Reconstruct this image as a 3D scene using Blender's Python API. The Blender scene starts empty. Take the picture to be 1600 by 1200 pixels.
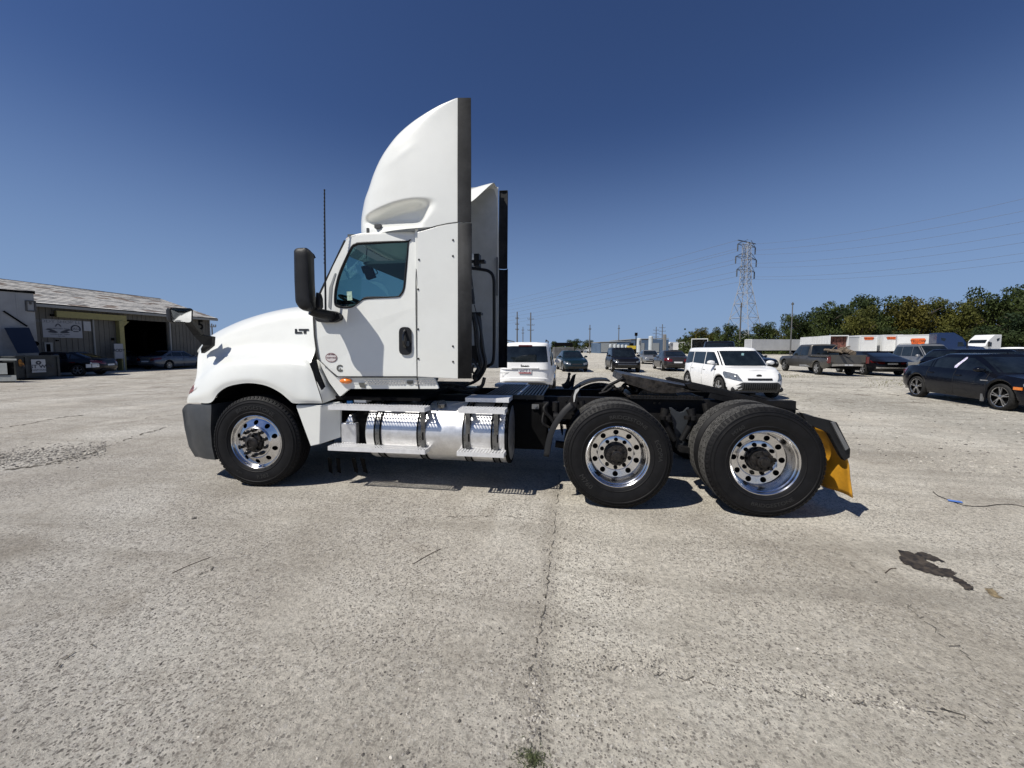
import bpy, bmesh, math, random
from math import sin, cos, pi, radians, atan2, sqrt, hypot
from mathutils import Vector, Matrix
from mathutils.geometry import tessellate_polygon
random.seed(7)
scn = bpy.context.scene
COL = scn.collection

# ---------------- camera ----------------
F, PHI, PITCH, CAMH, HOR = 600.0, radians(8.6), radians(4.0), 1.57, 545.0
PX0, PY0 = 800.0, HOR + F * math.tan(PITCH)
_fw = Vector((-sin(PHI) * cos(PITCH), cos(PHI) * cos(PITCH), -sin(PITCH)))
_rt = Vector((cos(PHI), sin(PHI), 0))
_up = _rt.cross(_fw)
CAM = Vector((0, 0, CAMH))
cd = bpy.data.cameras.new('camera')
cam = bpy.data.objects.new('camera', cd)
COL.objects.link(cam)
cam.matrix_world = Matrix(((_rt.x, _up.x, -_fw.x, 0), (_rt.y, _up.y, -_fw.y, 0), (_rt.z, _up.z, -_fw.z, CAMH), (0, 0, 0, 1)))
cd.sensor_width = 36
cd.lens = F / 1600 * 36
cd.shift_y = -(600 - PY0) / 1600
cd.clip_start = 0.05
cd.clip_end = 5000
scn.camera = cam

# ---------------- sky and sun ----------------
SUNV = Vector((0.61, 0.48, -1.0)).normalized()      # the way the light travels
world = bpy.data.worlds.new('World')
scn.world = world
world.use_nodes = True
nt = world.node_tree
nt.nodes.clear()
sky = nt.nodes.new('ShaderNodeTexSky')
sky.sky_type = 'NISHITA'
sky.sun_disc = False
sky.sun_elevation = math.asin(-SUNV.z)
sky.sun_rotation = atan2(-SUNV.x, -SUNV.y)
sky.altitude = 200
sky.air_density = 1.0
sky.dust_density = 0.25
sky.ozone_density = 2.2
bg = nt.nodes.new('ShaderNodeBackground')
bg.inputs['Strength'].default_value = 0.05
ow = nt.nodes.new('ShaderNodeOutputWorld')
# clear dry air: the blue of the zenith is deepened and the horizon kept blue all the way round
tint = nt.nodes.new('ShaderNodeMix'); tint.data_type = 'RGBA'; tint.blend_type = 'MULTIPLY'; tint.inputs[0].default_value = 1.0
tint.inputs[7].default_value = (0.70, 0.86, 1.24, 1)
nt.links.new(sky.outputs[0], tint.inputs[6])
tcw = nt.nodes.new('ShaderNodeTexCoord')
sep = nt.nodes.new('ShaderNodeSeparateXYZ')
nt.links.new(tcw.outputs['Generated'], sep.inputs[0])
mrw = nt.nodes.new('ShaderNodeMapRange')
mrw.interpolation_type = 'SMOOTHSTEP'
mrw.inputs['From Min'].default_value = -0.05
mrw.inputs['From Max'].default_value = 0.50
mrw.inputs['To Min'].default_value = 0.92
mrw.inputs['To Max'].default_value = 0.0
nt.links.new(sep.outputs['Z'], mrw.inputs[0])
hz = nt.nodes.new('ShaderNodeMix'); hz.data_type = 'RGBA'
hz.inputs[7].default_value = (4.4, 6.6, 10.6, 1)
nt.links.new(mrw.outputs[0], hz.inputs[0])
nt.links.new(tint.outputs[2], hz.inputs[6])
nt.links.new(hz.outputs[2], bg.inputs[0])
nt.links.new(bg.outputs[0], ow.inputs[0])
sl = bpy.data.lights.new('sun', 'SUN')
sl.energy = 5.0
sl.angle = radians(0.5)
sl.color = (1.0, 0.955, 0.88)
so = bpy.data.objects.new('sun', sl)
so.rotation_euler = SUNV.to_track_quat('-Z', 'Y').to_euler()
COL.objects.link(so)
scn.view_settings.view_transform = 'Standard'
scn.view_settings.look = 'None'
scn.view_settings.exposure = 0.10
scn.view_settings.gamma = 1.0
scn.view_settings.use_curve_mapping = False
scn.render.engine = 'CYCLES'
scn.cycles.max_bounces = 6
scn.cycles.transparent_max_bounces = 12

# ---------------- pixel rays to real places ----------------
def ray(px, py):
    return _rt * ((px - PX0) / F) - _up * ((py - PY0) / F) + _fw
def G(px, py, z=0.0):
    d = ray(px, py)
    return CAM + d * ((z - CAMH) / d.z)
def U(px, py, y):
    d = ray(px, py)
    return CAM + d * (y / d.y)
def D(px, py, dist):
    d = ray(px, py)
    return CAM + d * (dist / hypot(d.x, d.y))
def PR(p):
    q = p - CAM
    z = q.dot(_fw)
    return PX0 + F * q.dot(_rt) / z, PY0 - F * q.dot(_up) / z

def UPl(px, py, p0, n):
    d = ray(px, py)
    return CAM + d * ((p0 - CAM).dot(n) / d.dot(n))

# ---------------- materials ----------------
MATS = {}
def mat(name, col, rough=0.5, metal=0.0, var=0.06, vscale=6.0, bump=0.0, bscale=60.0, coat=0.0, col2=None, rvar=0.08, spec=0.5, dirt=0.0, dirtcol=(0.3, 0.27, 0.23), obj=False):
    if name in MATS:
        return MATS[name]
    m = bpy.data.materials.new(name)
    m.use_nodes = True
    n = m.node_tree
    b = n.nodes['Principled BSDF']
    tc = n.nodes.new('ShaderNodeTexCoord')
    src = tc.outputs['Object']
    no = n.nodes.new('ShaderNodeTexNoise')
    no.inputs['Scale'].default_value = vscale
    no.inputs['Detail'].default_value = 6
    no.inputs['Roughness'].default_value = 0.65
    n.links.new(src, no.inputs['Vector'])
    r = n.nodes.new('ShaderNodeValToRGB')
    c2 = col2 if col2 else tuple(max(0, c * (1 - var * 2.2)) for c in col)
    r.color_ramp.elements[0].position = 0.32
    r.color_ramp.elements[1].position = 0.66
    r.color_ramp.elements[0].color = (*c2, 1)
    r.color_ramp.elements[1].color = (*[min(1, c * (1 + var * 0.5)) for c in col], 1)
    n.links.new(no.outputs['Fac'], r.inputs[0])
    out = r.outputs[0]
    if dirt > 0:
        n2 = n.nodes.new('ShaderNodeTexNoise')
        n2.inputs['Scale'].default_value = vscale * 0.45
        n2.inputs['Detail'].default_value = 9
        n2.inputs['Roughness'].default_value = 0.75
        n.links.new(src, n2.inputs['Vector'])
        r2 = n.nodes.new('ShaderNodeValToRGB')
        r2.color_ramp.elements[0].position = 0.48
        r2.color_ramp.elements[1].position = 0.75
        r2.color_ramp.elements[1].color = (dirt, dirt, dirt, 1)
        n.links.new(n2.outputs['Fac'], r2.inputs[0])
        mx = n.nodes.new('ShaderNodeMix')
        mx.data_type = 'RGBA'
        n.links.new(r2.outputs[0], mx.inputs[0])
        n.links.new(out, mx.inputs[6])
        mx.inputs[7].default_value = (*dirtcol, 1)
        out = mx.outputs[2]
    n.links.new(out, b.inputs['Base Color'])
    mr = n.nodes.new('ShaderNodeMapRange')
    mr.inputs['To Min'].default_value = max(0.02, rough - rvar)
    mr.inputs['To Max'].default_value = min(1, rough + rvar)
    n.links.new(no.outputs['Fac'], mr.inputs[0])
    n.links.new(mr.outputs[0], b.inputs['Roughness'])
    b.inputs['Metallic'].default_value = metal
    b.inputs['Specular IOR Level'].default_value = spec
    if coat:
        b.inputs['Coat Weight'].default_value = coat
        b.inputs['Coat Roughness'].default_value = 0.04
    if bump:
        nb = n.nodes.new('ShaderNodeTexNoise')
        nb.inputs['Scale'].default_value = bscale
        nb.inputs['Detail'].default_value = 5
        n.links.new(src, nb.inputs['Vector'])
        bp = n.nodes.new('ShaderNodeBump')
        bp.inputs['Strength'].default_value = 0.6
        bp.inputs['Distance'].default_value = bump
        n.links.new(nb.outputs['Fac'], bp.inputs['Height'])
        n.links.new(bp.outputs[0], b.inputs['Normal'])
    MATS[name] = m
    return m

def glass(name, tint, clear=0.6, rough=0.02):
    if name in MATS:
        return MATS[name]
    m = bpy.data.materials.new(name)
    m.use_nodes = True
    n = m.node_tree
    n.nodes.clear()
    o = n.nodes.new('ShaderNodeOutputMaterial')
    tr = n.nodes.new('ShaderNodeBsdfTransparent')
    tr.inputs[0].default_value = (*tint, 1)
    gl = n.nodes.new('ShaderNodeBsdfGlossy')
    gl.inputs['Roughness'].default_value = rough
    gl.inputs[0].default_value = (0.9, 0.95, 0.95, 1)
    df = n.nodes.new('ShaderNodeBsdfDiffuse')
    df.inputs[0].default_value = (0.02, 0.03, 0.035, 1)
    lw = n.nodes.new('ShaderNodeLayerWeight')
    lw.inputs[0].default_value = 0.5
    pw = n.nodes.new('ShaderNodeMath'); pw.operation = 'POWER'; pw.inputs[1].default_value = 4.0
    n.links.new(lw.outputs['Facing'], pw.inputs[0])
    fr = n.nodes.new('ShaderNodeMath'); fr.operation = 'MULTIPLY_ADD'; fr.inputs[1].default_value = 0.9; fr.inputs[2].default_value = 0.045
    n.links.new(pw.outputs[0], fr.inputs[0])
    m1 = n.nodes.new('ShaderNodeMixShader')
    m1.inputs[0].default_value = clear
    n.links.new(df.outputs[0], m1.inputs[1])
    n.links.new(tr.outputs[0], m1.inputs[2])
    m2 = n.nodes.new('ShaderNodeMixShader')
    n.links.new(fr.outputs[0], m2.inputs[0])
    n.links.new(m1.outputs[0], m2.inputs[1])
    n.links.new(gl.outputs[0], m2.inputs[2])
    n.links.new(m2.outputs[0], o.inputs[0])
    MATS[name] = m
    return m

WHITE = mat('white_paint', (0.745, 0.755, 0.715), 0.32, 0, 0.015, 2.0, coat=0.6, dirt=0.16, dirtcol=(0.5, 0.47, 0.4), rvar=0.05)
BLACKP = mat('black_plastic', (0.011, 0.0115, 0.013), 0.5, 0, 0.15, 9, bump=0.0015, bscale=220, spec=0.3)
GREYP = mat('bumper_grey_plastic', (0.042, 0.046, 0.050), 0.55, 0, 0.12, 7, bump=0.001, bscale=200, dirt=0.15, dirtcol=(0.2, 0.18, 0.15))
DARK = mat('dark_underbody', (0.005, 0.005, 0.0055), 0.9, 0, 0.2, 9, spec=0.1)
FRAME = mat('frame_black', (0.008, 0.008, 0.009), 0.65, 0.0, 0.3, 12, bump=0.004, bscale=50, dirt=0.3, dirtcol=(0.045, 0.036, 0.028), spec=0.25)
RUBBER = mat('tyre_rubber', (0.007, 0.007, 0.008), 0.6, 0, 0.2, 14, bump=0.0008, bscale=160, dirt=0.12, dirtcol=(0.035, 0.032, 0.028), spec=0.22)
TREADM = mat('tread_rubber', (0.075, 0.073, 0.069), 0.8, 0, 0.3, 14, bump=0.0015, bscale=160, dirt=0.5, dirtcol=(0.13, 0.125, 0.115), spec=0.3)
ALU = mat('polished_aluminium', (0.72, 0.72, 0.73), 0.17, 1.0, 0.06, 14, bump=0.002, bscale=9, rvar=0.08, dirt=0.25, dirtcol=(0.35, 0.33, 0.3))
ALUB = mat('brushed_aluminium', (0.80, 0.80, 0.80), 0.42, 0.85, 0.08, 12, bump=0.002, bscale=30, rvar=0.1, dirt=0.3, dirtcol=(0.4, 0.38, 0.35))
STEPM = mat('step_aluminium', (0.78, 0.78, 0.78), 0.42, 0.3, 0.05, 18, dirt=0.15, dirtcol=(0.25, 0.23, 0.2))
CHROME = mat('chrome', (0.85, 0.85, 0.86), 0.06, 1.0, 0.02, 3, rvar=0.02)
FLAP = mat('yellow_flap_rubber', (0.62, 0.30, 0.02), 0.55, 0, 0.15, 5, dirt=0.5, dirtcol=(0.16, 0.10, 0.03))
AMBER = mat('amber_lens', (0.85, 0.22, 0.02), 0.15, 0, 0.1, 30, coat=0.8)
REDL = mat('red_lens', (0.11, 0.006, 0.006), 0.15, 0, 0.2, 30, coat=0.8)
HEADL = mat('headlight_lens', (0.30, 0.32, 0.33), 0.08, 0.5, 0.35, 25, coat=1.0)
SEAM = mat('panel_seam', (0.02, 0.02, 0.02), 0.8, 0, 0.1, 5)
RUBF = mat('rubber_extender', (0.026, 0.027, 0.029), 0.7, 0, 0.25, 5, bump=0.002, bscale=18, dirt=0.4, dirtcol=(0.07, 0.07, 0.07), spec=0.2)
PAPER = mat('paper_white', (0.72, 0.73, 0.72), 0.7, 0, 0.04, 10)

# ---------------- mesh builder ----------------
ORG = [Vector((0, 0, 0))]
def cr(p0, p1, p2, p3, t):
    return 0.5 * ((2 * p1) + (p2 - p0) * t + (2 * p0 - 5 * p1 + 4 * p2 - p3) * t * t + (3 * p1 - p0 - 3 * p2 + p3) * t ** 3)
def spline(pts, k, closed=False):
    pts = [Vector(p) for p in pts]
    n = len(pts)
    out = []
    rng = n if closed else n - 1
    for i in range(rng):
        if closed:
            a, b, c, d = pts[(i - 1) % n], pts[i], pts[(i + 1) % n], pts[(i + 2) % n]
        else:
            b, c = pts[i], pts[i + 1]
            a = pts[i - 1] if i > 0 else b * 2 - c
            d = pts[i + 2] if i + 2 < n else c * 2 - b
        for j in range(k):
            out.append(cr(a, b, c, d, j / k))
    if not closed:
        out.append(pts[-1])
    return out
def net(rows, ku, kv):
    r1 = [spline(r, ku) for r in rows]
    cols = [spline([r[i] for r in r1], kv) for i in range(len(r1[0]))]
    return [[c[j] for c in cols] for j in range(len(cols[0]))]
def roundpoly(pts, r, k=4):
    out = []
    n = len(pts)
    pts = [Vector(p) for p in pts]
    for i in range(n):
        p = pts[i]
        a, b = pts[i - 1] - p, pts[(i + 1) % n] - p
        ri = r if not isinstance(r, (list, tuple)) else r[i]
        d = min(ri, a.length * 0.48, b.length * 0.48)
        if d < 1e-6:
            out.append(p)
            continue
        s, e = p + a.normalized() * d, p + b.normalized() * d
        for j in range(k + 1):
            t = j / k
            out.append(s * (1 - t) ** 2 + p * 2 * t * (1 - t) + e * t * t)
    return out

class MB:
    def __init__(s):
        s.v = []
        s.f = []
    def add(s, vs, fs):
        o = len(s.v)
        s.v += [Vector(p) for p in vs]
        s.f += [tuple(i + o for i in f) for f in fs]
        return s
    def box(s, x0, x1, y0, y1, z0, z1):
        return s.add([(x0, y0, z0), (x1, y0, z0), (x1, y1, z0), (x0, y1, z0), (x0, y0, z1), (x1, y0, z1), (x1, y1, z1), (x0, y1, z1)],
                     [(0, 3, 2, 1), (4, 5, 6, 7), (0, 1, 5, 4), (1, 2, 6, 5), (2, 3, 7, 6), (3, 0, 4, 7)])
    def obox(s, c, ax, ay, az):
        c = Vector(c); ax = Vector(ax); ay = Vector(ay); az = Vector(az)
        vs = [c + ax * i + ay * j + az * k for k in (-1, 1) for i, j in ((-1, -1), (1, -1), (1, 1), (-1, 1))]
        return s.add(vs, [(0, 3, 2, 1), (4, 5, 6, 7), (0, 1, 5, 4), (1, 2, 6, 5), (2, 3, 7, 6), (3, 0, 4, 7)])
    def bar(s, p0, p1, w, h=None, up=(0, 0, 1)):
        p0, p1 = Vector(p0), Vector(p1)
        h = h or w
        d = p1 - p0
        if d.length < 1e-6:
            return s
        u = Vector(up)
        sd = d.cross(u)
        if sd.length < 1e-5:
            sd = d.cross(Vector((1, 0, 0)))
        sd.normalize()
        uu = sd.cross(d).normalized()
        return s.obox((p0 + p1) / 2, d / 2, sd * w / 2, uu * h / 2)
    def tube(s, pts, r, n=8, cap=True, sp=0):
        pts = [Vector(p) for p in pts]
        if sp:
            pts = spline(pts, sp)
        m = len(pts)
        rs = r if isinstance(r, (list, tuple)) else [r] * m
        if len(rs) != m:
            rs = [rs[0] + (rs[-1] - rs[0]) * i / (m - 1) for i in range(m)]
        up = None
        vs = []
        for i, p in enumerate(pts):
            d = (pts[min(i + 1, m - 1)] - pts[max(i - 1, 0)]).normalized()
            if up is None:
                up = d.orthogonal().normalized()
            up = (up - d * up.dot(d))
            up = up.normalized() if up.length > 1e-6 else d.orthogonal().normalized()
            sd = d.cross(up)
            for k in range(n):
                a = 2 * pi * k / n
                vs.append(p + (up * cos(a) + sd * sin(a)) * rs[i])
        fs = []
        for i in range(m - 1):
            for k in range(n):
                fs.append((i * n + k, i * n + (k + 1) % n, (i + 1) * n + (k + 1) % n, (i + 1) * n + k))
        if cap:
            fs.append(tuple(range(n))[::-1])
            fs.append(tuple((m - 1) * n + k for k in range(n)))
        return s.add(vs, fs)
    def lathe(s, prof, c, ax=(0, 1, 0), n=48, closed=False, a0=0, a1=2 * pi):
        c, ax = Vector(c), Vector(ax).normalized()
        e1 = ax.orthogonal().normalized()
        if abs(ax.y) > 0.99:
            e1 = Vector((1, 0, 0))
        e2 = ax.cross(e1)
        full = abs(a1 - a0 - 2 * pi) < 1e-6
        m = n if full else n + 1
        vs = []
        for k in range(m):
            a = a0 + (a1 - a0) * k / n
            d = e1 * cos(a) + e2 * sin(a)
            for r, h in prof:
                vs.append(c + d * r + ax * h)
        q = len(prof)
        fs = []
        for k in range(n):
            k2 = (k + 1) % m
            for i in range(q - 1 + (1 if closed else 0)):
                j = (i + 1) % q
                fs.append((k * q + i, k * q + j, k2 * q + j, k2 * q + i))
        return s.add(vs, fs)
    def grid(s, rows, flip=False):
        w = len(rows[0])
        vs = [p for r in rows for p in r]
        fs = []
        for i in range(len(rows) - 1):
            for j in range(w - 1):
                f = (i * w + j, i * w + j + 1, (i + 1) * w + j + 1, (i + 1) * w + j)
                fs.append(f[::-1] if flip else f)
        return s.add(vs, fs)
    def poly(s, outline, holes=(), vec=None):
        """filled polygon of 3D points (with holes), extruded along vec when given"""
        loops = [[Vector(p) for p in outline]] + [[Vector(p) for p in h] for h in holes]
        flat = [p for l in loops for p in l]
        tris = tessellate_polygon(loops)
        if vec is None:
            return s.add(flat, [tuple(t) for t in tris])
        vec = Vector(vec)
        n = len(flat)
        fs = [tuple(t) for t in tris] + [tuple(i + n for i in t[::-1]) for t in tris]
        o = 0
        for l in loops:
            m = len(l)
            for i in range(m):
                a, b = o + i, o + (i + 1) % m
                fs.append((a, b, b + n, a + n))
            o += m
        return s.add(flat + [p + vec for p in flat], fs)
    def mirror(s, cy):
        n = len(s.v)
        s.v += [Vector((p.x, 2 * cy - p.y, p.z)) for p in s.v]
        s.f += [tuple(i + n for i in f[::-1]) for f in s.f]
        return s
    def xform(s, M):
        s.v = [M @ p for p in s.v]
        return s
    def build(s, name, m, parent=None, smooth=False, bevel=0, sub=0, org=None, solid=0, angle=40, merge=False):
        me = bpy.data.meshes.new(name)
        o_ = org if org is not None else ORG[0]
        me.from_pydata([tuple(p - o_) for p in s.v], [], s.f)
        bm = bmesh.new()
        bm.from_mesh(me)
        if merge or smooth:
            bmesh.ops.remove_doubles(bm, verts=bm.verts, dist=1e-5)
        bmesh.ops.recalc_face_normals(bm, faces=bm.faces)
        if smooth:
            lim = radians(angle)
            for f in bm.faces:
                f.smooth = True
            for e in bm.edges:
                if len(e.link_faces) == 2 and e.calc_face_angle(0) > lim:
                    e.smooth = False
        bm.to_mesh(me)
        bm.free()
        me.materials.append(m)
        o = bpy.data.objects.new(name, me)
        COL.objects.link(o)
        if parent is not None:
            o.parent = parent
        if solid:
            md = o.modifiers.new('thick', 'SOLIDIFY')
            md.thickness = solid
            md.offset = 0
        if bevel:
            md = o.modifiers.new('edge', 'BEVEL')
            md.width = bevel
            md.segments = 2
            md.limit_method = 'ANGLE'
            md.angle_limit = radians(35)
        return o

def empty(name, loc, rz=0.0):
    o = bpy.data.objects.new(name, None)
    o.location = loc
    o.rotation_euler = (0, 0, rz)
    COL.objects.link(o)
    return o
def tag(o, label=None, cat=None, group=None, kind=None):
    if label: o['label'] = label
    if cat: o['category'] = cat
    if group: o['group'] = group
    if kind: o['kind'] = kind
    return o
def put(name, me, parent, loc=(0, 0, 0), rot=(0, 0, 0), scale=(1, 1, 1)):
    o = bpy.data.objects.new(name, me)
    o.location = loc; o.rotation_euler = rot; o.scale = scale
    o.parent = parent
    COL.objects.link(o)
    return o
def copy_tree(o, parent=None):
    c = o.copy()
    COL.objects.link(c)
    c.parent = parent
    for ch in list(o.children):
        copy_tree(ch, c)
    return c
TXT = {}
def text_geo(body, size=1.0, extrude=0.0, sx=1.0, offset=0.0):
    key = (body, size, extrude, sx, offset)
    if key in TXT:
        return TXT[key]
    cu = bpy.data.curves.new('lettering', 'FONT')
    cu.body = body
    cu.size = size
    cu.extrude = extrude
    cu.offset = offset
    cu.align_x = 'CENTER'
    cu.align_y = 'CENTER'
    cu.resolution_u = 3
    ob = bpy.data.objects.new('lettering', cu)
    COL.objects.link(ob)
    dg = bpy.context.evaluated_depsgraph_get()
    me = ob.evaluated_get(dg).to_mesh()
    vs = [Vector((v.co.x * sx, v.co.y, v.co.z)) for v in me.vertices]
    fs = [tuple(p.vertices) for p in me.polygons]
    ob.evaluated_get(dg).to_mesh_clear()
    COL.objects.unlink(ob)
    bpy.data.objects.remove(ob)
    bpy.data.curves.remove(cu)
    TXT[key] = (vs, fs)
    return vs, fs
def text_on(mb, body, c, ex, ey, size, extrude=0.001, sx=1.0, offset=0.0):
    """lettering centred on c, reading along ex, upright along ey"""
    ex, ey = Vector(ex).normalized(), Vector(ey).normalized()
    ez = ex.cross(ey)
    vs, fs = text_geo(body, size, extrude, sx, offset)
    mb.add([Vector(c) + ex * v.x + ey * v.y + ez * v.z for v in vs], fs)
    return mb
def sstep(x):
    x = max(0.0, min(1.0, x))
    return x * x * (3 - 2 * x)
# =====================================================================
#  THE TRUCK TRACTOR
# =====================================================================
CY = 4.985            # centre plane of the truck
DF = 3.765            # outer plane of its tyres
truck = empty('truck_tractor', (-0.85, CY, 0))
tag(truck, 'white day cab truck tractor with tall roof fairing and bare black frame', 'truck')
ORG[0] = Vector((-0.85, CY, 0))
TC = Vector((-0.85, CY, 0))

def yc(z):
    """side plane of the cab: upright below the belt, leaning in above it"""
    return 3.865 + max(0.0, z - 1.62) * 0.075
def UC(px, py, off=0.0):
    y = 3.865
    for _ in range(5):
        y = yc(U(px, py, y).z)
    return U(px, py, y + off)

def holed(mb, u0, u1, v0, v1, cu, cv, ru, rv, fn, n=16):
    vs = []
    for k in range(n):
        t = 2 * pi * k / n + pi / 4
        dx, dy = cos(t), sin(t)
        q = max(abs(dx), abs(dy))
        bx, by = dx / q, dy / q
        pu = cu + (bx * (u1 - cu) if bx > 0 else bx * (cu - u0))
        pv = cv + (by * (v1 - cv) if by > 0 else by * (cv - v0))
        hu, hv = cu + dx * ru, cv + dy * rv
        vs += [fn(pu, pv), fn((pu + hu) / 2, (pv + hv) / 2), fn(hu, hv)]
    fs = []
    for k in range(n):
        a, b = k * 3, ((k + 1) % n) * 3
        fs += [(a, b, b + 1, a + 1), (a + 1, b + 1, b + 2, a + 2)]
    mb.add(vs, fs)

# ---- wheels -----------------------------------------------------------
R0 = 0.518
def tyre_mb(w=0.28, groove=(0.2, 0.4, 0.6, 0.8)):
    p = [(0.296, 0.052), (0.300, 0.030), (0.318, 0.016), (0.336, 0.011), (0.340, 0.006), (0.345, 0.006), (0.350, 0.009), (0.385, 0.001), (0.42, 0.000),
         (0.446, 0.003), (0.449, -0.001), (0.455, -0.001), (0.458, 0.006), (0.476, 0.012), (0.478, 0.008), (0.483, 0.009), (0.486, 0.018), (0.499, 0.028), (0.506, 0.034), (0.5135, 0.041)]
    tw0, tw1 = 0.045, w - 0.045
    tr = []
    for g in groove:
        c = tw0 + (tw1 - tw0) * g
        tr += [(R0, c - 0.006), (R0 - 0.013, c - 0.004), (R0 - 0.013, c + 0.004), (R0, c + 0.006)]
    tr = [(R0, tw0)] + tr + [(R0, tw1)]
    q = [(r, w - h) for r, h in p[::-1]]
    m = MB()
    m.lathe(p + tr + q, (0, 0, 0), (0, 1, 0), 96)
    return m
def tread_mb(w=0.28, seed=1):
    rnd = random.Random(seed)
    m = MB()
    tw0, tw1 = 0.047, w - 0.047
    N = 64
    for j in range(5):
        a, b = tw0 + (tw1 - tw0) * (j * 0.2) + 0.005, tw0 + (tw1 - tw0) * (j * 0.2 + 0.2) - 0.005
        for k in range(N):
            t0 = 2 * pi * (k + 0.5 * (j % 2)) / N
            t1 = t0 + 2 * pi / N * 0.86
            sk = 0.02 * (1 if j % 2 else -1)
            vs = []
            for r in (R0 - 0.001, R0 + 0.005):
                for t, h in ((t0, a), (t1, a), (t1 + sk, b), (t0 + sk, b)):
                    vs.append((r * cos(t), h, r * sin(t)))
            m.add(vs, [(4, 5, 6, 7), (0, 1, 5, 4), (1, 2, 6, 5), (2, 3, 7, 6), (3, 0, 4, 7)])
    return m
def lug_mb(w=0.28):
    m = MB()
    N = 72
    for k in range(N):
        t0 = 2 * pi * k / N; t1 = t0 + 2 * pi / N * 0.55
        vs = []
        for r, h in ((0.492, 0.024), (0.510, 0.033), (0.516, 0.045), (0.500, 0.045)):
            for t in (t0, t1):
                vs.append(((r + 0.003) * cos(t), h - 0.004, (r + 0.003) * sin(t)))
        m.add(vs, [(0, 1, 3, 2), (2, 3, 5, 4), (0, 2, 4, 6), (1, 7, 5, 3)])
    return m
def rim_mb(kind):
    m = MB()
    if kind == 'front':
        prof = [(0.296, 0.055), (0.306, 0.032), (0.305, 0.024), (0.299, 0.022), (0.291, 0.030), (0.284, 0.045), (0.270, 0.056), (0.262, 0.056)]
        zone = ((0.262, 0.056), (0.183, 0.020))
        tail = [(0.183, 0.020), (0.176, 0.008), (0.168, 0.002), (0.112, 0.002), (0.110, 0.03)]
    elif kind == 'rear':
        prof = [(0.296, 0.055), (0.306, 0.032), (0.305, 0.024), (0.299, 0.022), (0.290, 0.030), (0.286, 0.055), (0.277, 0.062), (0.268, 0.11), (0.256, 0.155), (0.246, 0.168)]
        zone = ((0.246, 0.168), (0.180, 0.178))
        tail = [(0.180, 0.178), (0.174, 0.166), (0.167, 0.163), (0.118, 0.163), (0.116, 0.19)]
    m.lathe(prof, (0, 0, 0), (0, 1, 0), 64)
    (ra, ha), (rb, hb) = zone
    N = 10
    for k in range(N):
        a0, a1 = 2 * pi * k / N, 2 * pi * (k + 1) / N
        rm = (ra + rb) / 2
        fn = lambda u, v: Vector(((rb + (ra - rb) * v) * cos(u), hb + (ha - hb) * v, (rb + (ra - rb) * v) * sin(u)))
        holed(m, a0, a1, 0, 1, (a0 + a1) / 2, 0.50, 0.027 / rm, 0.027 / (ra - rb), fn, 24)
    m.lathe(tail, (0, 0, 0), (0, 1, 0), 64)
    return m
def hub_mb(kind):
    m = MB()
    if kind == 'front':
        m.lathe([(0.108, 0.04), (0.106, -0.005), (0.098, -0.020), (0.078, -0.026), (0.074, -0.050), (0.062, -0.058), (0.045, -0.060), (0.043, -0.050), (0.02, -0.050), (0.0, -0.050)], (0, 0, 0), (0, 1, 0), 32)
        bolts, br, bh = 5, 0.090, -0.026
    else:
        m.lathe([(0.113, 0.19), (0.112, 0.13), (0.108, 0.122), (0.096, 0.120), (0.090, 0.085), (0.098, 0.083), (0.098, 0.070), (0.060, 0.066), (0.055, 0.045), (0.038, 0.040), (0.034, 0.026), (0.0, 0.026)], (0, 0, 0), (0, 1, 0), 32)
        bolts, br, bh = 8, 0.083, 0.062
    for k in range(bolts):
        a = 2 * pi * k / bolts + 0.3
        c = Vector((br * cos(a), bh, br * sin(a)))
        m.tube([c + Vector((0, 0.02, 0)), c - Vector((0, 0.022, 0))], 0.013, 6)
    return m
HUBM = mat('hub_cast_black', (0.022, 0.020, 0.019), 0.42, 0.3, 0.4, 25, bump=0.004, bscale=60, dirt=0.5, dirtcol=(0.06, 0.045, 0.035))
NUTM = mat('nut_dark', (0.05, 0.048, 0.045), 0.35, 0.8, 0.3, 30)
WELL = mat('drum_dark', (0.006, 0.006, 0.006), 0.9, 0, 0.2, 30, spec=0.1)
LETR = mat('tyre_lettering', (0.026, 0.026, 0.026), 0.5, 0, 0.1, 30)
ORG[0] = Vector((0, 0, 0))
def bend_text(mb, body, R, a_mid, size, inward=False, sx=1.15):
    vs, fs = text_geo(body, size, 0.0, sx)
    out = []
    for v in vs:
        if not inward:
            a = a_mid - v.x / R; r = R + v.y
        else:
            a = a_mid + v.x / R; r = R - v.y
        # seen from -y: x to the right, z up
        out.append(Vector((r * cos(a), -0.0035, r * sin(a))))
    mb.add(out, fs)
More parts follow.
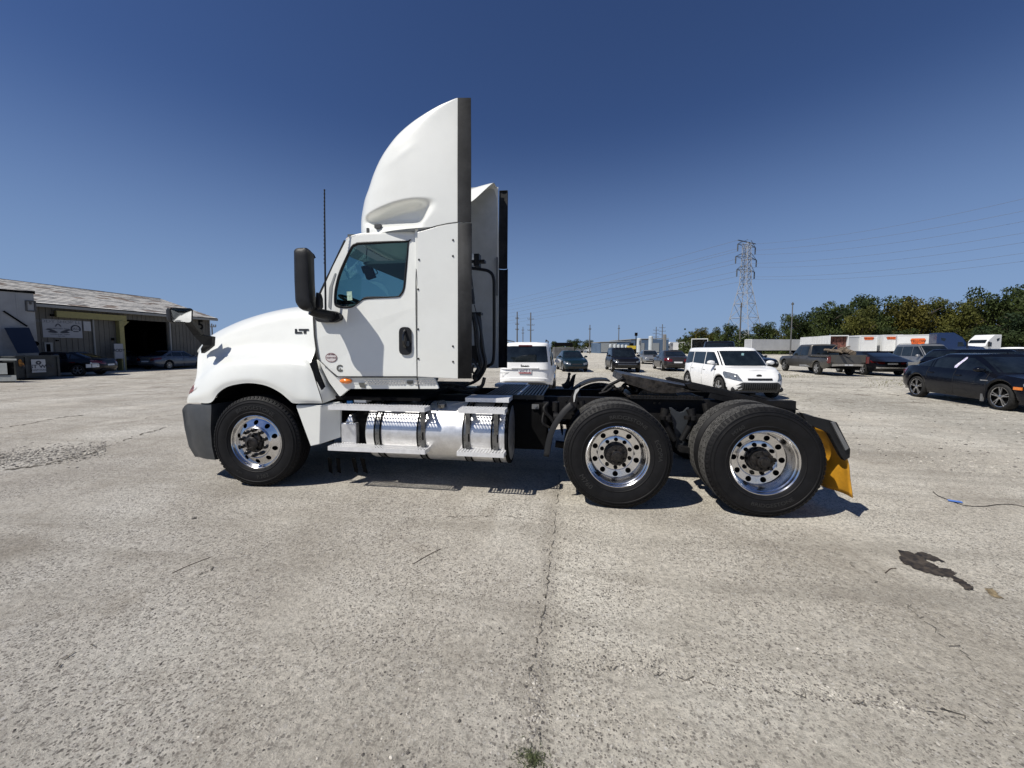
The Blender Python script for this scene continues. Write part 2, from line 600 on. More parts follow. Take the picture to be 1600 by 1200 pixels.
def make_wheel(kind, texts=(), ang=0.0):
    w = rim_mb(kind).build('wheel', ALU, None, smooth=True, angle=32)
    g = 0.28 if kind == 'front' else 0.275
    tyre = tyre_mb(g).build('tyre', RUBBER, w, smooth=True, angle=28)
    if kind == 'rear':
        tag(tread_mb(g).build('tread_blocks', TREADM, w), kind='stuff')
    tag(lug_mb(g).build('shoulder_lugs', RUBBER, w), kind='stuff')
    hub_mb(kind).build('hub', HUBM, w, smooth=True, angle=35)
    back = MB().lathe([(0.29, 0.10 if kind == 'front' else 0.20), (0.10, 0.10 if kind == 'front' else 0.20)], (0, 0, 0), (0, 1, 0), 32)
    back.build('brake_drum', WELL, w)
    h0 = 0.002 if kind == 'front' else 0.163
    nut = MB()
    if kind == 'front':
        nut.tube([(0, 0.004, 0), (0, -0.022, 0), (0, -0.026, 0), (0, -0.050, 0)], [0.0225, 0.0225, 0.017, 0.011], 8)
    else:
        nut.tube([(0, 0.004, 0), (0, -0.010, 0), (0, -0.014, 0), (0, -0.032, 0)], [0.0205, 0.0205, 0.013, 0.011], 8)
    n0 = nut.build('lug_nut', NUTM if kind == 'front' else WELL, w, smooth=True)
    for k in range(10):
        a = 2 * pi * (k + 0.5) / 10
        o = n0 if k == 0 else put('lug_nut', n0.data, w)
        o.location = (0.143 * cos(a), h0, 0.143 * sin(a))
    if texts:
        mb = MB()
        for t in texts:
            bend_text(mb, *t)
        mb.build('sidewall_lettering', LETR, w)
    w.rotation_euler = (0, ang, 0)
    return w
def place(w, x, y, flip=False):
    w.parent = truck
    w.location = Vector((x, y, R0)) - TC
    if flip:
        w.rotation_euler = (0, w.rotation_euler.y, pi)
XF, XM, XR = -3.50, 0.465, 1.79
wf = make_wheel('front', [('BRIDGESTONE', 0.395, radians(86), 0.062), ('R283', 0.395, radians(-78), 0.062, True), ('R283', 0.395, radians(-120), 0.03, True)])
place(wf, XF, DF + 0.01)
wf.rotation_euler = (0, 0, radians(4.5))
wm = make_wheel('rear', [('M760', 0.395, radians(-140), 0.066, True), ('ECOPIA', 0.395, radians(12), 0.055), ('BRIDGESTONE', 0.395, radians(75), 0.05)], 0.0)
place(wm, XM, DF)
wr = make_wheel('rear', [('BRIDGESTONE', 0.395, radians(-60), 0.05, True), ('M760', 0.395, radians(150), 0.05)], 0.35)
place(wr, XR, DF)
YB = 2 * CY - DF
for src, x, yy in ((wf, XF, YB - 0.01), (wm, XM, YB), (wr, XR, YB)):
    c = copy_tree(src)
    c.rotation_euler = (0, 0, 0)
    place(c, x, yy, True)
    c.rotation_euler = (0, 0, pi)
# inner duals: tyre on a plain dished rim, facing the other way
def make_inner():
    w = MB().lathe([(0.296, 0.055), (0.306, 0.032), (0.299, 0.022), (0.288, 0.045), (0.272, 0.08), (0.266, 0.22), (0.1, 0.24)], (0, 0, 0), (0, 1, 0), 48).build('wheel', ALU, None, smooth=True)
    tyre_mb(0.275).build('tyre', RUBBER, w, smooth=True, angle=28)
    tag(tread_mb(0.275, 3).build('tread_blocks', TREADM, w), kind='stuff')
    return w
wi = make_inner()
for k, (x, yy, fl) in enumerate(((XM, DF + 0.325, 0), (XR, DF + 0.325, 0), (XM, YB - 0.325, 1), (XR, YB - 0.325, 1))):
    c = wi if k == 0 else copy_tree(wi)
    c.rotation_euler = (0, 0, 0)
    place(c, x, yy, bool(fl))
    if fl: c.rotation_euler = (0, 0, pi)
ORG[0] = TC

# ---- hood and fenders ---------------------------------------------------
def row(xs, ys, y):
    yy = y if isinstance(y, (list, tuple)) else [y] * len(xs)
    return [U(a, b, c) for a, b, c in zip(xs, ys, yy)]
A = row((292, 306, 329, 341, 355, 375, 395, 417, 437, 451, 459, 480, 504),
        (629, 629, 629, 614, 604.5, 599.6, 598.8, 603, 613, 624.5, 630, 630, 630),
        (3.93, 3.86, 3.80, 3.79, 3.785, 3.78, 3.78, 3.78, 3.785, 3.79, 3.80, 3.81, 3.83))
B = row((293.5, 307, 324, 337, 352, 373, 395, 418, 439, 455, 465, 482, 501),
        (619, 617, 611, 602, 594, 589.5, 588.8, 592, 601, 610, 616, 619, 621),
        (3.93, 3.85, 3.80, 3.785, 3.78, 3.775, 3.775, 3.775, 3.78, 3.785, 3.79, 3.80, 3.825))
C = row((300, 312, 326, 341, 356, 375, 396, 417, 438, 453, 464, 478, 488),
        (606, 596, 586, 578, 572, 567.5, 565.5, 566, 567.5, 569, 571, 574, 579),
        (3.95, 3.90, 3.86, 3.84, 3.83, 3.825, 3.825, 3.825, 3.83, 3.83, 3.835, 3.845, 3.855))
Dd = row((306, 315, 328, 342, 358, 376, 396, 417, 438, 453, 464, 478, 486),
         (592, 584, 574, 567, 561.5, 558.5, 557, 557, 557.5, 558, 558.5, 560, 566),
         (3.99, 3.98, 3.95, 3.93, 3.92, 3.92, 3.92, 3.92, 3.92, 3.92, 3.92, 3.92, 3.90))
E_ = row((308.3, 315, 327, 342, 358, 376, 396, 417, 438, 453, 464, 480, 493),
         (576, 570, 561, 554, 549, 546, 544, 543, 543, 543, 543, 543, 545),
         (4.04, 4.05, 4.06, 4.07, 4.08, 4.08, 4.08, 4.08, 4.07, 4.05, 4.03, 4.00, 3.98))
Fd = row((308.6, 316, 328, 342, 358, 376, 396, 417, 438, 453, 464, 479, 491),
         (562, 553, 543, 536, 530, 525.5, 521, 517, 513.5, 511.5, 510, 508, 507),
         (4.12, 4.13, 4.14, 4.15, 4.16, 4.16, 4.16, 4.16, 4.15, 4.13, 4.11, 4.08, 4.05))
Gd = row((310, 317.5, 329, 343, 358, 376, 396, 417, 438, 452, 462, 477, 490),
         (553, 543, 533, 525, 517.5, 510, 503, 497, 492.5, 490, 488.5, 487, 490),
         (4.2, 4.21, 4.22, 4.23, 4.24, 4.24, 4.24, 4.24, 4.23, 4.21, 4.20, 4.18, 4.16))
Hd = row((312, 320.5, 331.5, 344, 358, 376, 396, 417, 437, 450, 460, 474, 488),
         (547, 535.5, 524.5, 516.5, 509.5, 501.5, 494.5, 488.5, 484, 481.5, 480, 479.5, 486),
         4.5)
Id = [Vector((p.x - 0.10, CY, p.z + 0.015)) for p in Hd]
rows = [A, B, C, Dd, E_, Fd, Gd, Hd, Id]
rows2 = []
for i, r in enumerate(rows):
    p = r[0]
    ky = [p + Vector((-0.18, (CY - p.y), 0)), p + Vector((-0.13, (CY - p.y) * 0.55, 0.0)), p + Vector((-0.06, (CY - p.y) * 0.2, 0))]
    if i == 8:
        ky = [p + Vector((-0.05, 0, -0.012)), p + Vector((-0.035, 0, -0.006)), p + Vector((-0.015, 0, -0.002))]
    rows2.append(ky + r)
hood_grid = net(rows2, 5, 5)
hd = MB().grid(hood_grid)
hd.mirror(CY)
hood = hd.build('hood', WHITE, truck, smooth=True, angle=60)
# rolled lip and liner of the wheel arch
for side in (0, 1):
    lip = MB(); ln = MB()
    arch = spline(A, 6)
    arch = [p for p in arch if p.x > A[2].x - 0.05 and p.x < A[11].x]
    r0 = [p + Vector((0, 0.002, 0.0)) for p in arch]
    r1 = [p + Vector((0, 0.03, 0.012)) for p in arch]
    r2 = [p + Vector((0, 0.50, 0.045)) for p in arch]
    lip.grid([r0, r1])
    ln.grid([r1, r2])
    ln.grid([r2, [Vector((p.x, p.y, 0.42)) for p in r2]])
    if side:
        for q in (lip, ln):
            q.v = [Vector((p.x, 2 * CY - p.y, p.z)) for p in q.v]
    ln.build('wheel_arch_liner', DARK, truck, smooth=True)
# headlights
for side in (0, 1):
    def hp(px, py, y):
        p = U(px, py, y)
        return Vector((p.x, 2 * CY - p.y, p.z)) if side else p
    o = [(313.2, 592.5, 3.93), (313, 599, 3.895), (306, 607, 3.875), (299, 613.5, 3.885), (295, 615.5, 3.90), (296.3, 611, 3.90), (301, 603, 3.915), (307.5, 596.5, 3.93)]
    hl = MB()
    a = [hp(*q) for q in o]
    b = [hp(q[0], q[1], q[2] + 0.06) for q in o]
    hl.add(a + b, [tuple(range(8))] + [(i, (i + 1) % 8, 8 + (i + 1) % 8, 8 + i) for i in range(8)])
    hl.build('headlight', mat('headlight_amber_clear', (0.42, 0.16, 0.10), 0.12, 0.3, 0.5, 20, coat=1.0), truck)
# bumper
bp = MB()
br = [row((288, 292, 306, 330), (640.5, 631.5, 631.5, 631.5), (3.98, 3.95, 3.87, 3.82)),
      row((288, 290, 303, 330), (641, 640, 641, 641), (3.96, 3.94, 3.84, 3.80)),
      row((291, 295, 306, 329), (668, 668, 669, 670), (3.98, 3.92, 3.84, 3.80)),
      row((297.5, 301, 311, 331), (696, 697, 699, 697), (4.0, 3.92, 3.85, 3.81)),
      row((307, 311, 321, 336), (712, 714, 717, 718.5), (4.02, 3.95, 3.88, 3.84))]
br = [[r[0] + Vector((-0.20, CY - r[0].y, 0)), r[0] + Vector((-0.16, (CY - r[0].y) * .5, 0))] + r for r in br]
br.append([p + Vector((0.05, 0.10 if p.y < CY - .3 else 0, -0.0)) for p in br[-1]])
bp.grid([spline(r, 3) for r in br])
e = [Vector(r[-1]) for r in br]
bp.grid([e, [p + Vector((0.02, 0.3, 0)) for p in e]])
bp.mirror(CY)
bp.build('bumper', GREYP, truck, smooth=True, angle=30)
gb = MB().box(U(300, 600, 3.95).x, U(336, 600, 3.95).x, 4.05, 2 * CY - 4.05, 0.55, 0.95)
gb.build('radiator_block', DARK, truck)

# ---- pieces between the fender and the cab --------------------------------
m_ = MB()
fe = [(487, 566, 3.885), (490, 578, 3.855), (496, 600, 3.84), (505, 630, 3.83)]
fi = [(497.5, 561, 3.93), (505, 576, 3.955), (517, 600, 3.975), (530, 621, 3.985)]
m_.grid([[U(*a) for a in fe], [U(*a) for a in fi]])
m_.build('fender_return', WHITE, truck, smooth=True, solid=0.008)
v_ = MB().poly([U(*q) for q in ((484.5, 568, 3.845), (495, 562, 3.885), (499, 580, 3.90), (508.5, 604, 3.90), (504, 611, 3.865), (494, 592, 3.835))], vec=(0, -0.012, 0))
v_.build('air_vent', BLACKP, truck)
q_ = MB().poly(roundpoly([U(px, py, 3.90) for px, py in ((498, 560.5), (526, 588.5), (549, 590), (678.5, 590), (686, 607.5), (546, 607.5), (531, 620), (514, 597), (503, 575))], 0.02, 3), vec=(0, 0.03, 0))
q_.build('cab_sill', WHITE, truck, bevel=0.004)
sk = MB()
sk.poly([U(*q) for q in ((462.6, 635, 3.83), (501, 635, 3.83), (499, 694, 3.83), (485.5, 697, 3.83))], vec=(0, 0.03, 0))
sk.poly([U(*q) for q in ((501, 635, 3.83), (532, 629, 3.96), (532, 683, 3.96), (499, 694, 3.83))], vec=(0, 0.03, 0))
sk.poly([U(*q) for q in ((462.6, 635, 3.83), (501, 635, 3.83), (532, 629, 3.96), (470, 629, 3.96))], vec=(0, 0.0, 0.01))
sk.build('fender_skirt', WHITE, truck, bevel=0.006)

# ---- cab --------------------------------------------------------------------
door_out = [(490.5, 489), (500.5, 461), (520, 417), (541, 375), (546, 371.2), (556, 368.3), (570, 366.3), (649.5, 364), (651, 366), (649.2, 440), (649.2, 480), (651, 588), (528, 588), (511, 574.5), (498.5, 561.5), (492.5, 530)]
win = [(527, 479.2), (522.8, 474.8), (522.6, 460), (524.6, 446), (530, 426), (541, 401), (549.5, 384.6), (556, 380.6), (566, 378.6), (636.4, 376.3), (638.8, 379.3), (634.2, 435), (632, 452), (627, 461), (619, 464.4), (573, 467), (562.5, 472), (553, 479), (546.5, 480.8), (536, 481)]
wino = [UC(*q) for q in win]
def grow(pts, k):
    c = sum(pts, Vector((0, 0, 0))) / len(pts)
    return [p + (p - c).normalized() * k for p in pts]
HW = 2 * CY
for side in (0, 1):
    def mm(mb):
        if side:
            mb.v = [Vector((p.x, HW - p.y, p.z)) for p in mb.v]
        return mb
    hole = spline(wino, 3, True)
    # the side wall is cut in two pieces at the belt line so that it can lean in
    dm = MB()
    outl = [UC(*q) for q in door_out]
    dm.poly(outl, [hole[::-1]], vec=(0, 0.05, 0))
    dr = mm(dm).build('door', WHITE, truck, bevel=0.006)
    # moulded ring round the glass
    sl_ = MB()
    o1 = grow(hole, 0.004); o2 = [p + Vector((0, -0.012, 0)) for p in grow(hole, -0.008)]; o3 = [p + Vector((0, 0.008, 0)) for p in grow(hole, -0.026)]
    sl_.grid([o + [o[0]] for o in ([p + Vector((0, -0.004, 0)) for p in o1], o2, o3)])
    mm(sl_).build('window_seal', BLACKP, dr, smooth=True)
    gm = MB().poly([p + Vector((0, 0.006, 0)) for p in grow(hole, -0.015)])
    mm(gm).build('window_glass', glass('cab_glass', (0.46, 0.66, 0.66), 0.93), dr)
    # seam all round the door, recessed dark
    seam = MB()
    def ribbon(px, w, off):
        pts = [UC(*q, off) for q in px]
        L, Rr = [], []
        for i, p in enumerate(pts):
            d = (pts[min(i + 1, len(pts) - 1)] - pts[max(i - 1, 0)])
            d = Vector((d.x, 0, d.z)).normalized()
            nn = Vector((-d.z, 0, d.x)) * w / 2
            L.append(p + nn); Rr.append(p - nn)
        seam.grid([L, Rr])
    ribbon([(651.6, 366), (650, 440), (650, 500), (651.8, 588)], 0.008, -0.004)
    ribbon([(497, 561), (526, 588.6), (651, 588.8)], 0.009, -0.005)
    ribbon([(489.5, 489), (491.5, 524), (495, 552), (497.5, 562)], 0.022, -0.012)
    mm(seam).build('door_seam', SEAM, dr)
    # crease in front of the glass, its shade put in as a grey strip
    vs_ = MB().poly(roundpoly([UC(px, py, -0.002) for px, py in ((523, 427), (525.5, 426.5), (519.5, 447), (517, 484), (513, 480), (514.5, 450))], 0.012, 3), vec=(0, -0.003, 0))
    mm(vs_).build('door_crease_shade', mat('crease_shade_grey', (0.24, 0.25, 0.25), 0.4), dr)
    # handle
    hb = MB().poly(roundpoly([UC(px, py, 0.003) for px, py in ((624, 511), (643, 511), (643.6, 554.5), (624.4, 554.5))], 0.06, 6), vec=(0, -0.014, 0))
    h_ = mm(hb).build('door_handle', BLACKP, dr, bevel=0.005)
    hg = MB()
    pa, pb, pc_, pd_ = UC(633, 516, -0.008), UC(630.5, 523, -0.045), UC(630.5, 536, -0.045), UC(634, 543, -0.008)
    hg.tube([pa, pb, pc_, pd_], 0.013, 8, sp=4)
    hg.box(UC(636, 530).x, UC(641, 530).x, 3.845, 3.853, UC(636, 541).z, UC(636, 533).z)
    mm(hg).build('handle_grip', mat('gloss_black', (0.012, 0.012, 0.013), 0.2, coat=0.5), h_, smooth=True)
# badges and stickers on the near side
bd = MB()
def logo(pxs):
    bd.poly([UC(px, py, -0.003) for px, py in pxs], vec=(0, -0.006, 0))
yh = 4.11
def ul(px, py): return U(px, py, yh - 0.0)
lg = MB()
from mathutils.bvhtree import BVHTree
_bvh = BVHTree.FromPolygons([tuple(p) for p in hd.v], hd.f)
def hit(px, py, off):
    d = ray(px, py).normalized()
    h_ = _bvh.ray_cast(CAM, d)[0]
    return (h_ if h_ is not None else U(px, py, 4.05)) - d * off
def pl(mb, pts, y, th=0.01): mb.poly([hit(px, py, 0.006 + th) for px, py in pts], vec=ray(470, 517).normalized() * 0.02)
pl(lg, ((460.6, 513.8), (463.4, 513.8), (463.4, 518.4), (471.5, 518.4), (471.5, 521), (460.6, 521)), 4.075)
pl(lg, ((466.5, 513.8), (482, 513.8), (482, 516.2), (466.5, 516.2)), 4.075)
pl(lg, ((474.2, 516.2), (477.8, 516.2), (477.8, 521), (474.2, 521)), 4.075)
lg.build('badge', BLACKP, hood)
st = MB(); st2 = MB()
def disc(mb, px, py, rx, rz, off, n=24):
    c = UC(px, py, off)
    mb.poly([c + Vector((rx * cos(2 * pi * k / n), 0, rz * sin(2 * pi * k / n))) for k in range(n)])
disc(st, 517.4, 558.8, 0.069, 0.052, -0.0015)
stk = st.build('door_sticker', mat('sticker_ring', (0.22, 0.12, 0.12), 0.5), truck)
disc(st2, 517.4, 558.8, 0.061, 0.044, -0.0025)
st2.build('sticker_face', mat('sticker_face', (0.62, 0.58, 0.57), 0.5), stk)
s3 = MB()
text_on(s3, 'CERTIFIED', UC(517.4, 554, -0.0035), (1, 0, 0), (0, 0, 1), 0.019)
text_on(s3, 'CLEAN IDLE', UC(517.4, 559, -0.0035), (1, 0, 0), (0, 0, 1), 0.021)
text_on(s3, '- -', UC(517.4, 564, -0.0035), (1, 0, 0), (0, 0, 1), 0.018)
s3.build('sticker_lettering', mat('sticker_print', (0.16, 0.05, 0.06), 0.5), stk)
s4 = MB()
text_on(s4, 'C', UC(530.4, 576, -0.003), (1, 0, 0), (0, 0, 1), 0.10, 0.001, 1.0, 0.004)
text_on(s4, 'A', UC(531.5, 577, -0.004), (1, 0, 0), (0, 0, 1), 0.045)
s4.build('small_emblem', mat('emblem_dark', (0.10, 0.10, 0.09), 0.5), truck)
# roof, back wall, floor, interior of the cab
roof_l = [UC(*q) for q in ((541, 375), (546, 371), (556, 368), (570, 366.2), (610, 365), (650, 363.8))]
rr = []
for t in (0, .04, .1, .25, .5):
    rr.append([Vector((p.x - (0.10 * sin(pi * t)), p.y + (HW - 2 * p.y) * t, p.z + 0.07 * min(1, t * 8) ** 0.6)) for p in roof_l])
rf = MB().grid(rr).mirror(CY)
rf.build('roof_panel', WHITE, truck, smooth=True, solid=0.02)
XB = UC(651, 500).x
bw = MB().box(XB - 0.02, XB + 0.02, 3.92, HW - 3.92, 1.22, UC(650, 364).z + 0.04)
bw.build('back_wall', WHITE, truck, bevel=0.01)
fl_ = MB().box(UC(498, 560).x, XB, 3.95, HW - 3.95, 1.0, 1.04)
fl_.build('cab_floor', DARK, truck)
fwl = MB()
fwl.poly([UC(492, 500, 0.06), UC(501, 462, 0.06), UC(501, 462, 0.06) + Vector((0, HW - 2 * UC(501, 462, 0.06).y, 0)), UC(492, 500, 0.06) + Vector((0, HW - 2 * UC(492, 500, 0.06).y, 0))])
p1_, p2_ = UC(492, 500, 0.06), UC(499, 588, 0.06)
fwl.add([p1_, p2_, Vector((p2_.x, HW - p2_.y, p2_.z)), Vector((p1_.x, HW - p1_.y, p1_.z))], [(0, 1, 2, 3)])
fwl.build('cowl_panel', DARK, truck)
# windshield and its black pillar strip
wb, wt = UC(500.0, 461), UC(540.5, 375.5)
strip = MB()
strip.bar(wb + Vector((-0.012, 0.02, 0)), wt + Vector((-0.012, 0.02, 0)), 0.035, 0.03)
strip.mirror(CY)
strip.build('pillar_strip', BLACKP, truck)
wsr = []
for t in (0, .06, .16, .3, .5):
    bx = -0.26 * sin(pi * t)
    a = Vector((wb.x + bx - 0.015, wb.y + 0.03 + (HW - 2 * wb.y - 0.06) * t, wb.z - 0.02))
    b = Vector((wt.x + bx * 0.55 - 0.015, wt.y + 0.03 + (HW - 2 * wt.y - 0.06) * t, wt.z))
    wsr.append([a, (a + b) / 2, b])
MB().grid(wsr).mirror(CY).build('windshield', glass('cab_glass', (0.40, 0.68, 0.70), 0.86), truck, smooth=True)
inn = mat('cab_interior_grey', (0.07, 0.08, 0.085), 0.7)
dash = MB().box(wb.x - 0.1, wb.x + 0.42, 3.97, HW - 3.97, 1.2, wb.z - 0.09)
dash.build('dashboard', inn, truck, bevel=0.04)
se = MB()
for yy in (4.28, 5.35):
    se.box(-2.15, -1.68, yy, yy + 0.5, 1.15, 1.55)
    se.obox((-1.72, yy + 0.25, 1.85), (0.055, 0, 0.01), (0, 0.24, 0), (-0.05, 0, 0.36))
    se.obox((-1.79, yy + 0.25, 2.30), (0.04, 0, 0.01), (0, 0.13, 0), (-0.01, 0, 0.09))
se.build('cab_seats', mat('seat_cloth', (0.16, 0.19, 0.20), 0.85), truck, bevel=0.03)
hl_ = MB().box(UC(548, 380).x + 0.1, XB, 4.02, HW - 4.02, 2.50, 2.53)
hl_.build('headliner', inn, truck)
MB().poly([U(px, py, 5.80) for px, py in ((543, 395), (548, 402), (634, 434), (648, 438), (648, 366), (543, 366))], vec=(0, 0.1, 0)).build('windshield_header', inn, truck)  # dark panel added to stand for the roof header above the windshield
sw = MB()
swc, swa = U(560, 474, 4.30), Vector((0.42, 0, 0.9)).normalized()
e1 = swa.cross(Vector((0, 1, 0))).normalized(); e2 = Vector((0, 1, 0))
ring = [swc + (e1 * cos(2 * pi * k / 24) + e2 * sin(2 * pi * k / 24)) * 0.22 for k in range(25)]
sw.tube(ring, 0.016, 6)
for k in (0, 8, 16):
    sw.bar(swc, ring[k], 0.03, 0.015)
sw.tube([swc, swc - swa * 0.5], 0.03, 6)
sw.build('steering_wheel', DARK, truck, smooth=True)
dc = MB()
a = U(577, 425, 4.85)
dc.obox(a, (0.055, 0, 0.015), (0, 0.03, 0), (-0.03, 0, 0.085))
dc.obox(U(569, 422, 4.85), (0.02, 0, 0), (0, 0.02, 0), (-0.015, 0, 0.045))
dc.tube([U(578, 415, 4.85), U(584, 417, 4.85), U(590, 426, 4.85), U(586, 428, 4.85), U(581, 422, 4.85)], 0.006, 5, sp=4)
dc.tube([U(576, 416, 4.85), U(572, 405, 4.85), U(574, 384, 4.85)], 0.006, 5)
dc.build('dash_camera', DARK, truck)
ws_ = MB().poly([UC(px, py, 0.004) for px, py in ((541.8, 455.8), (549.6, 455.2), (550.6, 469), (543, 469.6))], vec=(0, -0.0015, 0))
ws_.build('window_sticker', mat('sticker_green', (0.45, 0.60, 0.48), 0.6, col2=(0.2, 0.3, 0.24), vscale=60), truck)
# side marker lamp, roof marker, sill plates
al = MB()
ac = U(540, 595.5, 3.885)
al.lathe([(0.0, -0.03), (0.5, -0.027), (0.85, -0.015), (1, 0.005)], (0, 0, 0), (0, 1, 0), 24)
al.v = [Vector((p.x * 0.074 + ac.x, p.y + ac.y, p.z * 0.031 + ac.z)) for p in al.v]
al.build('marker_lamp', AMBER, truck, smooth=True)
rm = MB()
for t in (0.08, 0.3, 0.5, 0.7, 0.92):
    c = UC(542, 372, 0) + Vector((-0.02 - .06 * sin(pi * t), (HW - 2 * 3.95) * t, 0.115 if 0.1 < t < 0.9 else 0.03))
    rm.obox(c, (0.045, 0, 0.01), (0, 0.05, 0), (0, 0, 0.02))
    rm.build('roof_marker', AMBER, truck, bevel=0.008)
    rm = MB()
plt = MB()
for k in range(24):
    for j in range(3):
        px = 571 + k * 4.6 + (j % 2) * 2.3
        if 634 < px < 648: continue
        c = U(px, 594.5 + j * 2.6, 3.893)
        plt.obox(c, (0.010, 0, 0.0025), (0, 0.003, 0), (0, 0, 0.0035))
tag(plt.build('tread_plate_studs', CHROME, truck), kind='stuff')
pk = MB().poly([U(px, py, 3.895) for px, py in ((636, 594.5), (645.5, 594.5), (645.5, 599), (641, 601), (636, 599))], vec=(0, -0.004, 0))
pk.poly([U(px, py, 3.895) for px, py in ((560.5, 598), (570, 598), (571, 606.5), (563, 605))], vec=(0, -0.004, 0))
pk.build('sill_sticker', mat('sticker_dark', (0.09, 0.09, 0.08), 0.5), truck)
sm = MB()
sm.bar(U(651.6, 589.5, 3.895), U(654.5, 608, 3.895), 0.008)
sm.build('sill_seam', SEAM, truck)

# ---- roof fairing -------------------------------------------------------------
sil = [(566.5, 365.5), (564.6, 358), (564.2, 345), (565, 332), (567, 319), (570, 304.5), (575.5, 289), (583.5, 265), (593.5, 242.5), (605.5, 223), (619.5, 205), (638.5, 188), (659, 174.3), (679.5, 163.4), (697, 156.6), (709, 152.6), (713.5, 151.6)]
XRF = U(716, 350, 3.86).x
sil = [(p.x, p.y) for p in spline([Vector((a, b, 0)) for a, b in sil], 7)]
levels = []
NU = 150
def ring_at(z, L, w, n):
    raw = []
    for i in range(241):
        th = pi * i / 240
        c, s_ = cos(th), sin(th)
        raw.append(Vector((XRF - L * abs(s_) ** (2 / n), CY - w * (abs(c) ** (2 / n)) * (1 if c > 0 else -1), z)))
    acc = [0.0]
    for a, b in zip(raw, raw[1:]):
        acc.append(acc[-1] + (b - a).length)
    out = []; j = 0
    for i in range(NU + 1):
        t = acc[-1] * i / NU
        while j < 239 and acc[j + 1] < t: j += 1
        f = (t - acc[j]) / max(1e-9, acc[j + 1] - acc[j])
        out.append(raw[j].lerp(raw[j + 1], max(0.0, min(1.0, f))))
    return out
def sag(p):
    k = sstep((p.z - 3.70) / 0.40)
    q = sstep((0.86 - abs(p.y - CY) / 1.078) / 0.30)
    return Vector((p.x - 0.30 * q * k, p.y, p.z - 0.38 * q * k))
for (px, py) in sil:
    yt = 4.1
    t_ = sstep((365 - py) / 215)
    w = 1.125 - 0.05 * t_
    n = 3.0 + 3.5 * t_ ** 1.5
    for _ in range(4):
        z = U(px, py, yt).z
        lo, hi = 0.0, 2.5
        for _2 in range(12):
            L = (lo + hi) / 2
            R_ = [(PR(p)[0], p.y) for p in ring_at(z, L, w, n)[:NU // 2 + 1]]
            mpx, my = min(R_)
            if mpx < px: hi = L
            else: lo = L
        yt = min(my, 4.14 - 0.245 * t_)
    levels.append((z, L, w, n))
# below the nose the fairing sits on the cab roof, whose line rises to the rear
frows = []
for (z, L, w, n) in levels:
    frows.append(ring_at(z, L, w, n))
zt = [l[0] for l in levels]
def dent(p):
    if p.y > CY: 
        q = Vector((p.x, HW - p.y, p.z)); sg = -1
    else:
        q = p; sg = 1
    px, py = PR(q)
    t = max(0.0, min(1.0, (px - 567) / 92))
    ytop = 339 - 31 * sin(t * pi / 2) ** 0.8
    ybot = 361 - 3 * t - 26 * sstep((px - 648) / 32)
    d = sstep((py - ytop) / 13) * sstep((ybot - py) / 22) * sstep((px - 566) / 14) * sstep((684 - px) / 44)
    r = Vector(p)
    r.y += sg * 0.15 * d
    # soft raised line on the upper side
    a = Vector((px - 596, py - 266)); b = Vector((0.78, -0.62))
    s = a.dot(b); h = a.cross(b) if False else (a.x * b.y - a.y * b.x)
    if -5 < s < 80:
        r.y -= sg * 0.0028 * math.exp(-(h / 5.0) ** 2) * sstep((s + 5) / 25) * sstep((80 - s) / 40)
    return r
low = [[Vector((p.x, p.y, levels[0][0] - 0.05)) for p in frows[0]]]
frows = [[sag(dent(p)) for p in r] for r in frows]
FRO = MB().grid(low + frows)
fair = FRO.build('roof_fairing', WHITE, truck, smooth=True, angle=50)
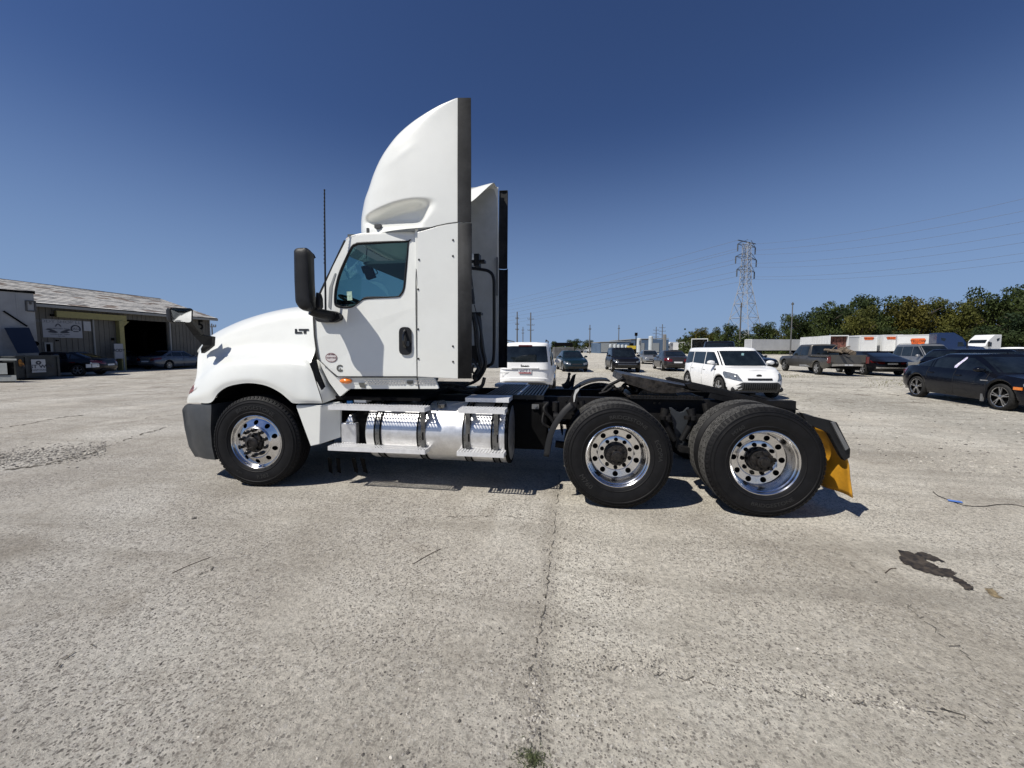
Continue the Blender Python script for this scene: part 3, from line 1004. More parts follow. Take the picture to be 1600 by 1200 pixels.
# side fairing behind the door, its rivets and the black rubber extender
for side in (0, 1):
    def mm(mb):
        if side:
            mb.v = [Vector((p.x, HW - p.y, p.z)) for p in mb.v]
        return mb
    sf = MB().poly([U(px, py, 3.858) for px, py in ((652.4, 362.6), (664, 359.6), (682, 354.2), (700, 350.4), (716, 348.3), (716.5, 592), (652.4, 588.6))], vec=(0, 0.028, 0))
    fo = mm(sf).build('side_fairing', WHITE, truck, bevel=0.006)
    sm = MB()
    L = [U(px, py, 3.856) for px, py in ((652, 362), (664, 359), (682, 353.6), (700, 349.8), (716, 347.7))]
    sm.grid([L, [p + Vector((0, 0, 0.009)) for p in L]])
    mm(sm).build('fairing_seam', SEAM, fo)
    rv = MB().lathe([(0.0, -0.009), (0.006, -0.008), (0.0095, -0.004), (0.011, 0.001)], (0, 0, 0), (0, 1, 0), 10)
    r0 = rv.build('rivet', NUTM, fo, smooth=True, org=Vector((0, 0, 0)))
    k = 0
    for px, py in ((654.6, 405.7), (653.2, 452), (653.2, 514.3), (653.8, 560.5), (707.8, 375), (707.6, 400), (707.6, 541), (707.8, 565.2)):
        p = U(px, py, 3.857)
        o = r0 if k == 0 else put('rivet', r0.data, fo)
        k += 1
        q = Vector((p.x, HW - p.y if side else p.y, p.z)) - TC
        o.location = q
        if side: o.rotation_euler = (0, 0, pi)
    rb = MB()
    pr = []
    for py in (153.5, 250, 347):
        pr.append([U(715.5, py, 3.86 + 0.0), U(716, py, 3.845), U(726, py, 3.838), U(735.4, py, 3.850), U(735.6, py, 3.868)])
    rb.grid(pr)
    rb.poly(pr[0]); rb.poly(pr[-1])
    mm(rb).build('rubber_extender', RUBF, truck, smooth=True, solid=0.010)
    rb = MB(); pr = []
    for py in (349, 470, 591.5):
        pr.append([U(716, py, 3.86), U(716.4, py, 3.842), U(727, py, 3.835), U(736.4, py, 3.850), U(736.6, py, 3.868)])
    rb.grid(pr)
    mm(rb).build('rubber_extender', RUBF, truck, smooth=True, solid=0.010)
    # frame behind the fairing (seen on the far side)
    fr = MB()
    x0 = XRF
    fr.bar((x0 - 0.03, 3.92, 1.28), (x0 - 0.03, 3.92, 3.0), 0.05, 0.04)
    mm(fr).build('fairing_frame', mat('grey_white_liner', (0.45, 0.46, 0.45), 0.5, dirt=0.3), truck)
# far inside liner, with curved cut-out
lin = MB().poly([Vector((p[0], HW - 3.925, p[1])) for p in ((XB, 1.26), (XRF - 0.02, 1.26), (XRF - 0.02, 3.9), (XRF - 0.06, 4.04), (XRF - 0.22, 4.10), (XB - 0.1, 4.08))], vec=(0, 0.012, 0))
lin.build('fairing_liner', mat('grey_white_liner', (0.45, 0.46, 0.45), 0.5, dirt=0.3), truck)
# ---- tanks, steps, frame ---------------------------------------------------------
def holed_sheet(mb, x0, x1, y0, y1, z, nx, ny, hr=0.36):
    dx, dy = (x1 - x0) / nx, (y1 - y0) / ny
    for i in range(nx):
        for j in range(ny):
            a, b = x0 + dx * i, y0 + dy * j
            holed(mb, a, a + dx, b, b + dy, a + dx / 2, b + dy / 2, dx * hr, dy * hr * 1.25, lambda u, v: Vector((u, v, z)), 8)
def step(x0, x1, y0, y1, z, lip=0.045):
    m = MB()
    nx = max(4, int((x1 - x0) / 0.032))
    holed_sheet(m, x0, x1, y0, y1, z, nx, 4)
    m.box(x0, x1, y0 - 0.004, y0, z - lip, z + 0.001)
    m.box(x0, x1, y1, y1 + 0.004, z - lip, z + 0.001)
    m.box(x0 - 0.004, x0, y0, y1, z - lip, z + 0.001)
    m.box(x1, x1 + 0.004, y0, y1, z - lip, z + 0.001)
    # raised teeth between the holes
    for i in range(nx * 2):
        for j in range(4):
            x = x0 + (x1 - x0) * (i + 0.5) / (nx * 2)
            y = y0 + (y1 - y0) * (j + (0.03 if i % 2 else 0.97)) / 4
            m.obox((x, y, z + 0.003), (0.004, 0, 0), (0, 0.004, 0), (0, 0, 0.003))
    return m
YS = 3.80
def sx(px, y=YS, py=650): return U(px, py, y).x
def sz(py, px=650, y=YS): return U(px, py, y).z
zu, zl = sz(637.0), sz(703.0)
for side in (0, 1):
    def mm(mb):
        if side: mb.v = [Vector((p.x, HW - p.y, p.z)) for p in mb.v]
        return mb
    for (a, b, z) in ((513.5, 663.5, zu), (716.5, 788.5, zu), (511, 663, zl), (713.5, 787, zl)):
        mm(step(sx(a), sx(b), YS, YS + 0.155, z)).build('step', STEPM, truck)
    # top plate behind the cab
    pz = U(760, 622, 4.02).z
    tp = MB().box(U(727, 622, 4.02).x, U(795, 622, 4.02).x, 4.02, 4.30, pz - 0.045, pz)
    mm(tp).build('step', STEPM, truck)
    # the fuel tank
    tx0, tx1 = U(574, 680, 3.95).x, U(792, 680, 3.95).x
    tcy, tcz, tr = 4.235, 0.735, 0.335
    zc = (U(690, 628, 4.10).z + U(690, 723, 4.10).z) / 2
    tk = MB().lathe([(0.0, tx0 - 0.035), (0.20, tx0 - 0.03), (0.30, tx0 - 0.015), (tr - 0.008, tx0), (tr, tx0 + 0.02), (tr, tx1 - 0.05), (tr, tx1 - 0.02), (tr - 0.008, tx1), (0.30, tx1 + 0.015), (0.2, tx1 + 0.03), (0, tx1 + 0.035)], (0, tcy, zc), (1, 0, 0), 96)
    tank = mm(tk).build('fuel_tank', ALUB, truck, smooth=True, angle=50)
    eb = MB().lathe([(tr + 0.002, tx1 - 0.02), (tr + 0.006, tx1 - 0.014), (tr + 0.006, tx1 + 0.01), (tr - 0.03, tx1 + 0.018)], (0, tcy, zc), (1, 0, 0), 64)
    mm(eb).build('tank_end_band', DARK, tank, smooth=True)
    for px in (591.5, 658, 729, 773.5):
        x = U(px, 680, 3.93).x
        sb = MB()
        for dx_, mt_ in ((-0.033, 0), (0.033, 0)):
            sb.lathe([(tr + 0.001, x + dx_ - 0.008), (tr + 0.008, x + dx_ - 0.008), (tr + 0.008, x + dx_ + 0.008), (tr + 0.001, x + dx_ + 0.008)], (0, tcy, zc), (1, 0, 0), 64)
        s_ = mm(sb).build('tank_strap', DARK, tank, smooth=True, angle=30)
        s2 = MB().lathe([(tr + 0.0015, x - 0.025), (tr + 0.006, x - 0.024), (tr + 0.006, x + 0.024), (tr + 0.0015, x + 0.025)], (0, tcy, zc), (1, 0, 0), 64)
        mm(s2).build('strap_band', mat('strap_steel', (0.20, 0.20, 0.195), 0.28, 0.8, 0.2, 14), s_, smooth=True, angle=30)
    # brackets that carry the steps
    for px in (658, 729, 773.5):
        x = U(px, 660, 3.85).x
        bk = MB()
        bk.bar((x, 3.90, zu - 0.02), (x, 3.90, zl), 0.045, 0.010, up=(0, 1, 0))
        bk.bar((x, 3.86, zu - 0.012), (x, 4.0, zu - 0.03), 0.045, 0.012)
        bk.bar((x, 3.84, zl - 0.01), (x, 4.20, zl - 0.05), 0.045, 0.014)
        mm(bk).build('step_bracket', mat('strap_steel', (0.20, 0.20, 0.195), 0.28, 0.8, 0.2, 14), truck)
    # exhaust fluid tank ahead of the fuel tank
    df = MB()
    xa, xb_ = U(533, 680, 3.95).x, U(556, 680, 3.95).x
    df.box(xa, xb_, 3.95, 4.25, sz(697, y=3.95), sz(664.5, y=3.95))
    df.poly([Vector((xa + 0.04, 3.97, sz(664.5, y=3.95))), Vector((xb_ - 0.04, 3.97, sz(664.5, y=3.95))), Vector((xb_ - 0.075, 4.0, sz(652, y=3.95))), Vector((xa + 0.075, 4.0, sz(652, y=3.95)))], vec=(0, 0.2, 0))
    fd = mm(df).build('fluid_tank', ALUB, truck, bevel=0.01)
    bc = MB().tube([Vector((U(547, 632, 3.98).x, 3.98, sz(633, y=3.98) - 0.06)), Vector((U(547, 632, 3.98).x, 3.98, sz(628, y=3.98)))], 0.034, 14)
    mm(bc).build('filler_cap', mat('cap_blue', (0.02, 0.16, 0.42), 0.35), fd, smooth=True)
    mp = MB().box(U(553, 627, 3.98).x, U(572, 627, 3.98).x, 3.98, 4.10, sz(631, y=3.98), sz(624.5, y=3.98))
    mm(mp).build('tank_clip', STEPM, fd)
    dk = MB().box(U(556, 660, 4.0).x, U(573, 660, 4.0).x, 4.02, 4.5, sz(702, y=4.0), sz(640, y=4.0))  # dark boxes added to keep the gap under the steps black
    dk.box(U(515, 650, 4.15).x, U(556, 650, 4.15).x, 4.25, 4.5, sz(690, y=4.1), sz(645, y=4.1))
    mm(dk).build('dark_gap_filler', DARK, truck)
    lb = MB()
    for px in (515, 528, 552, 566):
        lb.bar(U(px, 716, 3.98), U(px + (5 if px > 540 else 2), 738, 4.15), 0.05, 0.008, up=(0, 1, 0))
    mm(lb).build('lower_brackets', DARK, truck)
    fc = MB().lathe([(0.0, 0.05), (0.045, 0.05), (0.052, 0.04), (0.052, 0.0), (0.062, -0.02)], (0, 0, 0), (0, -0.42, 0.9), 20)
    cc = Vector((U(690, 631, 4.08).x, tcy - tr * 0.42, zc + tr * 0.9))
    fc.v = [p + cc for p in fc.v]
    mm(fc).build('fuel_cap', mat('cap_cast', (0.35, 0.34, 0.31), 0.4, 0.8, 0.5, 40), tank, smooth=True)
    f2 = MB().tube([Vector((U(640, 629, 4.1).x, tcy - 0.02, zc + tr - 0.02)), Vector((U(640, 629, 4.1).x, tcy - 0.02, zc + tr + 0.035))], 0.022, 10)
    mm(f2).build('tank_vent', STEPM, tank)
# ---- frame rails and what hangs on them
RY0, RY1 = 4.52, 4.60
zt = U(900, 620.5, RY0).z
zb_ = zt - 0.27
xr0, xr1 = -4.15, U(1243, 650, RY0).x
for side in (0, 1):
    def mm(mb):
        if side: mb.v = [Vector((p.x, HW - p.y, p.z)) for p in mb.v]
        return mb
    rl = MB()
    rl.poly([(xr0, RY0, zb_ + 0.02), (xr0, RY0, zt - 0.1), (-2.7, RY0, zt), (xr1, RY0, zt), (xr1, RY0, zb_ + 0.06), (xr1 - 0.2, RY0, zb_)], vec=(0, 0.008, 0))
    rl.box(-2.7, xr1, RY0 + 0.008, RY1 + 0.01, zt - 0.009, zt)
    rl.box(-2.7, xr1 - 0.2, RY0 + 0.008, RY1 + 0.01, zb_, zb_ + 0.009)
    rail = mm(rl).build('frame_rail', FRAME, truck)
    bo = MB()
    rnd = random.Random(4)
    for k in range(46):
        x = -0.5 + k * 0.058 + rnd.uniform(-0.01, 0.01)
        if x > xr1 - 0.05: break
        z = rnd.choice((zt - 0.05, zt - 0.20, zt - 0.12))
        bo.tube([(x, RY0 + 0.002, z), (x, RY0 - 0.014, z)], 0.012, 6)
    tag(mm(bo).build('frame_bolts', NUTM, rail), kind='stuff')
    # row of holed angle under the fifth wheel
    an = MB()
    ax0, ax1 = U(985, 616, RY0 - 0.06).x, U(1100, 617, RY0 - 0.06).x
    za = zt + 0.002
    an.box(ax0, ax1, RY0 - 0.08, RY0 + 0.06, za, za + 0.012)
    n_ = 22
    for k in range(n_):
        x = ax0 + (ax1 - ax0) * (k + 0.5) / n_
        an.box(x - 0.012, x + 0.012, RY0 - 0.06, RY0 - 0.02, za + 0.012, za + 0.034)
    mm(an).build('slide_rack', FRAME, truck)
    # ramps at the frame end
    ra = MB()
    pa = [(1072, 600.5), (1080, 598.5), (1240, 634.5), (1249, 641), (1236, 640), (1076, 606)]
    ra.poly([U(px, py, 4.50) for px, py in pa], vec=(0, 0.09, 0))
    ra.poly([U(px, py, 4.50) for px, py in ((1110, 614), (1236, 641), (1249, 651), (1225, 646), (1108, 622))], vec=(0, 0.05, 0))
    mm(ra).build('frame_ramp', FRAME, truck)
    # mud flap hanger and flap
    hg = MB()
    y0 = 3.82
    hk = [U(px, py, y0) for px, py in ((1253, 645), (1262, 648.5), (1300, 657.5), (1308, 660), (1329, 702), (1328, 715), (1320, 720), (1314, 712), (1296, 678), (1290, 674), (1262, 663))]
    hg.poly(hk, vec=(0, 0.05, 0))
    hg.bar(U(1262, 655, 3.85), U(1250, 650, 4.55), 0.07, 0.07)
    hgo = mm(hg).build('flap_hanger', BLACKP, truck, bevel=0.006)
    hs = MB().poly([U(px, py, y0 - 0.004) for px, py in ((1297, 659.5), (1302, 658.5), (1324, 699), (1319, 703))], vec=(0, -0.02, 0))
    mm(hs).build('hanger_weight', mat('worn_edge_grey', (0.13, 0.135, 0.14), 0.4, dirt=0.3), hgo)
    # flap: a hanging sheet across the wheels, bowed
    e0 = [U(*q) for q in ((1297, 672, 3.84), (1314, 700, 3.84), (1325, 722, 3.84), (1328, 748, 3.84), (1332, 779, 3.84))]
    xs_ = [p.x for p in e0]
    rows_ = []
    for t in range(9):
        u = t / 8
        rows_.append([Vector((p.x - 0.05 * u * (i > 2) + 0.010 * sin(u * 9), 3.84 + 0.60 * u, p.z + 0.010 * sin(u * 5 + 1) * (i == 4) - 0.012 * u)) for i, p in enumerate(e0)])
    fl = MB().grid(net(rows_, 4, 2))
    mm(fl).build('mud_flap', FLAP, truck, smooth=True, solid=0.010)
    # quarter fender ahead of the drive wheels
    qf = [(897, 634), (885, 645), (874, 660), (866, 675), (861, 692), (857.5, 714)]
    pts = spline([U(px, py, 3.86) for px, py in qf], 4)
    q1 = MB()
    q1.grid([pts, [p + Vector((0.0, 0.55, 0)) for p in pts]])
    def off(k):
        o = []
        for i, p in enumerate(pts):
            d = pts[min(i + 1, len(pts) - 1)] - pts[max(i - 1, 0)]
            d = Vector((d.x, 0, d.z)).normalized()
            o.append(p + Vector((-d.z, 0, d.x)) * k)
        return o
    q1.grid([off(0.0), off(-0.055)])
    mm(q1).build('quarter_fender', mat('fender_plastic', (0.014, 0.0145, 0.016), 0.5, dirt=0.25, dirtcol=(0.05, 0.045, 0.04), spec=0.25), truck, smooth=True, solid=0.010)
    q2 = MB()
    q2.poly([U(px, py, 3.87) for px, py in ((905, 606.5), (902, 622), (899, 640), (880, 648), (870, 662), (862, 668), (874, 645), (888, 628), (897, 610))], vec=(0, 0.02, 0))
    q2.bar(U(893, 640, 3.89), U(896, 636, 4.55), 0.05, 0.03)
    mm(q2).build('fender_bracket', FRAME, truck)
    q3 = MB().poly([U(px, py, 3.866) for px, py in ((904.5, 606), (905, 609), (900, 616), (897.5, 628), (896.2, 628), (896, 619), (899, 609))], vec=(0, -0.003, 0))
    mm(q3).build('worn_edge', mat('worn_white', (0.55, 0.55, 0.53), 0.6), truck)
    # hanging parts between tank and drive axles
    hp_ = MB()
    hp_.box(U(800, 630, 4.3).x, U(856, 630, 4.3).x, 4.30, 4.50, 0.42, zt - 0.05)
    mm(hp_).build('air_tank_box', DARK, truck, bevel=0.02)
    ht = MB()
    for px, w_ in ((853, .036), (868.5, .040)):
        ht.tube([U(px, 628, 4.32), U(px, 648, 4.32)], [w_, w_], 12)
    ht.tube([U(856, 630, 4.25), U(850, 640, 4.2), U(862, 655, 4.2), U(866, 664, 4.2)], 0.02, 8, sp=4)
    ht.tube([U(851, 640, 4.25), U(848, 660, 4.2), U(858, 668, 4.2)], 0.015, 8, sp=4)
    ht.tube([U(872, 652, 4.15), U(865, 652, 4.15)], 0.05, 12)
    mm(ht).build('air_valves', FRAME, truck, smooth=True)
    lt = MB().box(U(831, 635, 4.28).x, U(842, 635, 4.28).x, 4.28, 4.30, U(835, 639, 4.28).z, U(835, 632, 4.28).z)
    lt.tube([U(836.5, 634.5, 4.285), U(836.5, 634.5, 4.26)], 0.018, 10)
    mm(lt).build('reflector_socket', mat('worn_edge_grey', (0.13, 0.135, 0.14), 0.4, dirt=0.3), truck)
    # suspension: hanger plate, arms, springs, axle
    sp_ = MB()
    so_ = [(1046, 637), (1050, 637), (1058, 643), (1063, 644.5), (1068, 643), (1074, 637), (1077, 637), (1074, 668), (1071, 690), (1074, 700), (1056, 700), (1057, 688), (1052, 664)]
    sp_.poly([U(px, py, 4.40) for px, py in so_], vec=(0, 0.03, 0))
    mm(sp_).build('spring_hanger', mat('hanger_grey', (0.028, 0.032, 0.037), 0.5, dirt=0.3), truck, bevel=0.004)
    ss = MB()
    for px in (1040, 1079):
        s = -1 if px < 1060 else 1
        ss.tube([U(px, 639, 4.36), U(px + 4 * s, 655, 4.34), U(px - 14 * s, 688, 4.34)], [.05, .035, .03], 10)
        ss.tube([U(px - 5, 650, 4.30), U(px - 5, 655, 4.30)], 0.035, 10)
        ss.tube([U(px + 4, 650, 4.30), U(px + 4, 656, 4.30)], 0.035, 10)
    for x in (XM, XR):
        ss.bar((x - 0.62, 4.30, 0.50), (x + 0.05, 4.30, 0.42), 0.09, 0.06)
        ss.tube([(x + 0.12, 4.33, 0.40), (x + 0.12, 4.33, zb_ + 0.05)], 0.13, 16)
        ss.tube([(x - 0.25, 4.36, 0.55), (x - 0.33, 4.42, zt - 0.03)], 0.035, 8)
    mm(ss).build('suspension_arms', FRAME, truck, smooth=True)
ax_ = MB()
for x in (XM, XR):
    ax_.tube([(x, 4.0, R0), (x, HW - 4.0, R0)], 0.075, 14)
    ax_.tube([(x - 0.20, CY, R0), (x - 0.1, CY, R0), (x + 0.12, CY, R0), (x + 0.22, CY, R0)], [.10, .2, .2, .08], 16)
ax_.tube([(XF, 4.0, 0.42), (XF, HW - 4.0, 0.42)], 0.06, 10)
ax_.build('axle', FRAME, truck, smooth=True)
cm = MB()
for x in (-2.4, -1.4, -0.4, 0.1, 1.12, 2.05, xr1 - 0.06):
    cm.box(x - 0.04, x + 0.04, RY1, HW - RY1, zb_ + 0.02, zt - 0.03)
cm.box(-3.9, -2.3, 4.62, HW - 4.62, 0.45, 1.15)
cm.box(-2.3, -1.4, 4.75, HW - 4.75, 0.40, 0.95)
cm.build('crossmembers', DARK, truck)
# deck plate between the rails
dx0, dx1 = U(758, 618, 4.36).x, U(850, 618, 4.36).x
dz = zt + 0.035
n_ = 17
dpk = None
for k in range(n_):
    a = dx0 + (dx1 - dx0) * k / n_
    if k == 9:
        continue
    b = MB().box(a + 0.010, a + (dx1 - dx0) / n_ - 0.010, 4.36, HW - 4.36, dz - 0.02, dz)
    dpk = b.build('deck_slat', mat('deck_black', (0.012, 0.013, 0.016), 0.42, 0.1, 0.2, 10), truck)
b = MB().box(dx0, dx1, 4.34, 4.36, dz - 0.05, dz + 0.001).box(dx0, dx1, HW - 4.36, HW - 4.34, dz - 0.05, dz + 0.001)
b.build('deck_frame', BLACKP, truck)
b = MB().box(dx0 + (dx1 - dx0) * 9.2 / n_, dx0 + (dx1 - dx0) * 9.8 / n_, 4.36, HW - 4.36, dz - 0.01, dz + 0.004)
b.build('deck_joiner', STEPM, truck)
# ---- fifth wheel coupling
fw_l, fw_r = U(972, 587, 4.53), U(1104, 612, 4.53)
dxw = (fw_r - fw_l)
L = dxw.length
eX = Vector((dxw.x, 0, dxw.z)).normalized()
eZ = Vector((-eX.z, 0, eX.x))
def fwp(u, v, w): return Vector((fw_l.x, 4.53, fw_l.z)) + eX * u + Vector((0, v, 0)) + eZ * w
W = HW - 2 * 4.53
plan = [(0.06, 0), (L * 0.55, 0), (L * 0.80, 0.10), (L * 1.02, 0.16), (L * 1.02, W * .40), (L * .62, W * .47), (L * .55, W * .5), (L * .62, W * .53), (L * 1.02, W * .60), (L * 1.02, W - 0.16), (L * .8, W - .10), (L * .55, W), (0.06, W), (0, W - 0.06), (0, 0.06)]
fwb = MB().poly([fwp(u, v, 0.02) for u, v in plan], vec=eZ * -0.035)
GREASE = mat('greasy_steel', (0.055, 0.048, 0.042), 0.42, 0.5, 0.5, 14, bump=0.006, bscale=25, dirt=0.5, dirtcol=(0.11, 0.09, 0.07))
cp = fwb.build('fifth_wheel_plate', GREASE, truck, bevel=0.006)
sk = MB()
for v in (0.0, W - 0.02):
    sk.poly([fwp(u, v, w) for u, w in ((0, -0.01), (L * 0.62, -0.01), (L * 0.85, -0.02), (L * 0.62, -0.09), (L * .40, -0.12), (0.05, -0.075), (0, -0.06))], vec=(0, 0.02, 0))
sk.poly([fwp(0.0, v, w) for v, w in ((0, 0), (W, 0), (W, -0.07), (0, -0.07))], vec=eX * 0.02)
sk.build('plate_skirt', GREASE, cp)
ft = MB()
cx_ = fwp(L * 0.45, 0, 0).x
for v in (4.60, HW - 4.60):
    ft.poly([(cx_ - 0.22, v, zt + 0.03), (cx_ + 0.22, v, zt + 0.03), (cx_ + 0.08, v, zt + 0.17), (cx_ - 0.08, v, zt + 0.17)], vec=(0, 0.05, 0))
ft.box(cx_ - 0.35, cx_ + 0.45, 4.5, HW - 4.5, zt + 0.012, zt + 0.03)
ft.build('coupling_bracket', GREASE, truck)
rh = MB()
rh.tube([U(941, 612, 4.45), U(950, 603, 4.45), U(972, 592, 4.5), U(990, 596, 4.7)], 0.018, 8)
rh.tube([U(936, 615, 4.42), U(948, 612, 4.42), U(956, 606, 4.42)], 0.014, 8)
rnd = random.Random(9)
prev = U(960, 608, 4.6)
pts = [prev]
for k in range(12):
    pts.append(U(962 + k * 3.5 + rnd.uniform(-4, 4), 609 + 5 * sin(k) + rnd.uniform(-2, 2), 4.55 + rnd.uniform(0, .2)))
rh.tube(pts, 0.016, 7, sp=4)
pts = [U(958 + k * 6, 603 + 6 * sin(k * 1.3) + k * 0.6, 4.7 + 0.05 * k) for k in range(9)]
rh.tube(pts, 0.02, 7, sp=4)
rh.build('release_handle_and_lines', FRAME, truck, smooth=True)
lv = MB().tube([U(879, 604, 4.7), U(885, 600, 4.7), U(888.5, 592, 4.7), U(889, 585, 4.7)], [.03, .022, .014, .012], 8, sp=3)
lv.lathe([(0, -.02), (.02, -.01), (.02, .01), (0, .02)], U(889.5, 584.5, 4.7), (0, 1, 0), 10)
lv.build('hook', FRAME, truck, smooth=True)
# far quarter fenders over the wheels (dark domes beyond the rail)
for side in (1,):
    q = MB()
    arc = [Vector((XM + 0.60 * cos(a), HW - 3.80, R0 + 0.60 * sin(a))) for a in [radians(200 - k * 8) for k in range(16)]]
    q.grid([arc, [p + Vector((0, -0.6, 0)) for p in arc]])
    q.build('quarter_fender', mat('fender_plastic', (0.014, 0.0145, 0.016), 0.5, dirt=0.25, dirtcol=(0.05, 0.045, 0.04), spec=0.25), truck, smooth=True, solid=0.012)
# ---- back of the cab: air lines, grab frame, bracket
hs = MB()
yb = 4.55
def H(px, py, y=yb): return U(px, py, y)
hs.tube([H(736, 419, 5.3), H(752, 421, 5.3), H(764, 424, 5.3), H(771, 434, 5.3), H(772, 460, 5.3), H(772, 540, 5.3), H(770, 565, 5.3), H(764, 571, 5.3), H(752, 576, 5.3)], 0.022, 8, sp=4)
gf = hs.build('grab_frame', BLACKP, truck, smooth=True)
br_ = MB()
br_.box(H(737, 410, 4.9).x, H(757, 410, 4.9).x, 4.9, 5.0, H(740, 410, 4.9).z, H(740, 406, 4.9).z)
br_.box(H(741, 410, 4.9).x, H(749, 410, 4.9).x, 4.88, 5.0, H(740, 416, 4.9).z, H(740, 397, 4.9).z)
br_.box(H(737, 488, 4.8).x, H(752, 488, 4.8).x, 4.78, 4.9, H(740, 492, 4.8).z, H(740, 488, 4.8).z)
br_.box(H(740, 560, 5.0).x, H(748, 560, 5.0).x, 4.9, 5.0, H(744, 567, 5.0).z, H(744, 540, 5.0).z)
br_.build('line_bracket', BLACKP, truck)
al_ = MB()
for k, (x1_, x2_, x3_) in enumerate(((741, 748, 754), (745, 755, 760), (749, 752, 757), (738, 744, 750))):
    y_ = 4.75 + 0.06 * k
    al_.tube([H(x1_, 490, y_), H((x1_ + x2_) / 2 + 1, 515, y_), H(x2_, 545, y_), H(x3_ - 1, 570, y_), H(x2_ - 4, 588, y_), H(742, 596, y_), H(722, 604, y_)], 0.020, 8, sp=5)
al_.tube([H(737, 452, 4.8), H(740, 475, 4.8)], [.02, .02], 8)
al_.tube([H(741, 476, 4.8), H(744, 488, 4.8)], 0.006, 6)
al_.tube([H(736, 425, 4.8), H(741, 468, 4.8)], 0.008, 6)
al_.tube([H(738, 560, 4.7), H(748, 577, 4.7), H(745, 586, 4.7), H(738, 580, 4.7), H(740, 570, 4.7)], 0.014, 8, sp=5)
al_.tube([H(700, 604, 4.5), H(716, 609, 4.5), H(735, 611, 4.5), H(752, 604, 4.5), H(757, 590, 4.5)], 0.022, 8, sp=5)
al_.tube([H(690, 600, 4.5), H(712, 601, 4.5), H(728, 607, 4.5), H(742, 618, 4.5)], 0.018, 8, sp=5)
al_.build('air_lines', mat('hose_black', (0.012, 0.012, 0.013), 0.4), truck, smooth=True)
hn = MB()
hx = H(777, 430, HW - 3.95).x
hn.box(hx - 0.012, hx + 0.012, HW - 3.99, HW - 3.95, H(777, 462, 6).z, H(777, 402, 6).z)
hn.build('fairing_hinge', mat('worn_edge_grey', (0.13, 0.135, 0.14), 0.4, dirt=0.3), truck)
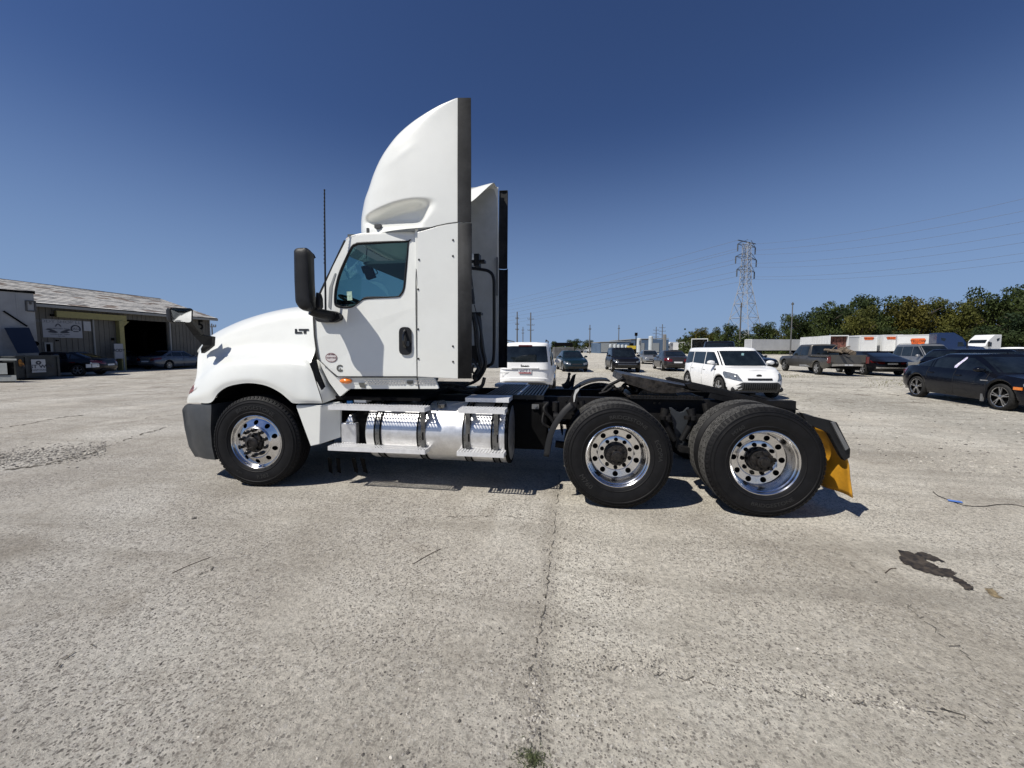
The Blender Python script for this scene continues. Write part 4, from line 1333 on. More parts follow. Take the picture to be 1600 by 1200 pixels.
# ---- mirrors and antenna
for side in (0, 1):
    def mm(mb):
        if side: mb.v = [Vector((p.x, HW - p.y, p.z)) for p in mb.v]
        return mb
    YM = 3.56
    mh = MB()
    out = roundpoly([U(px, py, YM) for px, py in ((469.8, 393), (475, 389.5), (490, 389.3), (494, 396), (495, 440), (497, 470), (499, 480), (493, 488), (480, 487), (472, 476), (470.4, 440))], 0.03, 4)
    cx0 = sum((p.x for p in out)) / len(out); cz0 = sum((p.z for p in out)) / len(out)
    def scl(k, y): return [Vector((cx0 + (p.x - cx0) * k, y, cz0 + (p.z - cz0) * (1 - (1 - k) * 0.35))) for p in out]
    xr_ = max(p.x for p in out)
    rings = [scl(0.55, YM - 0.13), scl(0.85, YM - 0.115), scl(0.97, YM - 0.07), scl(1.0, YM), scl(0.98, YM + 0.07), scl(0.8, YM + 0.115), scl(0.5, YM + 0.125)]
    rings = [[Vector((p.x - 0.42 * max(0, p.y - YM + 0.10) * sstep((p.x - cx0) / 0.06 + 0.3), p.y, p.z)) for p in r] for r in rings]
    mh.grid([r + [r[0]] for r in rings])
    mh.poly(rings[0]); mh.poly(rings[-1])
    mo = mm(mh).build('mirror', BLACKP, truck, smooth=True, angle=50)
    xe_ = U(494, 430, YM).x
    mh.v = mh.v
    gl_ = MB().add([(xe_ - 0.035, YM - 0.09, U(480, 474, YM).z), (xe_ - 0.13, YM + 0.13, U(480, 474, YM).z), (xe_ - 0.13, YM + 0.13, U(480, 402, YM).z), (xe_ - 0.035, YM - 0.09, U(480, 402, YM).z)], [(0, 1, 2, 3)])
    mm(gl_).build('mirror_glass', CHROME, mo, bevel=0.01)
    ma = MB()
    ma.poly(roundpoly([U(px, py, 3.60) for px, py in ((478, 482), (492, 478), (506, 484), (529, 486), (536, 492), (535, 499), (527, 502.5), (508, 500), (489, 493))], 0.02, 3), vec=(0, 0.08, 0))
    ma.build if False else None
    am = MB()
    am.tube([U(486, 484, 3.60), U(498, 489.5, 3.66), U(512, 492.5, 3.76), U(524, 494.5, 3.90)], [0.055, 0.052, 0.050, 0.052], 12, sp=4)
    mm(am).build('mirror_arm', BLACKP, mo, smooth=True)
    fb = MB()
    o_ = roundpoly([UC(px, py, -0.0) for px, py in ((499, 493), (508, 486), (527, 486.5), (536, 492), (537, 499), (527, 504), (504, 504), (499, 501))], 0.03, 4)
    fb.poly(o_, vec=(0, -0.07, 0))
    mm(fb).build('mirror_foot', BLACKP, mo, bevel=0.015)
    sg = MB()
    sg.poly([U(px, py, YM - 0.02) for px, py in ((493, 456), (497, 458), (499.5, 466), (500, 480), (496, 484), (492, 478))], vec=(0, 0.06, 0))
    mm(sg).build('mirror_bracket', CHROME if False else BLACKP, mo, bevel=0.01)
    an_ = MB()
    aw = 3.80
    an_.tube([U(508.8, 489, aw), U(507.8, 400, aw), U(507, 296, aw)], [0.011, 0.009, 0.006], 6)
    if not side:
        for k in range(20):
            z0 = 296 + k * 6
            an_.tube([U(507, z0, aw), U(507, z0 + 2, aw)], [0.0085, 0.0085], 6)
    mm(an_).build('antenna', BLACKP, mo)
    # hood mirror on its arm, its glass looking back along the hood
    YH = 3.78
    nM = Vector((0.97, -0.22, -0.03)).normalized()
    p0M = U(283, 493, YH)
    o_ = roundpoly([UPl(px, py, p0M, nM) for px, py in ((264.5, 483), (266, 480.6), (299, 481.5), (302, 484), (301.5, 503), (299, 505.4), (270, 504.6), (266.5, 501))], 0.035, 5)
    c_ = sum(o_, Vector()) / len(o_)
    def so2(k, d): return [c_ + (p - c_) * k - nM * d for p in o_]
    rg = [so2(0.86, 0.008), so2(0.90, -0.004), so2(0.98, 0.0), so2(1.0, 0.012), so2(1.0, 0.05), so2(0.85, 0.10), so2(0.5, 0.125)]
    hm = MB()
    hm.grid([r + [r[0]] for r in rg]); hm.poly(rg[-1])
    ho = mm(hm).build('hood_mirror', BLACKP, truck, smooth=True, angle=45)
    g2 = MB()
    rings2 = [[c_ + (p - c_) * k - nM * (0.004 - 0.003 * (1 - k * k)) for p in o_] for k in (0.86, 0.7, 0.5, 0.25, 0.02)]
    g2.grid([r + [r[0]] for r in rings2])
    mm(g2).build('mirror_glass', CHROME, ho, smooth=True)
    ha = MB()
    ha.poly([U(px, py, yy) for px, py, yy in ((288, 504, 3.80), (300, 504, 3.80), (314, 523, 3.94), (331.5, 526, 4.06), (330.5, 540, 4.06), (322, 547, 4.06), (314.5, 552, 4.04), (313.5, 545, 4.03), (317, 539, 4.0), (302, 524, 3.90))], vec=(0, 0.045, 0))
    mm(ha).build('hood_mirror_arm', BLACKP, ho)
# small clip on the roof fairing foot
cl = MB()
cl.obox(U(591, 354, 3.98), (0.035, 0, 0.0), (0, 0.02, 0), (0, 0, 0.02))
cl.obox(U(575, 361, 3.98), (0.012, 0, 0), (0, 0.012, 0), (0, 0, 0.03))
cl.build('fairing_clip', GREYP, truck)
# =====================================================================
#  GROUND
# =====================================================================
ORG[0] = Vector((0, 0, 0))
_ja, _jb = G(866, 790), G(832, 1180)
JK = -(_ja.x - _jb.x) / (_ja.y - _jb.y)
JC = _ja.x + JK * _ja.y
def ground_material():
    m = bpy.data.materials.new('lot_concrete_and_gravel')
    m.use_nodes = True
    n = m.node_tree; N = n.nodes; Lk = n.links
    b = N['Principled BSDF']
    tc = N.new('ShaderNodeTexCoord')
    P = tc.outputs['Object']
    def noise(sc, det=5, rough=0.6, dist=0.0):
        x = N.new('ShaderNodeTexNoise'); x.inputs['Scale'].default_value = sc; x.inputs['Detail'].default_value = det; x.inputs['Roughness'].default_value = rough; x.inputs['Distortion'].default_value = dist
        Lk.new(P, x.inputs['Vector']); return x.outputs['Fac']
    def ramp(src, stops):
        r = N.new('ShaderNodeValToRGB')
        while len(r.color_ramp.elements) < len(stops): r.color_ramp.elements.new(0.5)
        for e, (p, c) in zip(r.color_ramp.elements, stops):
            e.position = p; e.color = (*c, 1) if len(c) == 3 else c
        Lk.new(src, r.inputs[0]); return r.outputs[0]
    def mix(f, a, c, mode='MIX'):
        x = N.new('ShaderNodeMix'); x.data_type = 'RGBA'; x.blend_type = mode
        if isinstance(f, float): x.inputs[0].default_value = f
        else: Lk.new(f, x.inputs[0])
        for k, v in ((6, a), (7, c)):
            if isinstance(v, tuple): x.inputs[k].default_value = (*v, 1)
            else: Lk.new(v, x.inputs[k])
        return x.outputs[2]
    def math_(op, a, c=None, clamp=False):
        x = N.new('ShaderNodeMath'); x.operation = op; x.use_clamp = clamp
        for k, v in ((0, a), (1, c)):
            if v is None: continue
            if isinstance(v, (int, float)): x.inputs[k].default_value = v
            else: Lk.new(v, x.inputs[k])
        return x.outputs[0]
    G_ = lambda v: (v, v, v)
    base = ramp(noise(0.55, 8, 0.62, 0.4), [(0.30, (0.375, 0.340, 0.280)), (0.50, (0.545, 0.507, 0.430)), (0.68, (0.68, 0.647, 0.562))])
    fine = ramp(noise(26, 8, 0.75), [(0.30, G_(0.48)), (0.5, G_(1.0)), (0.70, G_(1.32))])
    c = mix(1.0, base, fine, 'MULTIPLY')
    # exposed aggregate: dark and pale pebbles of two sizes
    def pebbles(sc, thr, col_stops, col_in, msc, lo, hi):
        v = N.new('ShaderNodeTexVoronoi'); v.inputs['Scale'].default_value = sc; v.inputs['Randomness'].default_value = 1.0
        nz = N.new('ShaderNodeTexNoise'); nz.inputs['Scale'].default_value = sc * 1.3; Lk.new(P, nz.inputs['Vector'])
        mp = N.new('ShaderNodeMix'); mp.data_type = 'RGBA'; mp.inputs[0].default_value = 0.012 * 60 / sc
        Lk.new(P, mp.inputs[6]); Lk.new(nz.outputs['Color'], mp.inputs[7])
        Lk.new(mp.outputs[2], v.inputs['Vector'])
        sz_ = math_('MULTIPLY', N_rand(v), thr)
        inside = math_('LESS_THAN', v.outputs['Distance'], sz_)
        msk = ramp(noise(msc, 4), [(lo, G_(0)), (hi, G_(1))])
        fac = math_('MULTIPLY', inside, msk)
        sepc = N.new('ShaderNodeSeparateColor'); Lk.new(v.outputs['Color'], sepc.inputs[0])
        pc = ramp(sepc.outputs[1], col_stops)
        return mix(fac, col_in, pc), fac
    def N_rand(v):
        s = N.new('ShaderNodeSeparateColor'); Lk.new(v.outputs['Color'], s.inputs[0]); return s.outputs[0]
    c, f1 = pebbles(95, 0.64, [(0.0, (0.13, 0.12, 0.105)), (0.4, (0.26, 0.235, 0.20)), (0.75, (0.42, 0.385, 0.33)), (1.0, (0.70, 0.67, 0.61))], c, 1.1, 0.30, 0.52)
    c, f2 = pebbles(46, 0.42, [(0.0, (0.11, 0.105, 0.095)), (0.5, (0.22, 0.20, 0.172)), (0.85, (0.42, 0.38, 0.32)), (1.0, (0.70, 0.67, 0.62))], c, 0.7, 0.40, 0.62)
    # darker asphalt look towards the left of the lot, gravel far right and behind
    sp = N.new('ShaderNodeSeparateXYZ'); Lk.new(P, sp.inputs[0])
    wob = math_('MULTIPLY', math_('SUBTRACT', noise(0.35, 6, 0.65), 0.5), 7.0)
    left = math_('ADD', math_('MULTIPLY', sp.outputs[0], -0.30), math_('MULTIPLY', wob, 0.35))
    leftf = math_('MULTIPLY', math_('ADD', left, -0.15, True), 0.55)
    grey = mix(1.0, c, (0.72, 0.73, 0.775), 'MULTIPLY')
    c = mix(leftf, c, grey)
    gl = math_('ADD', math_('ADD', math_('MULTIPLY', sp.outputs[0], 0.30), math_('MULTIPLY', sp.outputs[1], 0.26)), math_('ADD', wob, -3.3))
    gravf = math_('MULTIPLY', gl, 0.8, True)
    gfar = ramp(noise(9, 8, 0.8), [(0.30, (0.22, 0.20, 0.165)), (0.47, (0.46, 0.43, 0.365)), (0.62, (0.66, 0.635, 0.56))])
    glow_ = ramp(noise(0.28, 6, 0.6), [(0.35, G_(0.78)), (0.6, G_(1.08))])
    gfar = mix(1.0, gfar, glow_, 'MULTIPLY')
    c = mix(gravf, c, gfar)
    # two pours of concrete meet along the long joint: the right one is paler
    jx = math_('ADD', sp.outputs[0], math_('MULTIPLY', sp.outputs[1], JK))
    jx = math_('ADD', math_('ADD', jx, -JC), math_('MULTIPLY', math_('SUBTRACT', noise(3.0, 4), 0.5), 0.10))
    jr = math_('MULTIPLY', jx, 14.0, True)
    near = math_('SUBTRACT', 1.0, math_('MULTIPLY', math_('ADD', sp.outputs[1], -4.3), 0.9, True), True)
    c = mix(math_('MULTIPLY', math_('SUBTRACT', 1.0, jr), math_('MULTIPLY', near, 0.8)), c, mix(1.0, c, (0.90, 0.90, 0.915), 'MULTIPLY'))
    band = math_('SUBTRACT', 1.0, math_('MULTIPLY', math_('ABSOLUTE', math_('ADD', jx, 0.01)), 9.0), True)
    c = mix(math_('MULTIPLY', math_('MULTIPLY', band, near), 0.42), c, (0.29, 0.262, 0.215))
    # damp and dusty patches, rusty tint, tyre-dust streaks
    c = mix(ramp(noise(0.9, 7, 0.7, 1.2), [(0.54, G_(0)), (0.70, G_(0.42))]), c, (0.235, 0.205, 0.165))
    c = mix(ramp(noise(2.1, 9, 0.75, 0.5), [(0.56, G_(0)), (0.74, G_(0.5))]), c, (0.50, 0.48, 0.425))
    st = N.new('ShaderNodeTexNoise'); st.inputs['Scale'].default_value = 1.0; st.inputs['Detail'].default_value = 8
    mpn = N.new('ShaderNodeMapping'); mpn.inputs['Scale'].default_value = (0.35, 3.5, 1); mpn.inputs['Rotation'].default_value = (0, 0, 0.55); Lk.new(P, mpn.inputs['Vector']); Lk.new(mpn.outputs[0], st.inputs['Vector'])
    c = mix(ramp(st.outputs['Fac'], [(0.50, G_(0)), (0.68, G_(0.38))]), c, (0.25, 0.228, 0.19))
    # scattered dirt beyond the truck, by the parked cars
    yb = math_('MULTIPLY', math_('ADD', sp.outputs[1], -9.0), 0.25, True)
    c = mix(math_('MULTIPLY', ramp(noise(1.3, 8, 0.75, 0.6), [(0.52, G_(0)), (0.66, G_(0.75))]), yb), c, (0.17, 0.145, 0.115))
    Lk.new(c, b.inputs['Base Color'])
    b.inputs['Roughness'].default_value = 0.93
    b.inputs['Specular IOR Level'].default_value = 0.25
    h = math_('ADD', math_('MULTIPLY', noise(60, 8, 0.8), 1.3), math_('MULTIPLY', math_('ADD', f1, f2), -0.35))
    h = math_('ADD', h, math_('MULTIPLY', math_('MULTIPLY', noise(14, 8, 0.75), gravf), 3.0))
    h = math_('ADD', h, math_('MULTIPLY', noise(5, 6, 0.7), 1.4))
    bp = N.new('ShaderNodeBump'); bp.inputs['Strength'].default_value = 0.9; bp.inputs['Distance'].default_value = 0.014
    Lk.new(h, bp.inputs['Height']); Lk.new(bp.outputs[0], b.inputs['Normal'])
    return m
GM = ground_material()
from mathutils import noise as mn
def gz(x, y):
    """gentle unevenness of the lot, flat right under the truck"""
    k = sstep((hypot(x, y - 4.5) - 4.5) / 6.0) * sstep((60 - hypot(x, y)) / 30)
    return 0.035 * k * mn.noise(Vector((x * 0.22, y * 0.22, 3.3)))
gm = MB()
xs = [-1500, -700, -300, -150, -90] + [-60 + 1.5 * k for k in range(81)] + [90, 150, 300, 700, 1500]
ys = [-300, -80, -20] + [-4 + 1.2 * k for k in range(60)] + [75, 90, 120, 180, 300, 600, 1200, 2500]
gm.grid([[Vector((x, y, gz(x, y))) for x in xs] for y in ys])
ground = tag(gm.build('ground', GM, None, smooth=True), kind='structure')

# cracks: jagged dark slits with crumbled edges
CRK = mat('crack_dark', (0.17, 0.155, 0.13), 0.95, 0, 0.5, 20, spec=0.1)
def crack(pxs, w, seed=0, jag=0.03, seg=14, gap=0.25):
    rnd = random.Random(seed)
    pts = [G(*p) for p in pxs]
    path = []
    for a, b in zip(pts, pts[1:]):
        for k in range(seg):
            t = k / seg
            p = a.lerp(b, t)
            path.append(p + Vector((rnd.uniform(-jag, jag), rnd.uniform(-jag, jag), 0)))
    path.append(pts[-1])
    mb = MB()
    for i in range(len(path) - 1):
        if rnd.random() < gap: continue
        a, b = path[i], path[i + 1]
        d = (b - a)
        if d.length < 1e-4: continue
        nrm = Vector((-d.y, d.x, 0)).normalized()
        wa, wb = w * rnd.uniform(0.15, 1), w * rnd.uniform(0.15, 1)
        z = 0.004 + 0.002 * (i % 2)
        mb.add([Vector((a.x, a.y, gz(a.x, a.y) + z)) + nrm * wa, Vector((b.x, b.y, gz(b.x, b.y) + z)) + nrm * wb, Vector((b.x, b.y, gz(b.x, b.y) + z)) - nrm * wb * .7, Vector((a.x, a.y, gz(a.x, a.y) + z)) - nrm * wa * .7], [(0, 1, 2, 3)])
    o = mb.build('crack', CRK, ground)
    tag(o, kind='stuff')
crack([(874, 742), (870, 800), (862, 850), (856, 905), (848, 960)], 0.006, 1, 0.012, 12, 0.3)
crack([(848, 960), (838, 1010), (826, 1060)], 0.005, 2, 0.014, 14, 0.45)
crack([(700, 808), (780, 806), (862, 815)], 0.005, 3, 0.02, 14, 0.5)
crack([(0, 668), (40, 663), (90, 653), (130, 649)], 0.045, 4, 0.05, 10, 0.1)
crack([(0, 735), (60, 728), (130, 712), (210, 682), (260, 668)], 0.028, 5, 0.05, 14, 0.25)
crack([(225, 655), (260, 650), (330, 645)], 0.02, 6, 0.04, 12, 0.3)
crack([(370, 858), (300, 910), (180, 985), (60, 1060)], 0.006, 7, 0.03, 16, 0.55)
crack([(1180, 830), (1300, 860), (1400, 930), (1480, 1000), (1530, 1060)], 0.003, 8, 0.03, 16, 0.55)
crack([(862, 1042), (980, 1046), (1200, 1080), (1440, 1110), (1600, 1135)], 0.004, 9, 0.02, 18, 0.55)
crack([(0, 610), (60, 607), (130, 601)], 0.05, 10, 0.08, 12, 0.4)
crack([(0, 625), (90, 622), (200, 615)], 0.02, 11, 0.08, 12, 0.4)

# loose stones: joined gravel, and the larger ones one by one
def stone_geo(rnd, r):
    vs = []
    for dx, dy, dz in ((1, 0, 0), (0, 1, 0), (-1, 0, 0), (0, -1, 0), (.6, .6, .7), (-.6, .6, .6), (-.6, -.6, .7), (.6, -.6, .6), (0, 0, .95)):
        k = r * rnd.uniform(0.65, 1.15)
        vs.append(Vector((dx * k, dy * k, dz * k * 0.65)))
    fs = [(0, 1, 4), (1, 5, 4), (1, 2, 5), (2, 6, 5), (2, 3, 6), (3, 7, 6), (3, 0, 7), (0, 4, 7), (4, 5, 8), (5, 6, 8), (6, 7, 8), (7, 4, 8)]
    return vs, fs
STM = [mat('stone_pale', (0.50, 0.47, 0.41), 0.9, 0, 0.3, 8), mat('stone_grey', (0.30, 0.28, 0.25), 0.9, 0, 0.3, 8), mat('stone_dark', (0.11, 0.10, 0.09), 0.9, 0, 0.3, 8)]
rnd = random.Random(21)
protos = [stone_geo(rnd, 1.0) for _ in range(10)]
piles = [MB(), MB(), MB()]
def drop(x, y, r, k):
    vs, fs = protos[rnd.randrange(10)]
    a = rnd.uniform(0, 6.28); ca, sa = cos(a), sin(a)
    z = gz(x, y)
    sx_, sy_ = rnd.uniform(.7, 1.3), rnd.uniform(.7, 1.2)
    piles[k].add([(x + (v.x * sx_ * ca - v.y * sy_ * sa) * r, y + (v.x * sx_ * sa + v.y * sy_ * ca) * r, z + v.z * r - 0.1 * r) for v in vs], fs)
for _ in range(3800):       # fine grit on the concrete
    px, py = rnd.uniform(-40, 1640), 700 + 520 * rnd.random() ** 1.3
    p = G(px, py)
    drop(p.x, p.y, rnd.choice((0.003, 0.004, 0.005, 0.007)) * rnd.uniform(.7, 1.2), rnd.choice((0, 0, 1, 1, 2)))
for _ in range(5200):      # gravel of the right and the far lot
    px, py = rnd.uniform(860, 1640), 562 + 230 * rnd.random() ** 1.4
    p = G(px, py)
    if p.x * 0.30 + p.y * 0.26 < 2.9 + 1.2 * mn.noise(Vector((p.x, p.y, 0)) * 0.5): continue
    drop(p.x, p.y, rnd.uniform(0.008, 0.024) * (1 + max(0, p.y - 8) * 0.05), rnd.choice((0, 0, 0, 1, 1, 2)))
for _ in range(1300):      # the gravel-filled hollow at the left
    px = rnd.uniform(-20, 165); py = 716 - (px / 165) * 14 + rnd.gauss(0, 7)
    p = G(px, py)
    drop(p.x, p.y, rnd.uniform(0.008, 0.024), rnd.choice((0, 0, 1, 1, 2)))
for _ in range(700):       # crumbs along the joint
    t = rnd.random(); px = 872 - 44 * t + rnd.gauss(0, 9); py = 760 + 430 * t
    p = G(px, py)
    drop(p.x, p.y, rnd.uniform(0.003, 0.009), rnd.choice((0, 1, 1, 2)))
for _ in range(1100):      # crumbs drifted along the cross joint at the right
    px = 870 + 560 * rnd.random() ** 1.2
    a_, b_ = 985 + (px - 870) * 0.20, 1042 + (px - 862) * 0.125
    if b_ < a_ + 4: b_ = a_ + 4
    p = G(px, a_ + (b_ - a_) * rnd.random() ** 0.7)
    drop(p.x, p.y, rnd.uniform(0.0025, 0.0075), rnd.choice((0, 0, 0, 1, 1, 2)))
for k, nm in enumerate(('pale_gravel', 'grey_gravel', 'dark_gravel')):
    tag(piles[k].build(nm, STM[k]), 'loose gravel and grit scattered over the concrete lot', None, None, 'stuff')
for (px, py, r, k, lab) in ((877, 979, .011, 2, 'small dark stone lying on the concrete near the long joint'), (917, 990, .011, 0, 'small white stone lying just right of the dark one near the joint'),
                       (828, 1046, .014, 2, 'dark flat stone on the joint in the foreground'), (822, 1073, .010, 2, 'small dark pebble below the flat stone on the joint'),
                       (718, 1127, .011, 2, 'dark round pebble in the left foreground of the joint'), (1369, 790, .014, 1, 'small stone lying right of the yellow mud flap shadow'),
                       (304, 810, .022, 2, 'dark clod on the concrete below the front wheel'), (846, 1080, .009, 2, 'brownish pebble right of the joint in the foreground'),
                       (767, 1100, .010, 1, 'grey pebble on the concrete left of the joint')):
    p = G(px, py)
    vs, fs = stone_geo(rnd, r)
    mb = MB().add(vs, fs)
    o = mb.build('stone', STM[k], None, smooth=True)
    o.location = (p.x, p.y, gz(p.x, p.y))
    tag(o, lab, 'stone')
# oil stain
def spot(pts, name, m, label, cat, z=0.005):
    mb = MB()
    w = [G(a, b) for a, b in pts]
    w = [Vector((p.x, p.y, gz(p.x, p.y) + z)) for p in w]
    rnd2 = random.Random(3)
    out = []
    for i in range(len(w)):
        a, b = w[i], w[(i + 1) % len(w)]
        for k in range(6):
            q = a.lerp(b, k / 6)
            out.append(q + Vector((rnd2.uniform(-.012, .012), rnd2.uniform(-.012, .012), 0)))
    mb.poly(out)
    return tag(mb.build(name, m), label, cat)
spot([(1404, 860), (1418, 862), (1427, 865), (1445, 864), (1462, 871), (1475, 879), (1460, 877), (1447, 876), (1458, 882), (1468, 888), (1483, 889), (1494, 896), (1490, 900), (1503, 907), (1518, 916), (1520, 922), (1512, 924), (1500, 916), (1486, 903), (1466, 901), (1440, 893), (1412, 881), (1406, 873)],
     'oil_stain', mat('oil_stain', (0.045, 0.034, 0.022), 0.6, 0, 0.6, 30, dirt=0.7, dirtcol=(0.16, 0.13, 0.095)), 'dark brown oil stain soaked into the concrete in the right foreground', 'stain')
spot([(1540, 921), (1548, 919), (1556, 926), (1564, 934), (1556, 935), (1546, 931)], 'dirt_smear', mat('tan_dirt', (0.27, 0.21, 0.12), 0.9, 0, 0.4, 40), 'small tan dirt smear right of the oil stain', 'stain', 0.004)
# twigs, cable with its blue tag, weed
TW = mat('twig_bark', (0.07, 0.05, 0.035), 0.9, 0, 0.3, 30)
def twig(pts, r, lab):
    w = [G(a, b) for a, b in pts]
    w = [Vector((p.x, p.y, gz(p.x, p.y) + r * 1.0)) for p in w]
    tag(MB().tube(w, [r] * 1 if False else r, 6, sp=3).build('twig', TW, None, smooth=True), lab, 'twig')
twig([(645, 882), (660, 873), (676, 864), (689, 858)], 0.0025, 'dark straight twig on the concrete below the fuel tank')
twig([(269, 896), (290, 886), (310, 878), (329, 871)], 0.0022, 'dark thin twig on the concrete at the left below the front wheel')
twig([(1383, 896), (1392, 889), (1400, 889)], 0.003, 'short curved twig left of the oil stain')
cab = [G(a, b) for a, b in ((1604, 793), (1580, 789), (1560, 789), (1535, 792), (1505, 790), (1480, 781), (1465, 775), (1458, 769))]
cw = [Vector((p.x, p.y, gz(p.x, p.y) + 0.006)) for p in cab]
cbo = tag(MB().tube(cw, 0.003, 6, sp=5).build('cable', DARK, None, smooth=True), 'thin black cable with a blue tag lying on the gravel at the right edge', 'cable')
tg = G(1492, 785)
MB().obox((tg.x, tg.y, 0.014), (0.045, -0.02, 0), (0.006, 0.014, 0), (0, 0, 0.004)).build('tag', mat('tag_blue', (0.10, 0.22, 0.62), 0.4), cbo)
wd = MB()
rnd = random.Random(5)
c0 = G(832, 1188)
for _ in range(420):
    a = rnd.uniform(0, 6.28); rr_ = abs(rnd.gauss(0, 0.035))
    p = Vector((c0.x + rr_ * cos(a) * 1.1, c0.y + rr_ * sin(a), 0.0))
    d = Vector((rnd.gauss(0, .012), rnd.gauss(0, .012), rnd.uniform(.006, .02)))
    s = Vector((rnd.uniform(-1, 1), rnd.uniform(-1, 1), 0)).normalized() * 0.0018
    wd.add([p - s, p + s, p + d], [(0, 1, 2)])
tag(wd.build('weed', mat('weed_green', (0.10, 0.12, 0.05), 0.8, 0, 0.4, 60)), 'little tuft of weed in the joint at the bottom of the picture', 'weed')
dg = MB()
for _ in range(900):
    px, py = rnd.choice(((rnd.gauss(1235, 22), rnd.gauss(588, 1.6)), (rnd.gauss(1390, 30), rnd.gauss(598, 4)), (rnd.gauss(1050, 25), rnd.gauss(588, 2))))
    p = G(px, py)
    d = Vector((rnd.gauss(0, .02), rnd.gauss(0, .02), rnd.uniform(.02, .07)))
    s = Vector((rnd.uniform(-1, 1), rnd.uniform(-1, 1), 0)).normalized() * 0.012
    p = Vector((p.x, p.y, gz(p.x, p.y)))
    dg.add([p - s, p + s, p + d], [(0, 1, 2)])
tag(dg.build('dry_grass', mat('dry_grass', (0.20, 0.19, 0.08), 0.9, 0, 0.4, 20)), 'sparse dry grass growing through the gravel', None, None, 'stuff')

# =====================================================================
#  WORKSHOP BUILDING AT THE LEFT
# =====================================================================
def camxz(X, Z):      # camera-aligned ground coordinates to world
    r = Vector((cos(PHI), sin(PHI), 0)); f = Vector((-sin(PHI), cos(PHI), 0))
    return r * X + f * Z
cr0 = camxz(-27.4, 35.0)
wd_ = camxz(-1.6, -11.5).normalized()      # along the wall, towards the camera
wn_ = Vector((wd_.y, -wd_.x, 0))           # one of the wall's normals
if wn_.dot(-cr0) < 0: wn_ = -wn_
def WS(px, py):       # pixel -> (s along wall, z)
    d = ray(px, py)
    t = (cr0 - CAM).dot(wn_) / d.dot(wn_)
    p = CAM + d * t
    return (p - cr0).dot(wd_), p.z
def WP(s, z, out=0.0): return Vector((cr0.x, cr0.y, 0)) + wd_ * s + wn_ * out + Vector((0, 0, z))
shop = empty('workshop_building', WP(8, 0))
tag(shop, 'long workshop with tan ribbed walls, shingled roof and open dark bay', 'building')
ORG[0] = Vector(WP(8, 0))
EV = WS(330, 500)[1]
SL = 22.0
TAN = mat('tan_siding', (0.135, 0.127, 0.107), 0.75, 0, 0.1, 1.2, dirt=0.4, dirtcol=(0.09, 0.08, 0.065))
TRIM = mat('grey_trim', (0.30, 0.30, 0.28), 0.6, dirt=0.3)
YEL = mat('yellow_steel', (0.30, 0.265, 0.10), 0.6, dirt=0.45, dirtcol=(0.16, 0.14, 0.07))
s_o0, s_o1 = WS(262, 520)[0], WS(188, 520)[0]
zo = WS(225, 503)[1] + 0.1
def wallpiece(s0, s1, z0, z1, th=0.12):
    m = MB().poly([WP(s0, z0), WP(s1, z0), WP(s1, z1), WP(s0, z1)], vec=-wn_ * th)
    # ribs of the sheeting
    k = s0 + 0.05
    while k < s1 - 0.05:
        m.obox(WP(k, (z0 + z1) / 2, 0.012), wd_ * 0.035, wn_ * 0.014, Vector((0, 0, (z1 - z0) / 2 - 0.004)))
        k += 0.30
    return m.build('wall', TAN, shop)
wallpiece(0, s_o0, 0, EV)
wallpiece(s_o1, SL, 0, EV)
wallpiece(s_o0 + 0.003, s_o1 - 0.003, zo, EV - 0.003)
Wd = 11.0
ew = MB().poly([WP(0, 0), WP(0, EV), WP(0, EV + 1.75, -Wd / 2), WP(0, EV, -Wd), WP(0, 0, -Wd)], vec=-wd_ * -0.1)
ew.build('gable_wall', TAN, shop)
bwl = MB().poly([WP(0.2, 0, -Wd), WP(SL, 0, -Wd), WP(SL, EV, -Wd), WP(0.2, EV, -Wd)], vec=wn_ * 0.1)
bwl.poly([WP(SL, 0), WP(SL, EV), WP(SL, EV + 1.75, -Wd / 2), WP(SL, EV, -Wd), WP(SL, 0, -Wd)], vec=-wd_ * 0.1)
bwl.build('back_wall', TAN, shop)
# roof slopes and shingles
RB = mat('roof_deck', (0.16, 0.14, 0.12), 0.9)
up = Vector((0, 0, 1))
rl_ = MB()
e0, e1 = -0.35, SL + 0.3
for o_, i_ in ((0.45, 1), (-Wd - 0.45, -1)):
    zE = EV + 0.02
    rl_.poly([WP(e0, zE, o_), WP(e1, zE, o_), WP(e1, EV + 1.92, -Wd / 2), WP(e0, EV + 1.92, -Wd / 2)], vec=up * 0.08)
rf_ = rl_.build('roof', RB, shop)
SH = [mat('shingle_pale', (0.62, 0.60, 0.56), 0.9, 0, 0.12, 4, dirt=0.3, dirtcol=(0.32, 0.29, 0.26)), mat('shingle_brown', (0.34, 0.28, 0.24), 0.9, 0, 0.3, 4), mat('shingle_grey', (0.48, 0.47, 0.45), 0.9, 0, 0.3, 4)]
shm = [MB(), MB(), MB()]
rnd = random.Random(12)
NR = 15
P0, P1 = WP(0, EV + 0.11, 0.46), WP(0, EV + 2.01, -Wd / 2)
slope = (P1 - P0)
rn = slope.cross(wd_).normalized()
if rn.z < 0: rn = -rn
for r_ in range(NR):
    k = e0 - rnd.uniform(0, .9)
    while k < e1:
        w_ = rnd.uniform(0.55, 1.05)
        a, b = max(k, e0), min(k + w_ - 0.02, e1)
        if b > a + 0.05:
            t0, t1 = r_ / NR - 0.004, (r_ + 1) / NR + 0.012
            c = Vector(P0) + slope * ((t0 + t1) / 2) + wd_ * ((a + b) / 2) + rn * (0.03 + rnd.uniform(0, .01))
            sd = slope * ((t1 - t0) / 2) - rn * 0.022
            shm[rnd.choice((0, 0, 0, 0, 1, 2, 2))].obox(c, wd_ * ((b - a) / 2), sd, rn * 0.008)
        k += w_
for k in range(3):
    tag(shm[k].build('shingles', SH[k], rf_), kind='stuff')
